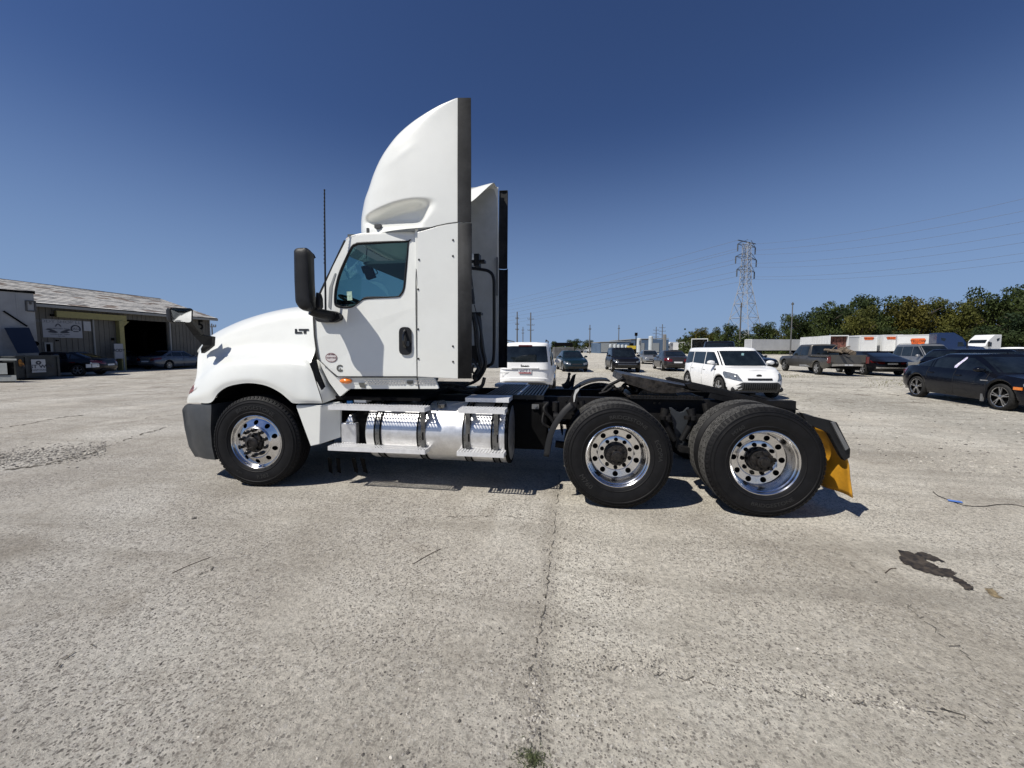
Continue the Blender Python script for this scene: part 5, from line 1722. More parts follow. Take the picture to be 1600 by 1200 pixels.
rt_ = MB().bar(WP(e0, EV + 2.03, -Wd / 2), WP(e1, EV + 2.03, -Wd / 2), 0.3, 0.05)
rt_.build('ridge_cap', SH[1], rf_)
gt = MB().bar(WP(e0, EV + 0.0, 0.50), WP(e1, EV + 0.0, 0.50), 0.12, 0.16)
gt.build('gutter', TRIM, shop)
rk = MB().bar(WP(e0 - 0.02, EV + 0.04, 0.5), WP(e0 - 0.02, EV + 1.98, -Wd / 2), 0.04, 0.18)
rk.build('rake_board', TRIM, shop)
# yellow portal, pipes, boards
s_a, z_a = WS(82, 486); s_b, z_b = WS(192, 494)
MB().bar(WP(s_a, EV - 0.42, 0.22), WP(s_b, EV - 0.42, 0.22), 0.16, 0.40).build('yellow_beam', YEL, shop)
s_p = WS(184.5, 530)[0]
MB().bar(WP(s_p, 0, 0.22), WP(s_p, EV - 0.62, 0.22), 0.34, 0.30, up=wd_).build('yellow_post', YEL, shop, bevel=0.02)
MB().poly([WP(s_p - 0.15, EV - 0.63, 0.25), WP(s_p - 0.60, EV - 0.63, 0.25), WP(s_p - 0.15, EV - 1.1, 0.25)], vec=-wn_ * 0.08).build('yellow_gusset', YEL, shop)
s_d = WS(145, 520)[0]
MB().tube([WP(s_d, 0.1, 0.08), WP(s_d, EV - 0.3, 0.08)], 0.055, 10).build('drain_pipe', TRIM, shop, smooth=True)
s_e = WS(264.5, 520)[0]
MB().bar(WP(s_e, 0, 0.05), WP(s_e, EV - 0.1, 0.05), 0.14, 0.10, up=wd_).build('door_jamb', TRIM, shop)
MB().bar(WP(0.05, 0, 0.03), WP(0.05, EV, 0.03), 0.12, 0.08, up=wd_).build('corner_trim', TRIM, shop)
# dark inside: floor stays; a back partition and a car lift outline
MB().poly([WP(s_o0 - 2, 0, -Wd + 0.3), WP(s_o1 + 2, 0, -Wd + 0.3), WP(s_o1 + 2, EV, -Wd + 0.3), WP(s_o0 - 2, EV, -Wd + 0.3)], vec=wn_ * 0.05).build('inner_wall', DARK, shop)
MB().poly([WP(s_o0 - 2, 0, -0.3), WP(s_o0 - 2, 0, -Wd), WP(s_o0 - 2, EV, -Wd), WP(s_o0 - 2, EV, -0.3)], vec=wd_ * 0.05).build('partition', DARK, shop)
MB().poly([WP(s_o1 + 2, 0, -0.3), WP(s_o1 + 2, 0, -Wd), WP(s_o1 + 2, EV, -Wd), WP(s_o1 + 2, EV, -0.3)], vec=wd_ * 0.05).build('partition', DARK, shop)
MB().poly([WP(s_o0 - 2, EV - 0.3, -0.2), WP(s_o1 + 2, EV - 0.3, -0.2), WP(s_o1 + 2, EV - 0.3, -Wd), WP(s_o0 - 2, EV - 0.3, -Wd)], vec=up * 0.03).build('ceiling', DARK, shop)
li = MB().bar(WP(s_o1 - 1.5, 0, -3), WP(s_o1 - 1.5, 3, -3), 0.3, 0.3).bar(WP(s_o1 - 3.9, 0, -3), WP(s_o1 - 3.9, 3, -3), 0.3, 0.3)
li.build('lift_post', DARK, shop)
# small dark door left of the sign, wall lamp, meter box
def panel(x0, y0, x1, y1, out, name, m, th=0.03):
    a, b = WS(x0, y0), WS(x1, y1)
    return MB().poly([WP(a[0], a[1], out), WP(b[0], a[1], out), WP(b[0], b[1], out), WP(a[0], b[1], out)], vec=-wn_ * th).build(name, m, shop)
a, b = WS(68, 535), WS(82, 549)
MB().poly([WP(a[0], 0.1, 0.06), WP(b[0], 0.1, 0.06), WP(b[0], a[1], 0.06), WP(a[0], a[1], 0.06)], vec=-wn_ * 0.05).build('window_frame', TRIM, shop)
MB().poly([WP(a[0] - 0.08, 0.2, 0.07), WP(b[0] + 0.12, 0.2, 0.07), WP(b[0] + 0.12, a[1] - 0.1, 0.07), WP(a[0] - 0.08, a[1] - 0.1, 0.07)], vec=-wn_ * 0.005).build('dark_doorway', DARK, shop)
panel(86, 531, 90, 533, 0.12, 'wall_lamp', DARK, 0.1)
panel(173, 528, 176.5, 532, 0.12, 'wall_lamp', DARK, 0.1)
panel(77, 491, 83, 494, 0.15, 'flood_lamp', DARK, 0.1)
five = MB()
a = WS(313, 508.5)
ex_ = -wd_
text_on(five, '5', WP(a[0], a[1], 0.04), ex_, up, 1.15, 0.006, 1.0, 0.02)
five.build('number', DARK, shop)
# the body shop sign
SGW = mat('sign_white', (0.33, 0.34, 0.36), 0.6, 0, 0.05, 2)
SGB = mat('sign_ink', (0.03, 0.035, 0.05), 0.6)
a, b = WS(64, 500), WS(128, 527)
zt_, zb2 = WS(64, 498)[1], WS(64, 527)[1]
sign = empty('body_shop_sign', WP((a[0] + b[0]) / 2, zb2, 0.06))
tag(sign, 'wide white banner reading BODY SHOP with two cars and a gauge on the tan wall', 'sign')
ORG[0] = Vector(sign.location)
sl0, sl1 = b[0], a[0]
MB().poly([WP(sl0, zb2, 0.06), WP(sl1, zb2, 0.06), WP(sl1, zt_, 0.06), WP(sl0, zt_, 0.06)], vec=-wn_ * 0.02).build('board', SGW, sign)
def SW(u, v, o=0.066): return WP(sl1 + (sl0 - sl1) * u, zb2 + (zt_ - zb2) * v, o)
tx = MB()
hgt = zt_ - zb2
text_on(tx, 'BODY SHOP LLC', SW(0.48, 0.88), ex_, up, hgt * 0.22, 0.002, 1.3)
tx.build('lettering', mat('sign_faded', (0.15, 0.155, 0.17), 0.6), sign)
cs = MB()
for mir in (0, 1):
    cpts = [(0.06, .44), (.13, .50), (.20, .47), (.28, .40), (.35, .33), (.36, .28), (.30, .25), (.16, .27), (.11, .31), (.18, .36), (.14, .40)]
    cs.poly([SW((0.78 - u) if mir else u, v) for u, v in cpts], vec=wn_ * 0.003)
for mir in (0, 1):
    cs.poly([SW(0.38 + (u if not mir else -u), v) for u, v in ((-.08, .66), (-.02, .78), (.01, .76), (-.05, .64))], vec=wn_ * 0.003)
cs.bar(SW(.30, .58), SW(.38, .76), .01, .02); cs.bar(SW(.46, .58), SW(.38, .76), .01, .02)
cs.build('car_emblem', SGB, sign)
ga = MB()
gc_ = SW(.83, .52); R1 = hgt * 0.20
arc = [gc_ + ex_ * R1 * cos(t) + up * R1 * sin(t) for t in [radians(-35 + k * 10) for k in range(26)]]
ga.tube(arc, 0.035, 6)
text_on(ga, 'AG', gc_, ex_, up, 0.22, 0.002)
ga.bar(SW(.76, .37), SW(.9, .37), .01, .06)
ga.build('gauge_emblem', SGB, sign)
t3 = MB()
text_on(t3, 'COLLISION  PAINT  FRAME', SW(.40, .50), ex_, up, hgt * .07, .002)
text_on(t3, 'CUSTOM WORK  TOWING', SW(.42, .18), ex_, up, hgt * .07, .002)
text_on(t3, '574 555', SW(.45, .08), ex_, up, hgt * .09, .002)
t3.build('small_print', SGB, sign)
a, b = WS(128.5, 502), WS(141, 517.5)
o = MB().poly([WP(b[0], b[1], 0.08), WP(a[0], b[1], 0.08), WP(a[0], a[1], 0.08), WP(b[0], a[1], 0.08)], vec=-wn_ * 0.03).build('white_board', mat('board_pale', (0.40, 0.41, 0.42), 0.6), None, org=Vector((0, 0, 0)))
tag(o, 'small blank pale board fixed beside the body shop banner', 'board')
a, b = WS(163, 537), WS(178, 549)
s2 = empty('small_sign', WP(a[0], 0, 0.8)); tag(s2, 'small white BODY sign standing by the yellow post of the bay', 'sign')
ORG[0] = Vector(s2.location)
MB().poly([WP(b[0], b[1] - 0.5, 0.8), WP(a[0], b[1] - 0.5, 0.8), WP(a[0], a[1], 0.8), WP(b[0], a[1], 0.8)], vec=-wn_ * 0.03).build('board', SGW, s2)
tt = MB(); text_on(tt, 'BODY', WP((a[0] + b[0]) / 2, b[1] + 0.06, 0.81), ex_, up, 0.30, 0.003, 0.9, 0.006); tt.build('lettering', SGB, s2)
MB().bar(WP(a[0], 0, 0.79), WP(a[0], b[1], 0.79), 0.06).bar(WP(b[0], 0, 0.79), WP(b[0], b[1], 0.79), 0.06).build('legs', TRIM, s2)
ORG[0] = Vector((0, 0, 0))

# =====================================================================
#  TRAILER, DUMPSTER, TANK BOX AT THE LEFT EDGE
# =====================================================================
DW = mat('dirty_white_panel', (0.30, 0.31, 0.32), 0.65, 0, 0.1, 0.8, dirt=0.5, dirtcol=(0.14, 0.13, 0.115))
base = D(61, 560, 27.0)
tdir = (D(-60, 560, 33.6) - D(61, 560, 34.0)); tdir.z = 0; tdir.normalize()
c1 = D(61, 560, 34.0); c1 = Vector((c1.x, c1.y, 0))
tn = Vector((tdir.y, -tdir.x, 0))
if tn.dot(-c1) < 0: tn = -tn
def TP(s, z, o=0.0): return c1 + tdir * s + tn * o + Vector((0, 0, z))
def TS(px, py):
    d = ray(px, py); t = (c1 - CAM).dot(tn) / d.dot(tn); p = CAM + d * t
    return (p - c1).dot(tdir), p.z
trl = empty('box_trailer', TP(3, 0)); tag(trl, 'dirty white box trailer at the left edge before the workshop', 'trailer')
ORG[0] = Vector(trl.location)
TT = TS(58, 457)[1]
MB().obox(TP(6, (TT + 1.1) / 2, -1.3), tdir * 6, tn * 1.3, up * ((TT - 1.1) / 2)).build('box', DW, trl, bevel=0.02)
mb = MB()
k = 0.6
while k < 12:
    mb.obox(TP(k, (TT + 1.1) / 2, 0.006), tdir * 0.03, tn * 0.008, up * ((TT - 1.1) / 2 - 0.1)); k += 0.62
mb.build('side_ribs', DW, trl)
MB().obox(TP(6, TT - 0.02, -1.28), tdir * 6.05, tn * 1.33, up * 0.06).build('top_rail', DARK, trl)
a, b = TS(40, 470), TS(55.5, 486.5)
fr_ = MB()
for (q0, q1) in (((a[0], a[1]), (b[0], a[1])), ((b[0], a[1]), (b[0], b[1])), ((b[0], b[1]), (a[0], b[1])), ((a[0], b[1]), (a[0], a[1]))):
    fr_.bar(TP(q0[0], q0[1], 0.03), TP(q1[0], q1[1], 0.03), 0.06)
fr_.bar(TP((a[0] + b[0]) / 2, a[1], 0.03), TP((a[0] + b[0]) / 2, (a[1] * 2 + b[1]) / 3, 0.03), 0.06)
fr_.build('vent_hatch', mat('hatch_dark', (0.07, 0.07, 0.07), 0.6), trl)
MB().bar(TP(*TS(5, 486), 0.05), TP(*TS(42, 510), 0.08), 0.07).build('lift_rod', DARK, trl)
pa_ = [TS(4.5, 512.5), TS(43, 512), TS(54, 551), TS(20, 552)]
MB().poly([TP(pa_[0][0], pa_[0][1], 0.25), TP(pa_[1][0], pa_[1][1], 0.25), TP(pa_[2][0], pa_[2][1], 0.9), TP(pa_[3][0], pa_[3][1], 0.9)], vec=tn * 0.05).build('tilted_flap', mat('navy_panel', (0.012, 0.018, 0.035), 0.5), trl)
a = TS(59.5, 537)
MB().lathe([(0, 0.05), (.12, .05), (.14, 0)], TP(a[0] + 0.1, a[1], 0.03), tn, 14).build('side_lamp', DARK, trl)
whl = MB()
for s_ in (1.5, 2.7, 10.5):
    whl.lathe([(0, 0.0), (0.25, 0.02), (0.5, 0.0), (0.52, -0.05), (0.52, -0.25), (0.4, -0.28)], TP(s_, 0.52, -0.1), tn, 20)
whl.obox(TP(6, 0.95, -1.3), tdir * 5.8, tn * 0.5, up * 0.15)
whl.build('running_gear', DARK, trl)
# dumpster
def wbox(c, dirv, L, W, H, z0=0.0):
    n_ = Vector((dirv.y, -dirv.x, 0))
    return MB().obox(Vector((c.x, c.y, z0 + H / 2)), dirv * L / 2, n_ * W / 2, Vector((0, 0, H / 2)))
ORG[0] = Vector((0, 0, 0))
cA, cB = G(27, 594.5), G(94, 591)
dd = (cB - cA).normalized(); dn = Vector((-dd.y, dd.x, 0))
if dn.dot(cA) < 0: dn = -dn
LD = (cB - cA).length
dm_ = empty('dumpster', (cA + cB) / 2); tag(dm_, 'dark grey steel dumpster with white notice and orange mark', 'dumpster')
ORG[0] = Vector(dm_.location)
HD = (593 - 556) / 600 * 19.4
STL = mat('dumpster_steel', (0.035, 0.042, 0.045), 0.55, 0.2, 0.3, 3, dirt=0.4, dirtcol=(0.07, 0.05, 0.04))
mid = (cA + cB) / 2
MB().obox(mid + dn * 0.9 + up * (HD / 2 + 0.06), dd * LD / 2, dn * 0.9, up * (HD / 2 - 0.06)).build('bin', STL, dm_, bevel=0.03)
rb_ = MB()
for k in (0.0, 0.22, 0.97):
    rb_.bar(cA + dd * LD * k + up * 0.1 - dn * 0.03, cA + dd * LD * k + up * HD - dn * 0.03, 0.09, 0.06)
rb_.bar(cA + up * HD - dn * 0.03, cB + up * HD - dn * 0.03, 0.08, 0.08)
rb_.build('bin_ribs', STL, dm_)
def DPt(u, z, o=-0.05): return cA + dd * LD * u + dn * o + up * z
MB().poly([DPt(.33, HD * .30), DPt(.66, HD * .30), DPt(.66, HD * .86), DPt(.33, HD * .86)], vec=dn * 0.02).build('notice', mat('notice_white', (0.42, 0.44, 0.46), 0.6), dm_)
tt = MB(); text_on(tt, 'BEST WAY', DPt(.495, HD * .55, -0.055), dd, up, 0.24, 0.002, 1.0, 0.006); text_on(tt, 'DISPOSAL', DPt(.495, HD * .40, -0.055), dd, up, 0.12, 0.002)
text_on(tt, 'o', DPt(.495, HD * .74, -0.055), dd, up, 0.35, 0.002, 1.0, 0.02)
tt.build('notice_print', SGB, dm_)
MB().poly([DPt(.05, HD * .60), DPt(.19, HD * .58), DPt(.16, HD * .70), DPt(.10, HD * .88), DPt(.05, HD * .85)], vec=dn * 0.01).build('orange_mark', mat('orange_mark', (0.55, 0.22, 0.02), 0.6, 0, 0.5, 8), dm_)
ORG[0] = Vector((0, 0, 0))
cC = G(-34, 598)
d2 = (G(24, 597.5) - cC); L2 = d2.length; d2.normalize()
lb_ = empty('lidded_bin', cC + d2 * L2 / 2); tag(lb_, 'low black bin with pale sloping lids at the left edge', 'bin')
ORG[0] = Vector(lb_.location)
md = cC + d2 * L2 / 2
HB = (597 - 562) / 600 * 18.0
MB().obox(md + dn * 0.6 + up * (HB * .45), d2 * L2 / 2, dn * 0.6, up * HB * .45).build('bin', DARK, lb_)
MB().obox(md + dn * 0.7 + up * (HB * 1.02), d2 * (L2 / 2), dn * 0.95, up * 0.04).build('lid', mat('lid_pale', (0.28, 0.30, 0.30), 0.7, dirt=0.4), lb_)
MB().obox(md - dn * 0.12 + up * (HB * .62) - d2 * 0.2, d2 * (L2 / 2 - 0.2), dn * 0.10, up * 0.26).build('front_box', mat('lid_pale', (0.28, 0.30, 0.30), 0.7, dirt=0.4), lb_)
MB().obox(md - dn * 0.05 + up * 0.20, d2 * L2 / 2, dn * 0.06, up * 0.14).build('front_bumper_plate', mat('lid_pale', (0.28, 0.30, 0.30), 0.7, dirt=0.4), lb_)
ORG[0] = Vector((0, 0, 0))
# =====================================================================
#  CARS
# =====================================================================
def lerp_tab(tab, x):
    if x <= tab[0][0]: return tab[0][1]
    for (a, va), (b, vb) in zip(tab, tab[1:]):
        if x <= b:
            t = (x - a) / (b - a)
            return va + (vb - va) * t
    return tab[-1][1]
def smooth_tab(tab, x):
    s = 0
    for k in (-2, -1, 0, 1, 2):
        s += lerp_tab(tab, x + k * 0.035)
    return s / 5
CARWHEEL = {}
def car_wheel_meshes(style, r, w=0.21):
    key = (style, round(r, 3))
    if key in CARWHEEL: return CARWHEEL[key]
    ri = r * (0.75 if style == 'twin' else 0.66)
    ty = MB().lathe([(ri, 0.03), (ri + 0.01, 0.008), (r * .85, 0.0), (r * .95, 0.012), (r * .985, 0.028), (r, 0.045), (r, w - 0.045), (r * .985, w - .028), (r * .95, w - .01), (ri, w - .02)], (0, 0, 0), (0, 1, 0), 28)
    tm = ty.build('tyre', TYM, None, smooth=True)
    rm = MB().lathe([(ri + 0.004, 0.030), (ri + 0.002, 0.018), (ri - 0.012, 0.022)] if style == 'twin' else [(ri + 0.004, 0.030), (ri + 0.002, 0.018), (ri - 0.012, 0.020), (ri - 0.02, 0.05), (ri - 0.03, 0.12)], (0, 0, 0), (0, 1, 0), 28)
    n = {'five': 5, 'twin': 5, 'six': 6, 'steel': 5, 'multi': 9}[style]
    for k in range(n):
        a = 2 * pi * k / n + 0.3
        for off in ((-0.14, 0.14) if style == 'twin' else (0,)):
            d0 = Vector((cos(a + off * 0.6), 0, sin(a + off * 0.6))); d1 = Vector((cos(a + off), 0, sin(a + off)))
            ww = {'five': 0.06, 'twin': 0.020, 'six': 0.05, 'steel': 0.085, 'multi': 0.028}[style]
            rm.bar(d0 * r * 0.12 + Vector((0, 0.030, 0)), d1 * (ri - 0.006) + Vector((0, 0.028, 0)), ww, 0.02, up=(0, 1, 0))
    rm.lathe([(0, 0.012), (r * .09, 0.014), (r * .16, 0.022), (r * .17, 0.06)], (0, 0, 0), (0, 1, 0), 14)
    rmm = rm.build('rim', RIM_D if style == 'twin' else RIM_S, None, smooth=True, angle=30)
    bk = MB().lathe([(ri - 0.01, 0.075), (0.0, 0.075)], (0, 0, 0), (0, 1, 0), 16).build('brake_disc', WELL, None)
    for o in (tm, rmm, bk):
        COL.objects.unlink(o)
    CARWHEEL[key] = (tm.data, rmm.data, bk.data)
    return CARWHEEL[key]
TYM = mat('car_tyre', (0.018, 0.018, 0.018), 0.8, 0, 0.2, 20, dirt=0.4, dirtcol=(0.08, 0.075, 0.065), spec=0.25)
RIM_S = mat('rim_silver', (0.52, 0.52, 0.52), 0.35, 0.8, 0.15, 20, dirt=0.3)
RIM_D = mat('rim_machined', (0.62, 0.62, 0.63), 0.28, 0.9, 0.3, 20)
CGL = mat('car_glass_dark', (0.010, 0.014, 0.017), 0.04, 0, 0.3, 3, coat=0.0, rvar=0.02, spec=0.6)
TRIMB = mat('car_black_trim', (0.014, 0.014, 0.015), 0.45)
PLT = mat('licence_plate', (0.65, 0.66, 0.68), 0.4, 0, 0.15, 60)
def paint(name, col, metal=0.3, rough=0.28, dirt=0.15):
    return mat(name, col, rough, metal, 0.05, 1.5, coat=0.3 if max(col) > 0.03 else 0.2, spec=0.35 if max(col) > 0.03 else 0.2, dirt=dirt, dirtcol=tuple(min(1, c * 0.7 + 0.05) for c in col), rvar=0.05)

def make_car(name, label, cat, pos, yaw, P, paintm, group='cars parked on the far side of the lot', ends=('f', 'r')):
    """local +x is the front of the car"""
    L, W, Hh = P['L'], P['W'], P['H']
    a2, b2 = L / 2, W / 2
    root = empty(name, pos, yaw)
    tag(root, label, cat, group)
    ORG[0] = Vector((0, 0, 0))
    top = P['top']; bot = P['bot']
    wr = P['wr']; arch = P.get('arch', wr * 1.16)
    wx = P['wx']
    n_ = P.get('n', 6.0)
    FR = P.get('fr', [(0, -0.10), (0.2, -0.02), (0.45, 0.0), (0.75, -0.03), (1.0, -0.16)])
    RR = P.get('rr', [(0, -0.12), (0.2, -0.02), (0.45, 0.0), (0.8, -0.03), (1.0, -0.12)])
    WW = P.get('ww', [(0, 0.93), (0.2, 0.985), (0.5, 1.0), (0.8, 0.975), (1.0, 0.90)])
    Fs = [0, 0.1, 0.22, 0.36, 0.5, 0.64, 0.78, 0.88, 0.95, 1.0]
    def zt(x): return smooth_tab(top, x)
    def zb(x): return lerp_tab(bot, x)
    def az(x):
        z = 0
        for c in wx:
            if abs(x - c) < arch: z = max(z, wr + sqrt(arch ** 2 - (x - c) ** 2))
        return z
    def ext(f):
        return a2 + lerp_tab(FR, f), -(a2 + lerp_tab(RR, f)), b2 * lerp_tab(WW, f)
    def sidep(x, f, clampz=True, s=-1):
        xf, xr, yw = ext(f)
        xc, aa = (xf + xr) / 2, (xf - xr) / 2
        u = max(-1, min(1, (x - xc) / aa))
        y = yw * max(0.0, 1 - abs(u) ** n_) ** (1 / n_)
        z = zb(x) + f * (zt(x) - zb(x))
        if clampz:
            z = max(z, min(az(x) + 0.014 * f * 10, zt(x) - 0.002 + 0.002 * f))
        return Vector((x, s * y, z))
    def endp(y, f, front=True):
        xf, xr, yw = ext(f)
        xc, aa = (xf + xr) / 2, (xf - xr) / 2
        u = min(1, abs(y) / yw)
        x = aa * (1 - u ** n_) ** (1 / n_)
        x = xc + x if front else xc - x
        z = zb(x) + f * (zt(x) - zb(x))
        return Vector((x, y, z))
    # body shell
    xs = [-0.97 + 1.94 * k / 88 for k in range(89)]
    rows = []
    for f in Fs:
        xf, xr, yw = ext(f)
        xc, aa = (xf + xr) / 2, (xf - xr) / 2
        r = []
        ys = yw * (1 - 0.97 ** n_) ** (1 / n_)
        N = 10
        for k in range(N, 0, -1): r.append(endp(-ys * (1 - k / N) if k < N else 0, f, False)) if False else None
        half = []
        for k in range(N): half.append(endp(-ys * k / N, f, False))
        for u in xs: half.append(sidep(xc + u * aa, f))
        for k in range(N - 1, -1, -1): half.append(endp(-ys * k / N, f, True))
        rows.append(half)
    body = MB().grid(rows)
    crown = P.get('crown', 0.035)
    tr = rows[-1]
    caps = [tr] + [[Vector((p.x, p.y * q, p.z + crown * (1 - q * q) * (0.3 + 0.7 * sstep((a2 - abs(p.x)) / 0.4)))) for p in tr] for q in (0.93, 0.8, 0.5, 0.0)]
    body.grid(caps)
    body.mirror(0)
    bd_ = body.build('body', paintm, root, smooth=True, angle=50)
    # dark underside and arches
    ub = MB().box(-a2 + 0.18, a2 - 0.18, -b2 + 0.24, b2 - 0.24, zb(0) + 0.02, zb(0) + 0.45)
    for c in wx:
        for s in (-1, 1):
            rr_ = []
            for yy in (b2 * 0.965, b2 - 0.30):
                rr_.append([Vector((c + arch * 1.0 * cos(t), s * yy, wr + arch * sin(t))) for t in [pi * k / 12 for k in range(13)]])
            ub.grid(rr_)
    ub.build('underbody', DARK, root)
    if P.get('cladding'):
        cl = MB()
        for s in (-1, 1):
            for i in range(2):
                cl.grid([[sidep(x, f, True, s) + Vector((0, s * 0.012, 0)) for x in [-a2 * 0.93 + a2 * 1.86 * k / 60 for k in range(61)]] for f in (0, 0.1, 0.17)])
                break
        cl.build('cladding', TRIMB, root, smooth=True)
    # wheels
    tm, rm_, bk = car_wheel_meshes(P.get('wheel', 'five'), wr)
    for c in wx:
        for s in (-1, 1):
            w = put('wheel', tm, root, (c, s * (b2 - 0.015), wr), (0, 0, 0 if s < 0 else pi))
            put('rim', rm_, w); put('brake_disc', bk, w)
            w.rotation_euler = (0, 0, (0 if s < 0 else pi) + (P.get('steer', 0) if c == max(wx) else 0))
    # cabin
    (xA, zA), (xB, zB), (xC, zC), (xD, zD) = P['cab']
    wb_, wt_ = P.get('wb', 0.90) * b2, P.get('wt', 0.70) * b2
    zbel = min(zA, zD) - 0.03
    def tz(z): return (z - zbel) / (Hh - zbel)
    def cring(z):
        tA = (z - zA) / (zB - zA); tD = (z - zD) / (zC - zD)
        bulge = P.get('bulge', 0.05)
        xf = xA + (xB - xA) * tA + bulge * sin(pi * max(0, min(1, tA)))
        xr = xD + (xC - xD) * tD - bulge * sin(pi * max(0, min(1, tD)))
        t = max(0, tz(z))
        yw = wb_ + (wt_ - wb_) * t ** 1.15
        return xf, xr, yw
    NC = 7.0
    def cab_side(x, z, s=-1):
        xf, xr, yw = cring(z)
        xc, aa = (xf + xr) / 2, (xf - xr) / 2
        u = max(-1, min(1, (x - xc) / aa))
        return Vector((x, s * yw * max(0, 1 - abs(u) ** NC) ** (1 / NC), z))
    def cab_end(y, z, front):
        xf, xr, yw = cring(z)
        xc, aa = (xf + xr) / 2, (xf - xr) / 2
        u = min(1, abs(y) / yw)
        x = aa * (1 - u ** NC) ** (1 / NC)
        return Vector((xc + x if front else xc - x, y, z))
    zs = [zbel - 0.05] + [zbel + (Hh - 0.075 - zbel) * k / 8 for k in range(9)]
    crs = []
    for z in zs:
        xf, xr, yw = cring(z)
        xc, aa = (xf + xr) / 2, (xf - xr) / 2
        ys = yw * (1 - 0.95 ** NC) ** (1 / NC)
        half = [cab_end(-ys * k / 8, z, False) for k in range(8)]
        half += [cab_side(xc + aa * (-0.95 + 1.9 * k / 30), z) for k in range(31)]
        half += [cab_end(-ys * k / 8, z, True) for k in range(7, -1, -1)]
        crs.append(half)
    l = crs[-1]
    xm = (max(p.x for p in l) + min(p.x for p in l)) / 2
    for q, dz in ((0.985, 0.022), (0.95, 0.040), (0.88, 0.055), (0.6, 0.068), (0.25, 0.073), (0.0, 0.075)):
        crs.append([Vector((xm + (p.x - xm) * (q if q > 0.88 else 0.88 * 1.0), p.y * q, p.z + dz)) if q > 0.5 else Vector((xm + (p.x - xm) * 0.88, p.y * q, p.z + dz)) for p in l])
    cb = MB().grid(crs).mirror(0)
    cb.build('cabin', P.get('cabpaint', paintm), root, smooth=True, angle=55)
    # glass
    z0 = zbel + P.get('gz0', 0.06); z1 = Hh - P.get('gz1', 0.13)
    zl = [z0 + (z1 - z0) * k / 5 for k in range(6)]
    pill = P['pillars']          # x positions of the uprights, front to rear (incl. both ends as margins)
    mF, mR = P.get('mF', 0.20), P.get('mR', 0.22)
    for s in (-1, 1):
        for i in range(len(pill) - 1):
            hi, lo = pill[i] - 0.03, pill[i + 1] + 0.03
            g = []
            for z in zl:
                xf, xr, yw = cring(z)
                h_ = min(hi, xf - mF); l_ = max(lo, xr + mR)
                if h_ < l_: h_ = l_ = (h_ + l_) / 2
                g.append([cab_side(l_ + (h_ - l_) * k / 6, z, s) + Vector((0, s * 0.007, 0)) for k in range(7)])
            MB().grid(g).build('side_window', CGL, root, smooth=True)
    wsz0 = zA + 0.03
    ws_z = [wsz0 + (z1 + 0.035 - wsz0) * k / 5 for k in range(6)]
    g = []
    for z in ws_z:
        yw = cring(z)[2] * 0.90
        g.append([cab_end(yw * (-1 + 2 * k / 12), z, True) + Vector((0.008, 0, 0.004)) for k in range(13)])
    MB().grid(g).build('windshield', CGL, root, smooth=True)
    rw0 = zD + P.get('rw', 0.05)
    g = []
    for k_ in range(6):
        z = rw0 + (z1 + 0.03 - rw0) * k_ / 5
        yw = cring(z)[2] * 0.86
        g.append([cab_end(yw * (-1 + 2 * k / 12), z, False) + Vector((-0.008, 0, 0.004)) for k in range(13)])
    MB().grid(g).build('rear_window', CGL, root, smooth=True)
    if P.get('chrome'):
        cm_ = MB()
        for s in (-1, 1):
            xf, xr, yw = cring(z0)
            pts = [cab_side(xr + mR + (xf - mF - xr - mR) * k / 8, z0 - 0.01, s) + Vector((0, s * 0.01, 0)) for k in range(9)]
            cm_.tube(pts, 0.009, 5)
        cm_.build('window_trim', CHROME, root, smooth=True)
    # doors: dark seams and handles
    dd_ = MB()
    for s in (-1, 1):
        for x in P.get('doors', ()):
            pts = [sidep(x, f, True, s) + Vector((0, s * 0.003, 0)) for f in (0.04, 0.2, 0.4, 0.6, 0.8, 0.97)]
            dd_.grid([[p - Vector((0.006, 0, 0)) for p in pts], [p + Vector((0.006, 0, 0)) for p in pts]])
    if P.get('doors'):
        dd_.build('door_seams', SEAM, root)
        for s in (-1, 1):
            for x in P['doors'][1:]:
                p = sidep(x + 0.16, 0.80, True, s)
                MB().obox(p + Vector((0, s * 0.012, 0)), (0.09, 0, 0), (0, 0.014, 0), (0, 0, 0.016)).build('door_handle', paintm, root, bevel=0.006)
    # lamps, grille, plate
    def front_patch(y0, y1, f0, f1, nm, m, front=True, off=0.012, n=8, taper=0.0):
        g = []
        for i in range(4):
            f = f0 + (f1 - f0) * i / 3
            ya, yb = y0, y1
            if taper:
                w = (y1 - y0) * taper * (1 - i / 3)
                ya, yb = y0 + w, y1 - w if taper > 0 and y0 * y1 < 0 else y1
            g.append([endp(ya + (yb - ya) * k / n, f, front) + Vector((off if front else -off, 0, 0)) for k in range(n + 1)])
        return MB().grid(g).build(nm, m, root, smooth=True)
    def wrap_patch(s, yin, xlen, f0, f1, nm, m, front=True, off=0.010, slant=0.0):
        """lamp that starts on the end face at |y|=yin and runs round the corner back along the side"""
        g = []
        for i in range(5):
            f = f0 + (f1 - f0) * i / 4
            xf, xr, yw = ext(f)
            xc, aa = (xf + xr) / 2, (xf - xr) / 2
            yc_ = yw * (1 - 0.93 ** n_) ** (1 / n_)
            yi = yin + slant * (i / 4)
            r = [endp(s * (yi + (yc_ - yi) * k / 5), f, front) for k in range(6)]
            sg = 1 if front else -1
            x0 = xc + sg * aa * 0.93
            ln = xlen * (1 - 0.5 * abs(i / 4 - 0.6))
            r += [sidep(x0 - sg * ln * k / 5, f, False, s) for k in range(1, 6)]
            c = Vector((xc, 0, r[0].z))
            g.append([p + Vector((p.x - xc, p.y, 0)).normalized() * off for p in r])
        return MB().grid(g).build(nm, m, root, smooth=True)
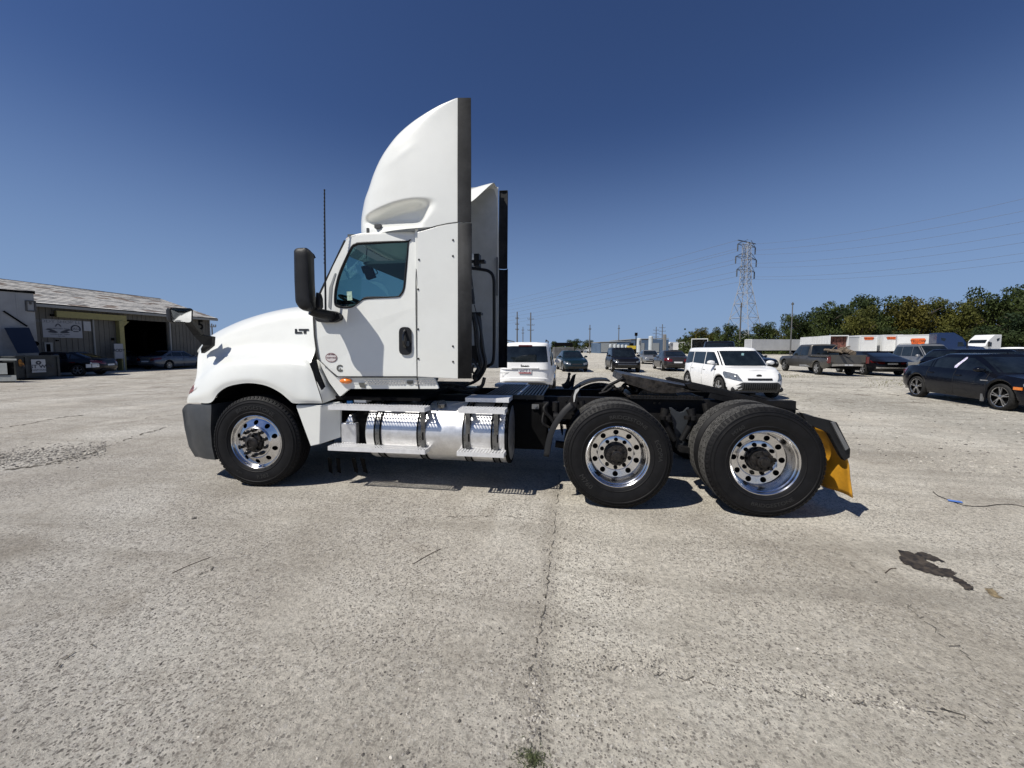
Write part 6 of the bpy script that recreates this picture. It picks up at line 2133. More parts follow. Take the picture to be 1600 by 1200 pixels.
    for kind in P.get('front', ()):
        t = kind[0]
        if t == 'lamp':
            for s in (-1, 1): wrap_patch(s, kind[1], kind[2], kind[3], kind[4], 'headlight', kind[5] if len(kind) > 5 else HEADL, True, 0.010, kind[6] if len(kind) > 6 else 0)
        elif t == 'patch':
            front_patch(kind[1], kind[2], kind[3], kind[4], kind[5], kind[6], True, kind[7] if len(kind) > 7 else 0.012, 8, kind[8] if len(kind) > 8 else 0)
    for kind in P.get('rear', ()):
        t = kind[0]
        if t == 'lamp':
            for s in (-1, 1): wrap_patch(s, kind[1], kind[2], kind[3], kind[4], 'taillight', kind[5] if len(kind) > 5 else REDL, False)
        elif t == 'patch':
            front_patch(kind[1], kind[2], kind[3], kind[4], kind[5], kind[6], False, kind[7] if len(kind) > 7 else 0.012, 8, kind[8] if len(kind) > 8 else 0)
    # mirrors
    if P.get('mirrors', True):
        for s in (-1, 1):
            xm_ = xA - P.get('mx', 0.42)
            y_ = s * (wb_ + 0.10); z_ = zA + P.get('mz', 0.08)
            o = MB()
            o.lathe([(0, -.09), (.6, -.085), (.92, -.05), (1, 0), (.95, .03), (0, .032)], (0, 0, 0), (1, 0, 0), 12)
            o.v = [Vector((-p.x * 1.0 + xm_, p.y * 0.125 + y_ + s * 0.04, p.z * 0.075 + z_ + 0.02)) for p in o.v]
            o.obox((xm_, y_ - s * 0.07, z_ - 0.03), (0.03, 0, 0), (0, 0.07, 0), (0, 0, 0.015))
            o.build('mirror', P.get('mirpaint', paintm), root, smooth=True)
    if P.get('rails'):
        o = MB()
        for s in (-1, 1):
            o.tube([(xB - 0.25, s * wt_ * 0.86, Hh - 0.005), (xB - 0.35, s * wt_ * 0.86, Hh + 0.035), (xC + 0.35, s * wt_ * 0.86, Hh + 0.035), (xC + 0.2, s * wt_ * 0.86, Hh - 0.005)], 0.016, 6)
        o.build('roof_rails', TRIMB, root, smooth=True)
    return root, endp, sidep, cab_side, cab_end

def heading(a, b):
    return atan2(b.y - a.y, b.x - a.x)
def cam_dir(dx, dz):        # heading given in camera-aligned ground axes
    v = camxz(dx, dz)
    return atan2(v.y, v.x)
def at_cam(X, Z):
    p = camxz(X, Z)
    return Vector((p.x, p.y, gz(p.x, p.y)))

SEDAN = dict(L=4.85, W=1.83, H=1.44, top=[(-2.43, .80), (-2.30, .97), (-1.75, 1.02), (-0.6, .99), (0.9, .95), (1.15, .92), (1.9, .83), (2.25, .74), (2.43, .60)],
             bot=[(-2.43, .34), (-2.2, .26), (-1.8, .22), (1.8, .20), (2.2, .20), (2.43, .24)], wr=.325, wx=(-1.40, 1.42), wheel='five',
             cab=((1.18, .91), (0.32, 1.40), (-0.95, 1.40), (-1.85, 1.00)), pillars=(1.4, -0.12, -1.02, -1.75), doors=(1.02, -0.10, -1.02), wb=.89, wt=.66, mF=.24, mR=.30,
             front=(('lamp', .42, .34, .62, .86), ('patch', -.34, .34, .60, .80, 'grille', TRIMB), ('patch', -.62, .62, .08, .34, 'lower_grille', TRIMB)),
             rear=(('lamp', .38, .30, .66, .90), ('patch', -.27, .27, .50, .68, 'licence_plate', PLT), ('patch', -.6, .6, .02, .16, 'diffuser', TRIMB)))
SUV = dict(L=4.45, W=1.80, H=1.66, top=[(-2.22, 1.02), (-2.1, 1.06), (-1.0, 1.04), (0.8, 1.02), (1.15, 1.0), (1.9, .93), (2.1, .84), (2.22, .70)],
           bot=[(-2.22, .42), (-2.0, .32), (-1.6, .26), (1.6, .26), (2.0, .28), (2.22, .36)], wr=.35, wx=(-1.32, 1.34), wheel='five', cladding=True,
           cab=((1.12, 1.0), (0.42, 1.60), (-1.85, 1.62), (-2.14, 1.04)), pillars=(1.4, 0.05, -0.95, -1.95), doors=(0.98, 0.05, -0.95), wb=.90, wt=.76, mF=.20, mR=.25, gz1=.16, rw=.04, bulge=.03, rails=True,
           rr=[(0, -0.10), (0.2, 0.0), (0.45, -0.01), (0.8, -0.03), (1.0, -0.07)],
           front=(('lamp', .48, .26, .66, .90), ('patch', -.42, .42, .66, .86, 'grille', TRIMB), ('patch', -.6, .6, .10, .42, 'lower_grille', TRIMB)),
           rear=(('lamp', .70, .12, .55, .98), ('patch', -.22, .22, .50, .68, 'licence_plate', PLT), ('patch', -.78, .78, .0, .22, 'bumper_insert', TRIMB)))
def var(base, **k):
    d = dict(base); d.update(k); return d
PB = paint('paint_black', (0.005, 0.005, 0.007), 0.0, 0.3)
PN = paint('paint_navy_black', (0.003, 0.004, 0.008), 0.0, 0.2)
PT = paint('paint_dark_teal', (0.004, 0.014, 0.020), 0.0, 0.25)
PW = paint('paint_white_car', (0.80, 0.80, 0.79), 0.0, 0.3, 0.06)
PDG = paint('paint_dark_grey', (0.045, 0.042, 0.045), 0.5)
PPG = paint('paint_pickup_grey', (0.085, 0.080, 0.072), 0.4, 0.38, 0.35)
PSV = paint('paint_silver', (0.27, 0.275, 0.275), 0.6)
PBG = paint('paint_blue_grey', (0.12, 0.135, 0.16), 0.5)

# --- white small SUV seen from behind, straight beyond the deck plate
hd_ = camxz(0.13, 1.0)
yaw = atan2(hd_.y, hd_.x)
Prail = var(SUV, wr=.36, top=[(-2.22, 1.10), (-2.1, 1.13), (-1.0, 1.10), (0.8, 1.06), (1.15, 1.02), (2.22, .8)], H=1.78, cab=((1.12, 1.02), (0.5, 1.70), (-2.02, 1.73), (-2.18, 1.12)), wt=.80, wb=.92, rails=False,
            rear=(('patch', -.20, .20, .60, .76, 'licence_plate', PLT, 0.03), ('patch', -.80, .80, .0, .17, 'bumper_insert', TRIMB, 0.05)))
pc = at_cam(0.68, 11.7 + 2.2)
jp, ep, spp, cs_, ce_ = make_car('sport_utility_vehicle', 'white boxy sport utility vehicle seen from behind over the truck deck', 'suv', pc, yaw, Prail, PW)
for s in (-1, 1):
    MB().add([ep(s * .70, .44, False) + Vector((-.02, 0, 0)), ep(s * .88, .44, False) + Vector((-.0, s * .02, 0)), ep(s * .88, .92, False) + Vector((0, s * .02, 0)), ep(s * .70, .92, False) + Vector((-.02, 0, 0)),
              ep(s * .88, .44, False) + Vector((.12, s * .03, 0)), ep(s * .88, .92, False) + Vector((.12, s * .03, 0))], [(0, 1, 2, 3), (1, 4, 5, 2)]).build('taillight', mat('smoked_red_lens', (0.06, 0.008, 0.008), 0.12, coat=1.0), jp)
mb = MB(); mb.grid([[ep(-.80 + 1.6 * k / 8, f, False) + Vector((-0.06 * (1 if 0.25 < f < .4 else 0), 0, 0)) for k in range(9)] for f in (.18, .26, .38, .41)]); mb.build('rear_bumper', PW, jp, smooth=True)
mb = MB(); c_ = ep(0, .82, False) + Vector((-.035, 0, 0)); mb.obox(c_, (.02, 0, 0), (0, .42, 0), (0, 0, .018)); mb.build('tailgate_garnish', PW, jp, bevel=.01)
mb = MB(); text_on(mb, 'Jeep', ep(0, .90, False) + Vector((-.03, 0, 0)), (0, -1, 0), (0, 0, 1), .12, .003, 1.3, .004); mb.build('badge', mat('badge_dark', (.05, .05, .05), .3, .6), jp)
mb = MB(); text_on(mb, 'PATRIOT', ep(.62, .60, False) + Vector((-.03, 0, 0)), (0, -1, 0), (0, 0, 1), .055, .002, 1.3); mb.build('badge', mat('badge_dark', (.05, .05, .05), .3, .6), jp)
mb = MB(); text_on(mb, 'WCT 3', ep(0, .69, False) + Vector((-.035, 0, 0)), (0, -1, 0), (0, 0, 1), .11, .002); mb.build('plate_print', mat('plate_ink', (.10, .08, .14), .5), jp)
p_ = ep(0, .61, False) + Vector((-.036, 0, 0)); MB().obox(p_, (.002, 0, 0), (0, .19, 0), (0, 0, .014)).build('plate_band', mat('plate_red', (.4, .04, .05), .5), jp)
p_ = ce_(0, 1.665, False) + Vector((-.03, 0, 0)); MB().obox(p_, (.02, 0, 0), (0, .21, 0), (0, 0, .022)).build('brake_light', REDL, jp, bevel=.01)
for s in (-1, 1):
    MB().tube([(0.1, s * .62, 1.79), (0.05, s * .62, 1.83), (-1.75, s * .62, 1.84), (-1.85, s * .62, 1.79)], .02, 6).build('roof_rail', TRIMB, jp, smooth=True)

# --- white boxy hatchback facing the camera
PS = var(SUV, L=4.14, W=1.80, H=1.62, top=[(-2.07, 1.04), (-1.95, 1.08), (-1.0, 1.05), (0.8, 1.02), (1.25, .99), (1.75, .93), (1.95, .86), (2.07, .76)],
         bot=[(-2.07, .36), (-1.9, .28), (-1.5, .22), (1.5, .22), (1.9, .22), (2.07, .26)], wr=.33, wx=(-1.27, 1.28), cladding=False,
         cab=((1.30, .99), (0.62, 1.56), (-1.75, 1.56), (-1.98, 1.06)), wt=.78, rails=False, mirpaint=PW, mz=.10,
         front=(('lamp', .50, .42, .60, .86, HEADL, .10), ('patch', -.36, .36, .66, .76, 'grille', TRIMB, .012)), n=5.0,
         fr=[(0, -0.12), (0.15, -0.02), (0.45, 0.0), (0.75, -0.04), (1.0, -0.22)])
kp = at_cam(7.62, 11.7 + 1.9)
kia, ep, spp, cs_, ce_ = make_car('hatchback', 'white boxy hatchback facing the camera right behind the fifth wheel', 'car', kp, cam_dir(-0.06, -1.0), PS, PW)
g = []
for i, (f, w) in enumerate(((.0, .80), (.10, .82), (.24, .74), (.40, .62), (.52, .54), (.55, .50))):
    g.append([ep(-w + 2 * w * k / 10, f, True) + Vector((.016, 0, 0)) for k in range(11)])
lg_ = MB().grid(g).build('lower_bumper_insert', mat('dark_plastic_insert', (.03, .031, .033), .6), kia, smooth=True)
mb = MB()
for k in range(16):
    for j in range(5):
        y = -.50 + 1.0 * (k + .5) / 16; f = .14 + .32 * j / 4
        mb.obox(ep(y, f, True) + Vector((.02, 0, 0)), (.006, 0, 0), (0, .012, 0), (0, 0, .014))
tag(mb.build('grille_mesh', DARK, lg_), kind='stuff')
for s in (-1, 1):
    MB().lathe([(0, .03), (.05, .03), (.075, .015), (.08, 0)], ep(s * .70, .14, True) + Vector((.0, 0, 0)), (1, 0, 0), 14).build('fog_lamp', TRIMB, kia)
mb = MB(); mb.lathe([(.0, .012), (.06, .010), (.075, 0)], (0, 0, 0), (1, 0, 0), 16); c_ = ep(0, .84, True); mb.v = [Vector((p.x + c_.x + .01, p.y * 1.15 + c_.y, p.z * .62 + c_.z)) for p in mb.v]; mb.build('badge', mat('badge_dark', (.05, .05, .05), .3, .6), kia, smooth=True)
mb = MB(); sc_ = Vector((0.92, -.36, 1.10)); ring = [sc_ + Vector((.06 * sin(t) * -1, .19 * cos(t), .19 * sin(t) * .6)) for t in [2 * pi * k / 20 for k in range(21)]]
p_ = ce_(0.05, 1.36, True) + Vector((.02, 0, 0)); MB().obox(p_, (.01, 0, 0), (0, .035, 0), (0, 0, .06)).build('hanging_tag', mat('tag_cyan', (.30, .50, .52), .6), kia)
p_ = spp(.98, .86, True, -1) + Vector((0, -.012, 0)); MB().obox(p_, (.07, 0, 0), (0, .01, 0), (0, 0, .02)).build('side_vent', TRIMB, kia)

# --- black sedan at the right edge
r1, f1 = G(1431, 620), G(1561, 641)
v = (f1 - r1); v.z = 0
yaw = atan2(v.y, v.x)
wb_len = v.length
nrm = Vector((-sin(yaw), cos(yaw), 0))
PA = var(SEDAN, L=4.72 * wb_len / 2.74 if 0.85 < wb_len / 2.74 < 1.2 else 4.72, wheel='twin', wr=.34)
scl_ = PA['L'] / 4.85
PA['wx'] = (-wb_len / 2 - 0.02, wb_len / 2 - 0.02)
PA['top'] = [(-2.43, .82), (-2.30, .98), (-1.75, 1.04), (-0.6, 1.0), (0.9, .95), (1.15, .92), (1.9, .84), (2.25, .76), (2.43, .62)]
PA['cab'] = ((1.30, .92), (0.30, 1.41), (-0.75, 1.41), (-1.95, 1.03)); PA['pillars'] = (1.4, -0.05, -0.95, -1.05, -1.75); PA['doors'] = (1.02, -0.02, -1.02); PA['chrome'] = False
c = (r1 + f1) / 2 + nrm * 0.88
print('black sedan wheelbase', wb_len)
acu, ep, spp, cs_, ce_ = make_car('sedan', 'black sedan with dark rims and a white cloth in its side window, right edge', 'car', Vector((c.x, c.y, 0)), yaw, PA, PN)
g = []
for i, (x, w, z) in enumerate(((-.13, .045, 1.02), (-.12, .06, 1.08), (-.06, .055, 1.16), (.01, .05, 1.24), (.05, .045, 1.30), (.06, .02, 1.335))):
    g.append([cs_(x - w + 2 * w * k / 4, z, -1) + Vector((0, -.013 - .006 * (k % 2), 0)) for k in range(5)])
tag(MB().grid(g).build('window_cloth', mat('cloth_white_violet', (.75, .74, .80), .8, 0, .5, 14, col2=(.32, .28, .5)), acu, smooth=True))
p_ = spp(.72, .86, True, -1); MB().obox(spp(.98, .72, True, -1) + Vector((0, -.01, 0)), (.11, 0, 0), (0, .008, 0), (0, 0, .014)).build('side_trim', RIM_S, acu)
MB().obox(spp(1.86, .62, True, -1) + Vector((0, -.008, 0)), (.10, 0, 0), (0, .012, 0), (0, 0, .035)).build('side_marker', AMBER, acu)
MB().obox(spp(-2.12, .80, True, -1) + Vector((0, -.004, 0)), (.06, 0, 0), (0, .012, 0), (0, 0, .02)).build('side_marker', REDL, acu)
MB().obox(ce_(0.1, 1.14, True) + Vector((.02, 0, 0)), (.01, 0, 0), (0, .03, 0), (0, 0, .05)).build('hanging_tag', mat('tag_cyan', (.30, .50, .52), .6), acu)
for s in (-1,):
    MB().obox(spp(.93, .05, True, s) + Vector((0, -.02, .03)), (.03, 0, 0), (0, .02, 0), (0, 0, .10)).build('splash_guard', mat('worn_edge_grey', (0.13, 0.135, 0.14), 0.4), acu)

# --- row in the middle distance
def simple(px, Z, hd, P, pm, label, name='sedan', cat='car', dx=0.0, z=0.0):
    X = (px - 800) / 600 * Z
    hx, hz = hd
    l = hypot(hx, hz); hx /= l; hz /= l
    # (px, Z) marks the near end of the car
    q = at_cam(X - 0 + (hx if hz < 0 else hx) * (P['L'] / 2) * (-1 if hz < 0 else 1), Z + abs(hz) * P['L'] / 2)
    return make_car(name, label, cat, Vector((q.x, q.y, q.z + z)), cam_dir(hx, hz), P, pm)
simple(902, 25.6, (0.02, -1), var(SEDAN, W=1.76), PT, 'dark teal sedan facing the camera just right of the white SUV')
simple(981, 25.3, (-0.10, -1), var(SUV, W=1.9, H=1.66, wr=.38, front=(('lamp', .55, .26, .72, .86), ('patch', -.5, .5, .70, .84, 'grille', mat('grille_grey', (.12, .12, .12), .3, .8)), ('patch', -.62, .62, .16, .40, 'lower_grille', TRIMB), ('patch', -.62, .62, .46, .49, 'chrome_strip', RIM_S))), PB, 'black sport utility vehicle facing the camera, left of the silver and grey sedans', 'sport_utility_vehicle', 'suv')
simple(1020, 38.5, (-0.18, -1), var(SEDAN, W=1.85), PSV, 'silver sedan facing the camera between the black SUV and the dark grey sedan')
simple(1060, 26.0, (0.17, 1), var(SEDAN, W=1.83, chrome=False), PDG, 'dark grey sedan seen from behind, left of the white boxy hatchback')
simple(1064, 41, (-0.05, -1), var(SEDAN), PB, 'black car mostly hidden behind the dark grey sedan')
simple(1124, 20.5, (-0.52, -1), var(SUV, L=5.2, W=2.0, H=2.02, wr=.40, wx=(-1.5, 1.5), top=[(-2.6, 1.2), (1.2, 1.16), (2.3, 1.05), (2.6, .85)], cab=((1.2, 1.14), (.45, 1.9), (-2.35, 1.9), (-2.52, 1.2)), pillars=(1.4, 0.0, -1.1, -2.3), doors=(), rails=False), PB, 'large black van-like vehicle directly behind the white boxy hatchback', 'sport_utility_vehicle', 'suv')
simple(1205, 27.5, (0.12, -1), var(SEDAN), PN, 'dark blue car behind the nose of the grey pickup')
simple(1216, 23.5, (0.75, -1), var(SEDAN, L=4.4, H=1.2), PW, 'white car hood poking out between the white hatchback and the grey pickup') if False else None

# --- grey pickup with logs
fw_, rw_ = G(1222.5, 579.5), G(1272, 585.5)
v = fw_ - rw_; v.z = 0
print('pickup wheelbase', v.length)
yaw = atan2(v.y, v.x)
WBp = v.length
nrm = Vector((-sin(yaw), cos(yaw), 0))
if nrm.dot(rw_) < 0: nrm = -nrm
kf = WBp / 3.6
PP = dict(L=5.75 * kf, W=1.88, H=1.86, top=[(-2.87 * kf, 1.12), (-2.8 * kf, 1.15), (-0.9 * kf, 1.15), (0.9 * kf, 1.13), (1.2 * kf, 1.12), (2.5 * kf, 1.06), (2.87 * kf, .92)],
          bot=[(-2.87 * kf, .60), (-2.6 * kf, .50), (-2.3 * kf, .42), (2.3 * kf, .40), (2.87 * kf, .44)], wr=.39, wx=(-1.70 * kf, 1.90 * kf), wheel='steel', n=9.0,
          cab=((1.25 * kf, 1.12), (0.55 * kf, 1.80), (-0.75 * kf, 1.80), (-0.88 * kf, 1.14)), pillars=(1.3, .12, -.80), doors=(1.05 * kf, .10 * kf, -.86 * kf), wb=.93, wt=.78, mF=.2, mR=.14, bulge=.02, crown=.0,
          front=(('lamp', .6, .2, .6, .85), ('patch', -.55, .55, .55, .85, 'grille', CHROME)), mz=.12,
          rear=(('patch', -.98, .98, .0, .20, 'bumper', RIM_S, .07), ('patch', -.2, .2, .03, .17, 'licence_plate', PLT, .08)),
          rr=[(0, -0.02), (0.2, 0.0), (1.0, -0.01)])
c = rw_ + v.normalized() * (1.70 * kf) + nrm * 1.0
pk_, ep, spp, cs_, ce_ = make_car('pickup_truck', 'dark grey pickup with cut logs in its bed, parked across the gravel', 'pickup', Vector((c.x, c.y, 0)), yaw, PP, PPG)
for s in (-1, 1):
    MB().obox((-2.84 * kf, s * .93, .93), (.05, 0, 0), (0, .075, 0), (0, 0, .19)).build('taillight', REDL, pk_, bevel=.012)
MB().box(-2.78 * kf, -0.95 * kf, -.86, .86, 1.152, 1.158).build('bed_floor', DARK, pk_)
for s in (-1, 1):
    MB().box(-2.80 * kf, -0.92 * kf, s * .86 if s > 0 else -.96, .96 if s > 0 else -.86, 1.10, 1.22).build('bed_rail', PPG, pk_, bevel=.02)
MB().box(-2.86 * kf, -2.80 * kf, -.86, .86, .78, 1.22).build('tailgate', PPG, pk_, bevel=.02)
MB().box(-2.875 * kf, -2.86 * kf, -.10, .10, 1.05, 1.10).build('gate_handle', TRIMB, pk_)
MB().box(-0.90 * kf, -0.78 * kf, -.95, .95, 1.16, 1.19).build('bed_front', PPG, pk_)
# logs
LOGM = mat('log_bark', (.20, .155, .11), .9, 0, .4, 9, bump=.02, bscale=12, dirt=.5, dirtcol=(.09, .07, .05))
LOGE = mat('log_end', (.42, .34, .24), .8, 0, .3, 12)
M = Matrix.Translation(Vector((c.x, c.y, 0))) @ Matrix.Rotation(yaw, 4, 'Z')
def logthing(a, b, r, lab, branches=()):
    a, b = M @ Vector(a), M @ Vector(b)
    m_ = (a + b) / 2
    rt = empty('log', m_); tag(rt, lab, 'log', 'cut logs in the pickup bed')
    ORG[0] = m_
    rn_ = random.Random(int(r * 1000))
    pts = [a.lerp(b, k / 5) + Vector((rn_.uniform(-.02, .02), 0, rn_.uniform(-.02, .02))) for k in range(6)]
    o = MB().tube(pts, [r, r * 1.02, r * .97, r * .95, r * .93, r * .9], 10).build('trunk', LOGM, rt, smooth=True)
    MB().tube([a - (b - a).normalized() * .006, a + (b - a).normalized() * .003], r * .93, 10).build('cut_face', LOGE, rt)
    for q0, q1, rr in branches:
        MB().tube([M @ Vector(q0), (M @ Vector(q0)).lerp(M @ Vector(q1), .5) + Vector((0, 0, .04)), M @ Vector(q1)], [rr, rr * .8, rr * .6], 7).build('branch_stub', LOGM, rt, smooth=True)
    ORG[0] = Vector((0, 0, 0))
logthing((-1.55 * kf, -.45, 1.50), (-2.75 * kf, -.30, 1.30), .17, 'thick pale log with cut end up on the near side of the bed')
logthing((-1.4 * kf, .1, 1.42), (-2.9 * kf, .25, 1.48), .11, 'middle brown log reaching over the tailgate', (((-2.6 * kf, .2, 1.5), (-2.8 * kf, -.1, 1.72), .05), ((-2.3 * kf, .2, 1.5), (-2.35 * kf, -.1, 1.66), .04)))
logthing((-1.8 * kf, .55, 1.50), (-3.15 * kf, .50, 1.38), .08, 'thin dark log with branch stubs on the far side of the bed', (((-2.9 * kf, .5, 1.45), (-3.25 * kf, .2, 1.62), .04), ((-3.0 * kf, .5, 1.4), (-3.4 * kf, .5, 1.5), .035), ((-2.3 * kf, .5, 1.5), (-2.5 * kf, .3, 1.80), .03)))

# --- black liftback sedan and silver SUV behind it
rw_ = G(1347, 585.5)
hdv = camxz(0.30, 1.0); 
P8 = var(SEDAN, L=4.9, W=1.9, H=1.42, chrome=True, cab=((1.2, .92), (0.3, 1.39), (-0.7, 1.39), (-2.15, 1.05)), pillars=(1.4, -0.1, -1.0, -1.8), wr=.35,
         rear=(('lamp', .36, .24, .70, .92), ('patch', -.24, .24, .66, .82, 'licence_plate', PLT), ('patch', -.74, .74, .20, .34, 'bumper_strip', RIM_S, .03), ('patch', -.6, .6, .02, .16, 'diffuser', TRIMB)))
yaw = atan2(hdv.y, hdv.x)
fwd = Vector((cos(yaw), sin(yaw), 0)); lat = Vector((sin(yaw), -cos(yaw), 0))
if lat.x < 0: lat = -lat
c = rw_ + fwd * 1.40 + lat * 0.92
make_car('sedan', 'shiny black sedan seen from behind between the pickup and the silver SUV', 'car', Vector((c.x, c.y, 0)), yaw, P8, PB)
P9 = var(SUV, L=5.0, W=1.98, H=1.90, wr=.37, wx=(-1.45, 1.45), top=[(-2.45, 1.05), (-1.0, 1.05), (1.15, 1.02), (2.0, .98), (2.45, .75)], cab=((1.45, 1.02), (.55, 1.84), (-2.0, 1.84), (-2.38, 1.1)), pillars=(1.6, .1, -1.0, -2.0), doors=(1.0, .1, -1.0), mirpaint=RIM_S, cladding=False)
q = at_cam(29.4, 27.3)
make_car('sport_utility_vehicle', 'silver sport utility vehicle with roof rails behind the black sedans', 'suv', q, cam_dir(-0.30, -0.95), P9, PSV)
q = at_cam(19.5, 20.9) 
q = at_cam(24.2, 19.6)
make_car('sport_utility_vehicle', 'long dark car roof showing above the black sedan at the right edge', 'suv', q, cam_dir(1, -0.12), var(P9, H=1.56, L=5.0, cab=((1.45, 1.0), (.55, 1.50), (-2.0, 1.50), (-2.38, 1.08)), rails=False), PN)
q = at_cam(39.5, 30.0)
make_car('sport_utility_vehicle', 'white vehicle far right behind the black sedans', 'suv', q, cam_dir(-1, -0.25), var(P9, H=1.70, rails=False), PW)
q = at_cam(32.3, 24.0)
make_car('sedan', 'black car at the far right behind the white vehicle', 'car', q, cam_dir(-1, -0.3), var(SEDAN, H=1.5), PB)

# --- cars by the workshop
def twowheel(rpx, fpx, P, pm, label, name='sedan', cat='car', near='right'):
    a, b = G(*rpx), G(*fpx)
    v = b - a; v.z = 0
    yaw = atan2(v.y, v.x)
    n1 = Vector((-sin(yaw), cos(yaw), 0))
    mid = (a + b) / 2
    if n1.dot(mid) < 0: n1 = -n1
    c = mid + n1 * P['W'] / 2
    print(label[:30], 'wheelbase', round(v.length, 2))
    return make_car(name, label, cat, Vector((c.x, c.y, gz(c.x, c.y))), yaw, P, pm, 'cars parked before the workshop')
a = G(267, 577.5)
hv = camxz(0.55, 1.0).normalized()
def bywheel(px, hd, P, pm, label, side=1, name='sedan', cat='car', rearwheel=True):
    """px: ground pixel of the near rear wheel (or front); hd: camera-ground heading"""
    h = camxz(*hd).normalized()
    yaw = atan2(h.y, h.x)
    a = G(*px)
    lat = Vector((h.y, -h.x, 0))          # right-hand side of the car
    wx = min(P['wx']) if rearwheel else max(P['wx'])
    c = a - h * wx - lat * (side * P['W'] / 2)
    return make_car(name, label, cat, Vector((c.x, c.y, gz(c.x, c.y))), yaw, P, pm, 'cars parked before the workshop')
bywheel((266, 577), (0.02, 1.0), var(SEDAN, chrome=True, wheel='multi', W=1.85), PBG, 'dark grey sedan seen from its right rear corner before the open bay', 1)
r_, ep, spp, cs_, ce_ = bywheel((187, 576), (-0.15, 1.0), var(SEDAN, wheel='multi', W=1.85), PBG, 'grey sedan with pale primer patches parked before the yellow post', 1)
PRM = mat('primer_pale', (.32, .33, .33), .7)
for x0, x1, f0, f1 in ((-1.75, -1.45, .45, .9), (-1.1, -.5, .55, .85), (.3, .8, .5, .8)):
    MB().grid([[spp(x0 + (x1 - x0) * k / 5, f, True, -1) + Vector((0, -.006, 0)) for k in range(6)] for f in (f0, (f0 + f1) / 2, f1)]).build('primer_patch', PRM, r_, smooth=True)
bywheel((150, 571), (-0.6, 1.0), var(SEDAN), PSV, 'pale car half hidden behind the black sedan and its papers', 1)
r_, ep, spp, cs_, ce_ = bywheel((121, 588), (-0.78, -0.22), var(SEDAN, L=4.9, W=1.85, H=1.40), PB, 'black sedan with white papers taped over its tail lights, beside the dumpster', -1)
for (u0, u1, f0, f1) in ((-2.30, -1.98, .62, .88), (-2.32, -2.06, .32, .58), (-2.03, -1.80, .32, .58)):
    MB().grid([[spp(u0 + (u1 - u0) * k / 3, f, True, 1) + Vector((-.004, .008, 0)) for k in range(4)] for f in (f0, f1)]).build('taped_paper', PAPER, r_)
MB().obox(spp(-1.2, .72, True, 1), (.12, 0, 0), (0, .01, 0), (0, 0, .02)).build('side_marker', REDL, r_)
ORG[0] = Vector((0, 0, 0))
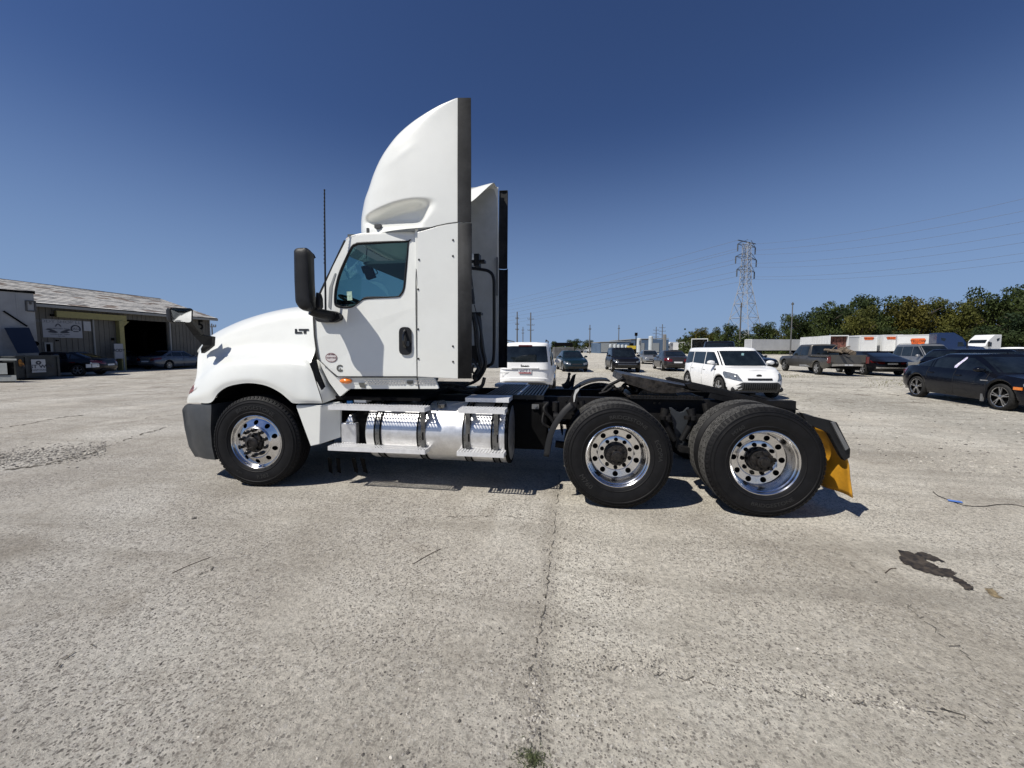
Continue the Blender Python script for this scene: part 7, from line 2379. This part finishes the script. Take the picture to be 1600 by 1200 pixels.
# =====================================================================
#  FAR SIDE OF THE LOT: trailers, works, tower, poles, trees
# =====================================================================
ORG[0] = Vector((0, 0, 0))
def pxX(px, Z): return (px - 800) / 600 * Z
def zat(py, Z): return CAMH + (545 - py) / 600 * Z
TRW = mat('trailer_white', (0.66, 0.67, 0.67), 0.5, 0, 0.05, 0.5, dirt=0.25, dirtcol=(0.4, 0.38, 0.34))
TRG = mat('trailer_grey', (0.42, 0.43, 0.44), 0.45, 0, 0.08, 0.4, dirt=0.3, dirtcol=(0.28, 0.27, 0.25))
ORN = mat('logo_orange', (0.75, 0.13, 0.02), 0.5)
INKB = mat('logo_black', (0.03, 0.02, 0.015), 0.5)
def trailer(name, label, X, Z, yaw_v, L, W, H, m, group='trailers parked along the trees', ribs=True, z0=1.15, logo=None, rear_open=False, endm=None, cat='trailer'):
    """(X, Z): middle of the end facing the camera, yaw_v: camera-ground direction of the box away from that end"""
    d = camxz(*yaw_v).normalized(); n = Vector((-d.y, d.x, 0))
    p = camxz(X, Z)
    if n.dot(camxz(1, 0)) < 0: n = -n
    root = empty(name, p); tag(root, label, cat, group)
    ORG[0] = Vector(p)
    if rear_open:
        b = MB()
        b.obox(p + d * L / 2 + up * (z0 + .04), d * L / 2, n * W / 2, up * .04).obox(p + d * L / 2 + up * (H - .04), d * L / 2, n * W / 2, up * .04)
        for s in (-1, 1): b.obox(p + d * L / 2 + n * s * (W / 2 - .04) + up * ((z0 + H) / 2), d * L / 2, n * .04, up * ((H - z0) / 2))
        b.obox(p + d * (L - .05) + up * ((z0 + H) / 2), d * .05, n * W / 2, up * ((H - z0) / 2))
    else:
        b = MB().obox(p + d * L / 2 + up * ((z0 + H) / 2), d * L / 2, n * W / 2, up * ((H - z0) / 2))
    b.build('box', m, root, bevel=0.03)
    if ribs:
        r = MB(); k = 0.5
        while k < L:
            for s in (-1, 1): r.obox(p + d * k + n * s * (W / 2 + .008) + up * ((z0 + H) / 2), d * .035, n * .012, up * ((H - z0) / 2 - .12))
            k += 1.1
        tag(r.build('side_ribs', m, root), kind='stuff')
    fr = MB()
    for s in (-1, 1):
        fr.obox(p - d * .02 + n * s * (W / 2 - .05) + up * ((z0 + H) / 2), d * .03, n * .05, up * ((H - z0) / 2))
    fr.obox(p - d * .02 + up * (H - .08), d * .03, n * (W / 2 - .1), up * .08)
    fr.obox(p - d * .02 + up * (z0 + .08), d * .03, n * (W / 2 - .1), up * .08)
    fr.build('end_frame', endm or m, root)
    g = MB()
    for k in (1.2, 2.5):
        for s in (-1, 1): g.lathe([(0, .0), (.3, .01), (.5, 0), (.52, .06), (.52, .3), (0, .3)], p + d * k + n * s * (W / 2 - .05) + up * .52, n * -s, 14)
    g.obox(p + d * (L * .5) + up * (z0 - .12), d * (L * .48), n * .5, up * .1)
    g.obox(p + d * (L * .8) + up * .6, d * .08, n * .9, up * .55)
    g.build('running_gear', DARK, root)
    if logo:
        u, v, w, h = logo
        c = p - d * .06 + n * (W * u) + up * (z0 + (H - z0) * v)
        hex_ = [(-.5, .3), (-.42, .5), (.42, .5), (.5, .3), (.42, -.5), (-.42, -.5)]
        MB().poly([c + n * a * w + up * b_ * h for a, b_ in hex_], vec=-d * .01).build('logo_plate', ORN, root)
        t = MB(); text_on(t, 'YELLOW', c - d * .02, n, up, h * .62, .002, w / h * .42, .012); t.build('logo_lettering', INKB, root)
    ORG[0] = Vector((0, 0, 0))
    return root
# the row in front of the trees, right
trailer('box_trailer', 'white trailer end with a small orange YELLOW plate, left one of the three', pxX(1355, 72), 72, (.35, 1), 14, 2.55, 4.1, TRW, logo=(0, .80, 1.5, .5))
trailer('box_trailer', 'white trailer end with a small winged orange YELLOW plate, middle one of the three', pxX(1392.5, 71), 71, (.38, 1), 14, 2.9, 4.15, TRW, logo=(-.05, .80, 1.6, .45))
trailer('box_trailer', 'white trailer with the largest orange YELLOW plate, beside the blue tractor', pxX(1434, 66), 66, (.9, 1), 12, 5.4, 4.0, TRW, logo=(-.03, .60, 1.8, 1.0), ribs=False)
otr = trailer('box_trailer', 'open white trailer with rusty red inside, left of the three orange plates', pxX(1309, 68), 68, (.35, 1), 14, 2.7, 3.95, TRW, rear_open=True)
q = camxz(pxX(1309, 68.3), 68.3); dV = camxz(.35, 1).normalized(); nV = Vector((-dV.y, dV.x, 0))
ORG[0] = Vector(otr.location)
for k in range(5):
    MB().obox(q + dV * .25 + nV * (-1.0 + .5 * k) + up * 2.5, dV * .02, nV * .23, up * 1.25).build('load_board', mat('rusty_red', (.16, .06, .045), .8, 0, .4, 3), otr)
ORG[0] = Vector((0, 0, 0))
trailer('box_trailer', 'plain pale trailer side between the open trailer and the orange plates', pxX(1332, 73), 73, (.3, 1), 13, 2.6, 3.9, TRG)
rtr = trailer('box_trailer', 'distant white trailer with red lettering behind the pickup cab', pxX(1287, 92), 92, (.3, 1), 13, 3.4, 3.4, TRW)
t_ = MB(); cP = camxz(pxX(1288, 91.7), 91.7) + up * 2.6; text_on(t_, 'ALABAMA', cP, camxz(1, 0), up, .75, .002, 1, .02)
t_.build('lettering', mat('red_print', (.5, .04, .03), .5), rtr, org=Vector(rtr.location))
trailer('box_trailer', 'grey low trailer left of the red lettered one', pxX(1271, 96), 96, (.2, 1), 13, 2.6, 3.2, TRG)
trailer('box_trailer', 'long grey ribbed trailer lying side on behind the white hatchback', pxX(1168, 100), 100, (1, .12), 16.2, 2.6, 4.0, TRG, endm=TRW)
# long side is turned to the camera: white nose at the left
p = camxz(pxX(1168, 98.6), 98.55)
trailer('box_trailer', 'white trailer with dark open end left of the transmission tower', pxX(1092, 88), 88, (.5, 1), 12, 3.4, 3.9, TRW, rear_open=True)
trailer('box_trailer', 'small white trailer end behind the grey sedan, right of the semi', pxX(1054, 150), 150, (.3, 1), 12, 7, 4.2, TRW)
trailer('box_trailer', 'white trailer by the tall tank, left of the far semi', pxX(1024, 150), 150, (1, .3), 8, 2.6, 4.1, TRW)
trailer('box_trailer', 'far pale trailer right of the far semi', pxX(1066, 140), 140, (1, .2), 5, 2.6, 3.9, TRG)
def tractor(label, X, Z, yv, m, H=3.9, sleeper=2.4):
    d = camxz(*yv).normalized(); n = Vector((-d.y, d.x, 0)); p = camxz(X, Z)
    root = empty('semi_tractor', p); tag(root, label, 'truck', 'far semi tractors'); ORG[0] = Vector(p)
    def T(a, b, c): return p + d * a + n * b + up * c
    prof = [(-sleeper, .9), (-sleeper, H), (-.6, H), (.35, H - .75), (.75, 2.55), (1.0, 2.05), (2.6, 1.85), (3.0, 1.5), (3.05, .6), (2.5, .6), (2.4, .95), (1.5, .95), (1.4, .7), (0, .7)]
    MB().poly([T(a, -1.2, c) for a, c in prof], vec=n * 2.4).build('cab', m, root, bevel=.08)
    for s in (-1, 1):
        MB().poly([T(a, s * 1.212, c) for a, c in ((-.15, 1.95), (-.15, 2.6), (.35, 2.6), (.62, 1.95))], vec=n * s * .01).build('side_window', CGL, root)
        MB().poly([T(a, s * 1.212, c) for a, c in ((-sleeper + .5, 2.9), (-sleeper + .45, 3.3), (-sleeper + 1.0, 3.15), (-sleeper + .9, 2.75))], vec=n * s * .01).build('side_window', CGL, root)
        MB().box(0, 0, 0, 0, 0, 0)
        o = MB().obox(T(.75, s * 1.45, 2.3), d * .06, n * .1, up * .4); o.build('mirror', TRIMB, root)
        for a in (1.95, -1.6, -2.9):
            MB().lathe([(0, 0), (.27, .03), (.5, 0), (.52, .06), (.52, .28), (0, .28)], T(a, s * 1.2, .52), n * -s, 18).build('wheel', TYM, root)
    a0, a1 = Vector((.42, 0, H - .85)), Vector((.82, 0, 2.5))
    MB().add([T(.46, -1.0, H - .80), T(.46, 1.0, H - .80), T(.84, 1.05, 2.5), T(.84, -1.05, 2.5)], [(0, 1, 2, 3)]).build('windshield', CGL, root)
    MB().obox(T(-3.0, 0, .95), d * 1.9, n * .45, up * .14).build('frame', DARK, root)
    ORG[0] = Vector((0, 0, 0))
tractor('dark blue semi tractor with tall sleeper parked in front of the trees', pxX(1489, 60), 60, (.93, -.45), mat('semi_blue', (.004, .018, .07), .3, coat=.4), 4.05, 2.5)
tractor('white semi tractor seen from its side right of the dark blue one', pxX(1530, 62), 62, (-.97, -.12), TRW, 3.8, 2.0)
tractor('small far white semi tractor in front of the tanks', pxX(1041, 145), 145, (-.9, -.4), TRW, 4.0, 2.0)

# blue works building
Z0 = 135
works = empty('works_building', camxz(pxX(990, Z0), Z0)); tag(works, 'long low blue steel works building beyond the lot', 'building')
ORG[0] = Vector(works.location)
cc = camxz(0, 1).normalized(); rr2 = camxz(1, 0).normalized()
def BX(px, py, Z=Z0, dz=0): return camxz(pxX(px, Z), Z) + up * zat(py, Z)
hB = zat(533.5, Z0)
BLU = mat('works_blue', (.075, .12, .19), .6, 0, .06, .2)
for k, (xa, xb, hh) in enumerate(((937, 985, zat(535, Z0)), (985.5, 1044, zat(530.5, Z0)))):
    a, b = camxz(pxX(xa, Z0), Z0), camxz(pxX(xb, Z0), Z0)
    MB().poly([a, b, b + up * hh, a + up * (hh - .3)], vec=cc * 30).build('wall', BLU, works)
    MB().poly([a + up * (hh + .0), b + up * (hh + .3), b + up * (hh + .5), a + up * (hh + .2)], vec=cc * 30.3).build('roof_edge', TRIM, works)
for px in (945, 957, 1000, 1023):
    a = camxz(pxX(px, Z0 - .1), Z0 - .1)
    MB().obox(a + up * 2.0, rr2 * 1.4, cc * .05, up * 1.6).build('door', mat('works_door', (.25, .27, .28), .6), works)
ORG[0] = Vector((0, 0, 0))
TKM = mat('tank_pale', (.50, .54, .56), .45, 0, .08, .3, dirt=.2)
def tank(px, py, w, Z, m, lab, cat='tank', grp='pale storage tanks by the blue works'):
    r = w / 600 * Z / 2; h = zat(py, Z); p = camxz(pxX(px, Z), Z)
    root = empty('storage_tank', p); tag(root, lab, cat, grp); ORG[0] = Vector(p)
    MB().lathe([(r, .4), (r, h - r * .35), (r * .8, h - r * .12), (r * .4, h), (0, h + .02)], p, up, 20).build('shell', m, root, smooth=True)
    l = MB()
    for k in range(4): l.bar(p + Vector((cos(k * pi / 2 + .7), sin(k * pi / 2 + .7), 0)) * r * .85, p + Vector((cos(k * pi / 2 + .7), sin(k * pi / 2 + .7), 0)) * r * .85 + up * .5, .2)
    l.build('feet', DARK, root)
    l = MB().bar(p - cc * (r + .1) + rr2 * r * .3 + up * .5, p - cc * (r + .1) + rr2 * r * .3 + up * h, .1)
    l.build('ladder', TRIM, root); ORG[0] = Vector((0, 0, 0))
for i, px in enumerate((953.5, 960, 966, 972, 978)):
    tank(px, 538 + i * .2, 4.6, 128, TKM, ('leftmost', 'second', 'middle', 'fourth', 'rightmost')[i] + ' of the five short pale tanks before the works')
tank(997.8, 528.5, 7, 122, TKM, 'tall pale tank right of the dark lamp mast')
tank(1015.8, 525, 6.4, 122, TKM, 'tallest pale tank, right of the other tall one')
tank(1037.5, 522.5, 5, 125, mat('silo_grey', (.16, .155, .15), .7), 'grey silo at the right end of the works')
ms = empty('lamp_mast', camxz(pxX(993, 120), 120)); tag(ms, 'dark mast with a boxy head left of the tall pale tank', 'mast'); ORG[0] = Vector(ms.location)
MB().bar(ms.location, Vector(ms.location) + up * zat(524, 120), .25).build('pole', DARK, ms)
MB().obox(Vector(ms.location) + up * zat(522.5, 120), rr2 * .35, cc * .35, up * .5).build('head', DARK, ms)
ORG[0] = Vector((0, 0, 0))
yl = empty('yellow_machine', camxz(pxX(986, 118), 118)); tag(yl, 'yellow machine standing between the tanks', 'machine'); ORG[0] = Vector(yl.location)
b0 = Vector(yl.location)
MB().obox(b0 + up * 2.0, rr2 * 1.1, cc * 1, up * .5).build('body', mat('machine_yellow', (.55, .40, .03), .5), yl)
MB().obox(b0 + up * .8, rr2 * 1.0, cc * .9, up * .7).obox(b0 + up * 2.9, rr2 * .5, cc * .5, up * .4).build('base', DARK, yl)
ORG[0] = Vector((0, 0, 0))
# small far vans and containers left of the works
for px, w, h, m, lab in ((903, 4.2, 2.6, TRW, 'far white van below the round tree'), (914, 3.4, 2.3, TRW, 'second far white van, right of the first'), (926, 3.0, 2.4, TRG, 'far grey van left of the works'), (938, 3.4, 2.4, TRW, 'far white van at the left end of the works')):
    p = camxz(pxX(px, 150), 150)
    root = empty('parked_van', p); tag(root, lab, 'van', 'far vans left of the works'); ORG[0] = Vector(p)
    MB().poly([p + rr2 * a * w + up * c for a, c in ((-.5, .4), (-.5, h), (.2, h), (.36, h * .62), (.5, h * .55), (.5, .4))], vec=cc * 2).build('body', m, root, bevel=.08)
    MB().poly([p + rr2 * a * w + up * c - cc * .02 for a, c in ((.02, h * .62), (.02, h * .92), (.17, h * .92), (.31, h * .62))], vec=-cc * .01).build('window', CGL, root)
    for a in (-.3, .3): MB().lathe([(0, 0), (.34, 0), (.34, .2)], p + rr2 * a * w + up * .34 - cc * .02, cc, 12).build('wheel', TYM, root)
    ORG[0] = Vector((0, 0, 0))
for px, lab in ((760 + 112, 'grey scrap container behind the roof of the white SUV'),):
    p = camxz(pxX(880, 55), 55)
    root = empty('scrap_container', p); tag(root, lab, 'container'); ORG[0] = Vector(p)
    MB().obox(p + up * 1.0, rr2 * 1.4, cc * 1, up * .8).build('box', mat('container_grey', (.12, .12, .12), .7, 0, .3, 1), root, bevel=.05)
    MB().bar(p + up * 2.2 - rr2 * 1.1, p + up * 2.2 + rr2 * 1.3, .5, .5).bar(p + up * 1.7 - rr2 * 1.1, p + up * 2.4 - rr2 * 1.1, .2).bar(p + up * 1.7 + rr2 * 1.1, p + up * 2.4 + rr2 * 1.1, .2).build('loader', DARK, root)
    ORG[0] = Vector((0, 0, 0))

# utility poles
PLM = mat('pole_grey', (.10, .10, .10), .8)
def pole(px, py, Z, r, arms, lab):
    h = zat(py, Z); p = camxz(pxX(px, Z), Z)
    root = empty('utility_pole', p); tag(root, lab, 'utility pole', 'far utility poles'); ORG[0] = Vector(p)
    MB().tube([p, p + up * h], [r, r * .7], 8).build('pole', PLM, root)
    for a, l_ in arms:
        m = MB().bar(p + up * (h - a) - rr2 * l_, p + up * (h - a) + rr2 * l_, .12)
        for s in (-1, -.5, .5, 1): m.bar(p + up * (h - a) + rr2 * l_ * s, p + up * (h - a + .35) + rr2 * l_ * s, .1)
        m.build('crossarm', PLM, root)
    ORG[0] = Vector((0, 0, 0))
pole(808, 488, 118, .24, ((2.0, .5), (3.8, .55), (5.4, .5)), 'tall grey pole above the left roof edge of the white SUV')
pole(829, 489, 118, .24, ((2.0, .9), (3.8, 1.1), (5.4, .9)), 'tall grey pole above the right half of the white SUV')
pole(817, 511, 180, .22, ((1.6, .6), (3.0, .6)), 'short grey pole between the two tall ones')
pole(921, 508, 130, .2, ((1.5, .4),), 'grey pole left of the blue works')
pole(966, 508, 150, .2, ((1.5, .4),), 'thin grey pole behind the works roof')
pole(1024, 511, 170, .22, ((1.5, 1.2), (3, 1.4), (4.5, 1.2)), 'pole with three crossarms left of its taller twin behind the silo')
pole(1033.5, 507, 165, .22, ((1.5, 1.2), (3, 1.4), (4.5, 1.2)), 'taller pole with three crossarms behind the silo')
pole(1234, 473, 95, .16, ((.6, .25),), 'dark pole standing in the trees above the pickup')
pole(1154.5, 474, 130, .28, ((1.5, .3),), 'dark pole inside the legs of the steel tower')
pole(863, 533, 200, .2, (), 'small far pole above the right roof edge of the white SUV')
pole(334, 506, 60, .12, ((.5, .6),), 'pole just right of the workshop gable')
# lattice tower
TZ = 150
tw = empty('transmission_tower', camxz(pxX(1160, TZ), TZ)); tag(tw, 'tall galvanised lattice transmission tower with three pairs of arms', 'transmission tower')
TP0 = Vector(tw.location); ORG[0] = TP0
GAL = mat('galvanised_steel', (.34, .35, .36), .5, .0, .1, .5)
GALD = mat('steel_dark', (.09, .10, .11), .6, .3)
HT = zat(383, TZ)
ya = radians(28); e1 = rr2 * cos(ya) + cc * sin(ya); e2 = cc * cos(ya) - rr2 * sin(ya)
def half(z):
    t = z / HT
    return lerp_tab([(0, 5.6), (.16, 4.6), (.58, 1.75), (.62, 1.45), (1, .95)], t)
cen = lambda z: TP0 + up * z + rr2 * (z / HT * -0.2)
def cor(k, z):
    a, b = ((-1, -1), (1, -1), (1, 1), (-1, 1))[k]
    return cen(z) + e1 * a * half(z) + e2 * b * half(z)
zs_ = [0, 7, 13.5, 19, 23, 26.5, 29, 31.2, 33.4, 35.6, 37.8, 40, HT]
for k in range(4):
    m = MB()
    for a, b in zip(zs_, zs_[1:]): m.bar(cor(k, a), cor(k, b), .18)
    m.build('leg', GAL, tw)
for i, (a, b) in enumerate(zip(zs_, zs_[1:])):
    m = MB(); m2 = MB()
    for k in range(4):
        j = (k + 1) % 4
        (m if k % 2 else m2).bar(cor(k, a), cor(j, b), .10)
        m.bar(cor(j, a), cor(k, b), .08)
        if i > 0: m.bar(cor(k, a), cor(j, a), .13)
    m.build('bracing', GAL, tw); m2.build('bracing', GALD, tw)
tips = []
for z, l_ in ((31.5, 5.6), (36.2, 6.6), (40.9, 5.6)):
    for s in (-1, 1):
        m = MB()
        tip = cen(z) + e1 * s * l_
        m.bar(cor(1 if s > 0 else 0, z), tip, .14).bar(cor(2 if s > 0 else 3, z), tip, .14)
        m.bar(cor(1 if s > 0 else 0, z + 2.0), tip, .12).bar(cor(2 if s > 0 else 3, z + 2.0), tip, .12)
        m.build('crossarm', GALD, tw)
        MB().tube([tip, tip - up * 2.6], .22, 6).build('insulator', GALD, tw)
        tips.append(tip - up * 2.7)
m = MB(); m.bar(cen(HT + .2) - e1 * 5.6, cen(HT + .2) + e1 * 5.6, .28); m.build('crossarm', GALD, tw)
tips += [cen(HT + .2) - e1 * 5.6, cen(HT + .2) + e1 * 5.6]
ORG[0] = Vector((0, 0, 0))
ends = [(1700, 380), (1700, 394), (1700, 346), (1700, 362), (1700, 308), (1700, 326), None, (1700, 286)]
WM = mat('wire_grey', (.10, .11, .13), .7)
names_ = ('lower left arm', 'lower right arm', 'middle left arm', 'middle right arm', 'upper left arm', 'upper right arm', 'left end of the top bar', 'right end of the top bar')
for tp, en, nm in zip(tips, ends, names_):
    if en:
        e_ = D(en[0], en[1], 150)
        pts = [tp.lerp(e_, k / 24) - up * (4 * 2.2 * (k / 24) * (1 - k / 24)) for k in range(25)]
        o = MB().tube(pts, .035, 4).build('power_line', WM, None)
        tag(o, 'thin power line running right from the ' + nm + ' of the tower', 'power line')
    e_ = TP0 - rr2 * 330 + cc * 420 + up * (tp.z - 3) + (tp - TP0) * .9
    e_.z = tp.z - 6
    pts = [tp.lerp(e_, k / 24) - up * (4 * 9 * (k / 24) * (1 - k / 24)) for k in range(25)]
    o = MB().tube(pts, .05, 4).build('power_line', WM, None)
    tag(o, 'faint power line running left from the ' + nm + ' of the tower', 'power line')

# trees
def leafmat(name, c1, c2):
    m = bpy.data.materials.new(name); m.use_nodes = True; n = m.node_tree; b = n.nodes['Principled BSDF']
    tc = n.nodes.new('ShaderNodeTexCoord'); no = n.nodes.new('ShaderNodeTexNoise'); no.inputs['Scale'].default_value = 1.6; no.inputs['Detail'].default_value = 4
    n.links.new(tc.outputs['Object'], no.inputs['Vector'])
    r = n.nodes.new('ShaderNodeValToRGB'); r.color_ramp.elements[0].position = .38; r.color_ramp.elements[1].position = .62
    r.color_ramp.elements[0].color = (*c1, 1); r.color_ramp.elements[1].color = (*c2, 1)
    n.links.new(no.outputs['Fac'], r.inputs[0]); n.links.new(r.outputs[0], b.inputs['Base Color'])
    b.inputs['Roughness'].default_value = .7; b.inputs['Specular IOR Level'].default_value = .2
    return m
LM = [leafmat('leaves_dark', (.020, .032, .008), (.052, .068, .015)), leafmat('leaves_olive', (.038, .044, .008), (.095, .094, .017)), leafmat('leaves_turning', (.046, .044, .008), (.112, .098, .016)), leafmat('leaves_deep', (.012, .024, .008), (.036, .052, .014))]
BARK = mat('bark', (.07, .055, .04), .9, 0, .3, 6)
def crown_mesh(seed, leaves=4800, flat=1.0):
    rn_ = random.Random(seed)
    blobs = []
    for k in range(19):
        a = rn_.uniform(0, 6.28); h = rn_.uniform(.26, .95); rad = .42 * sqrt(rn_.random()) * (1.15 - abs(h - .55))
        blobs.append((Vector((cos(a) * rad, sin(a) * rad, h)), rn_.uniform(.09, .19)))
    blobs.append((Vector((0, 0, .62)), .27))
    blobs.append((Vector((0.05, 0, .42)), .27))
    mb = MB()
    tot = sum(b[1] ** 2 for b in blobs)
    for c, r in blobs:
        nn_ = int(leaves * r * r / tot)
        for _ in range(nn_):
            d = Vector((rn_.gauss(0, 1), rn_.gauss(0, 1), rn_.gauss(0, 1) + .15)).normalized()
            rr_ = r * (rn_.random() ** .28) * (1 + .22 * mn.noise(d * 2.3 + c * 5))
            p = c + Vector((d.x * rr_, d.y * rr_, d.z * rr_ * .82))
            nrm = (d + Vector((rn_.gauss(0, .6), rn_.gauss(0, .6), rn_.gauss(0, .6)))).normalized()
            t1 = nrm.orthogonal().normalized(); t2 = nrm.cross(t1)
            an = rn_.uniform(0, 6.28); u_ = t1 * cos(an) + t2 * sin(an); v_ = nrm.cross(u_)
            s = rn_.uniform(.010, .025)
            mb.add([p - u_ * s * 1.3, p - v_ * s * .7, p + u_ * s * 1.3, p + v_ * s * .7 + nrm * s * .3], [(0, 1, 2, 3)])
    return mb
crowns = {}
def get_crown(k, mi):
    if (k, mi) not in crowns:
        if (k, -1) not in crowns:
            o = crown_mesh(100 + k).build('crown', LM[0], None)
            COL.objects.unlink(o)
            crowns[(k, -1)] = o.data
        me = crowns[(k, -1)].copy()
        me.materials.clear(); me.materials.append(LM[mi])
        crowns[(k, mi)] = me
    return crowns[(k, mi)]
tk = MB()
tk.tube([(0, 0, 0), (.01, 0, .2), (-.01, .01, .45), (.01, 0, .75)], [.035, .026, .018, .008], 8)
for a in range(6):
    an = a * 1.05; z = .24 + .07 * a
    tk.tube([(0, 0, z), (cos(an) * .14, sin(an) * .14, z + .12), (cos(an) * .28, sin(an) * .28, z + .2)], [.014, .009, .004], 6)
tko = tk.build('trunk', BARK, None, smooth=True); COL.objects.unlink(tko); TRUNK = tko.data
rnd = random.Random(77)
def tree(px, py, Z, wpx, k, mi, label, zbase=0.0):
    p = camxz(pxX(px, Z), Z)
    h = zat(py, Z) - zbase
    w = wpx / 600 * Z / .92
    root = empty('tree', Vector((p.x, p.y, zbase)), rnd.uniform(0, 6.28))
    tag(root, label, 'tree', 'trees along the far edge of the lot')
    c = put('crown', get_crown(k, mi), root, (0, 0, -h * .04), (0, 0, 0), (w, w, h * .98))
    put('trunk', TRUNK, root, (0, 0, 0), (0, 0, 0), (h * .8, h * .8, h))
TREES = [
 # px, top py, Z, width px, crown, material, label
 (869, 533, 160, 22, 0, 0, 'small far tree right of the white SUV roof'),
 (898, 528, 150, 30, 1, 0, 'round far tree, the widest of the group left of the works'),
 (918, 530, 152, 20, 2, 1, 'far tree in line with the pole left of the works'),
 (931, 536, 165, 18, 3, 0, 'low dark far tree touching the left end of the works'),
 (1060, 529, 190, 26, 0, 1, 'low far tree beyond the silo'),
 (1078, 520, 150, 30, 2, 0, 'leftmost dark tree of the right tree line'),
 (1092, 509, 140, 34, 1, 2, 'browning tree left of the tower'),
 (1110, 512, 145, 30, 3, 1, 'olive tree just left of the browning one toward the tower'),
 (1132, 506, 135, 38, 0, 0, 'dark tree behind the left legs of the tower'),
 (1160, 514, 150, 30, 2, 3, 'low dark tree inside the legs of the tower'),
 (1190, 500, 125, 44, 1, 0, 'dark tree behind the right legs of the tower'),
 (1213, 508, 128, 36, 3, 1, 'olive tree between tower and dark pole'),
 (1238, 489, 110, 50, 2, 0, 'tree with the dark pole rising from it'),
 (1262, 488, 112, 46, 0, 3, 'deep green tree right of the dark pole'),
 (1290, 468, 98, 62, 1, 0, 'tall dark tree behind the pickup'),
 (1318, 465, 100, 56, 3, 3, 'deep green tall tree right of the one behind the pickup'),
 (1342, 476, 92, 50, 2, 1, 'olive tree bulging forward over the open trailer'),
 (1352, 461, 98, 60, 0, 0, 'tall tree behind the left orange plate'),
 (1382, 462, 100, 58, 2, 0, 'dark green tall tree behind the middle orange plate'),
 (1410, 463, 96, 54, 1, 2, 'yellowing tree with rusty top'),
 (1436, 462, 93, 60, 3, 2, 'yellow olive tree right above the largest orange plate'),
 (1468, 465, 95, 58, 0, 1, 'olive tree above the dark blue tractor'),
 (1500, 464, 92, 60, 2, 1, 'wide olive tree above the white tractor'),
 (1528, 470, 98, 54, 1, 0, 'dark tree filling the dip right of the olive trees'),
 (1546, 449, 92, 60, 3, 0, 'tall loose tree whose top steps up right of the dip'),
 (1580, 447, 96, 62, 0, 3, 'deep green tall tree right of the loose one'),
 (1606, 432, 84, 76, 1, 0, 'tallest tree, cut by the right edge'),
 (1655, 436, 88, 76, 2, 3, 'deep green tree beyond the right edge'),
 (1570, 492, 78, 70, 3, 3, 'lower deep green tree before the tall right ones'),
 (1622, 496, 76, 70, 0, 3, 'low dark tree at the right edge'),
 (1480, 505, 88, 50, 1, 1, 'low bushy tree right behind the blue tractor'),
 (1400, 508, 90, 50, 2, 0, 'low bushy tree behind the white trailers'),
 (1275, 515, 108, 44, 3, 0, 'low bushy tree left of the open trailer'),
 (1330, 508, 95, 46, 0, 3, 'low deep green tree behind the open trailer'),
]
for t in TREES:
    tree(*t)
# low scrub that closes the foot of the tree line
sb = MB(); rn_ = random.Random(8)
for _ in range(15000):
    px = rn_.uniform(1060, 1680); Z = rn_.uniform(98, 118) + (1400 - px) * .05
    p = camxz(pxX(px, Z), Z); z = abs(rn_.gauss(0, 2.1)) * (1.0 + .3 * mn.noise(Vector((px * .03, 0, 0))))
    d = Vector((rn_.gauss(0, 1), rn_.gauss(0, 1), rn_.gauss(0, 1))).normalized(); t1 = d.orthogonal().normalized() * .34; t2 = d.cross(t1)
    p = p + up * z
    sb.add([p - t1, p - t2, p + t1, p + t2], [(0, 1, 2, 3)])
tag(sb.build('scrub', LM[0], None), 'low scrub under the tree line', None, None, 'stuff')
sb = MB()
for _ in range(5000):
    px = rn_.uniform(780, 1075); Z = rn_.uniform(230, 320)
    p = camxz(pxX(px, Z), Z); z = abs(rn_.gauss(0, 1.6)) * (1.0 + .5 * mn.noise(Vector((px * .05, 0, 0))))
    d = Vector((rn_.gauss(0, 1), rn_.gauss(0, 1), rn_.gauss(0, 1))).normalized(); t1 = d.orthogonal().normalized() * .8; t2 = d.cross(t1)
    p = p + up * z
    sb.add([p - t1, p - t2, p + t1, p + t2], [(0, 1, 2, 3)])
tag(sb.build('distant_woods', LM[0], None), 'thin line of distant woods beyond the works', None, None, 'stuff')
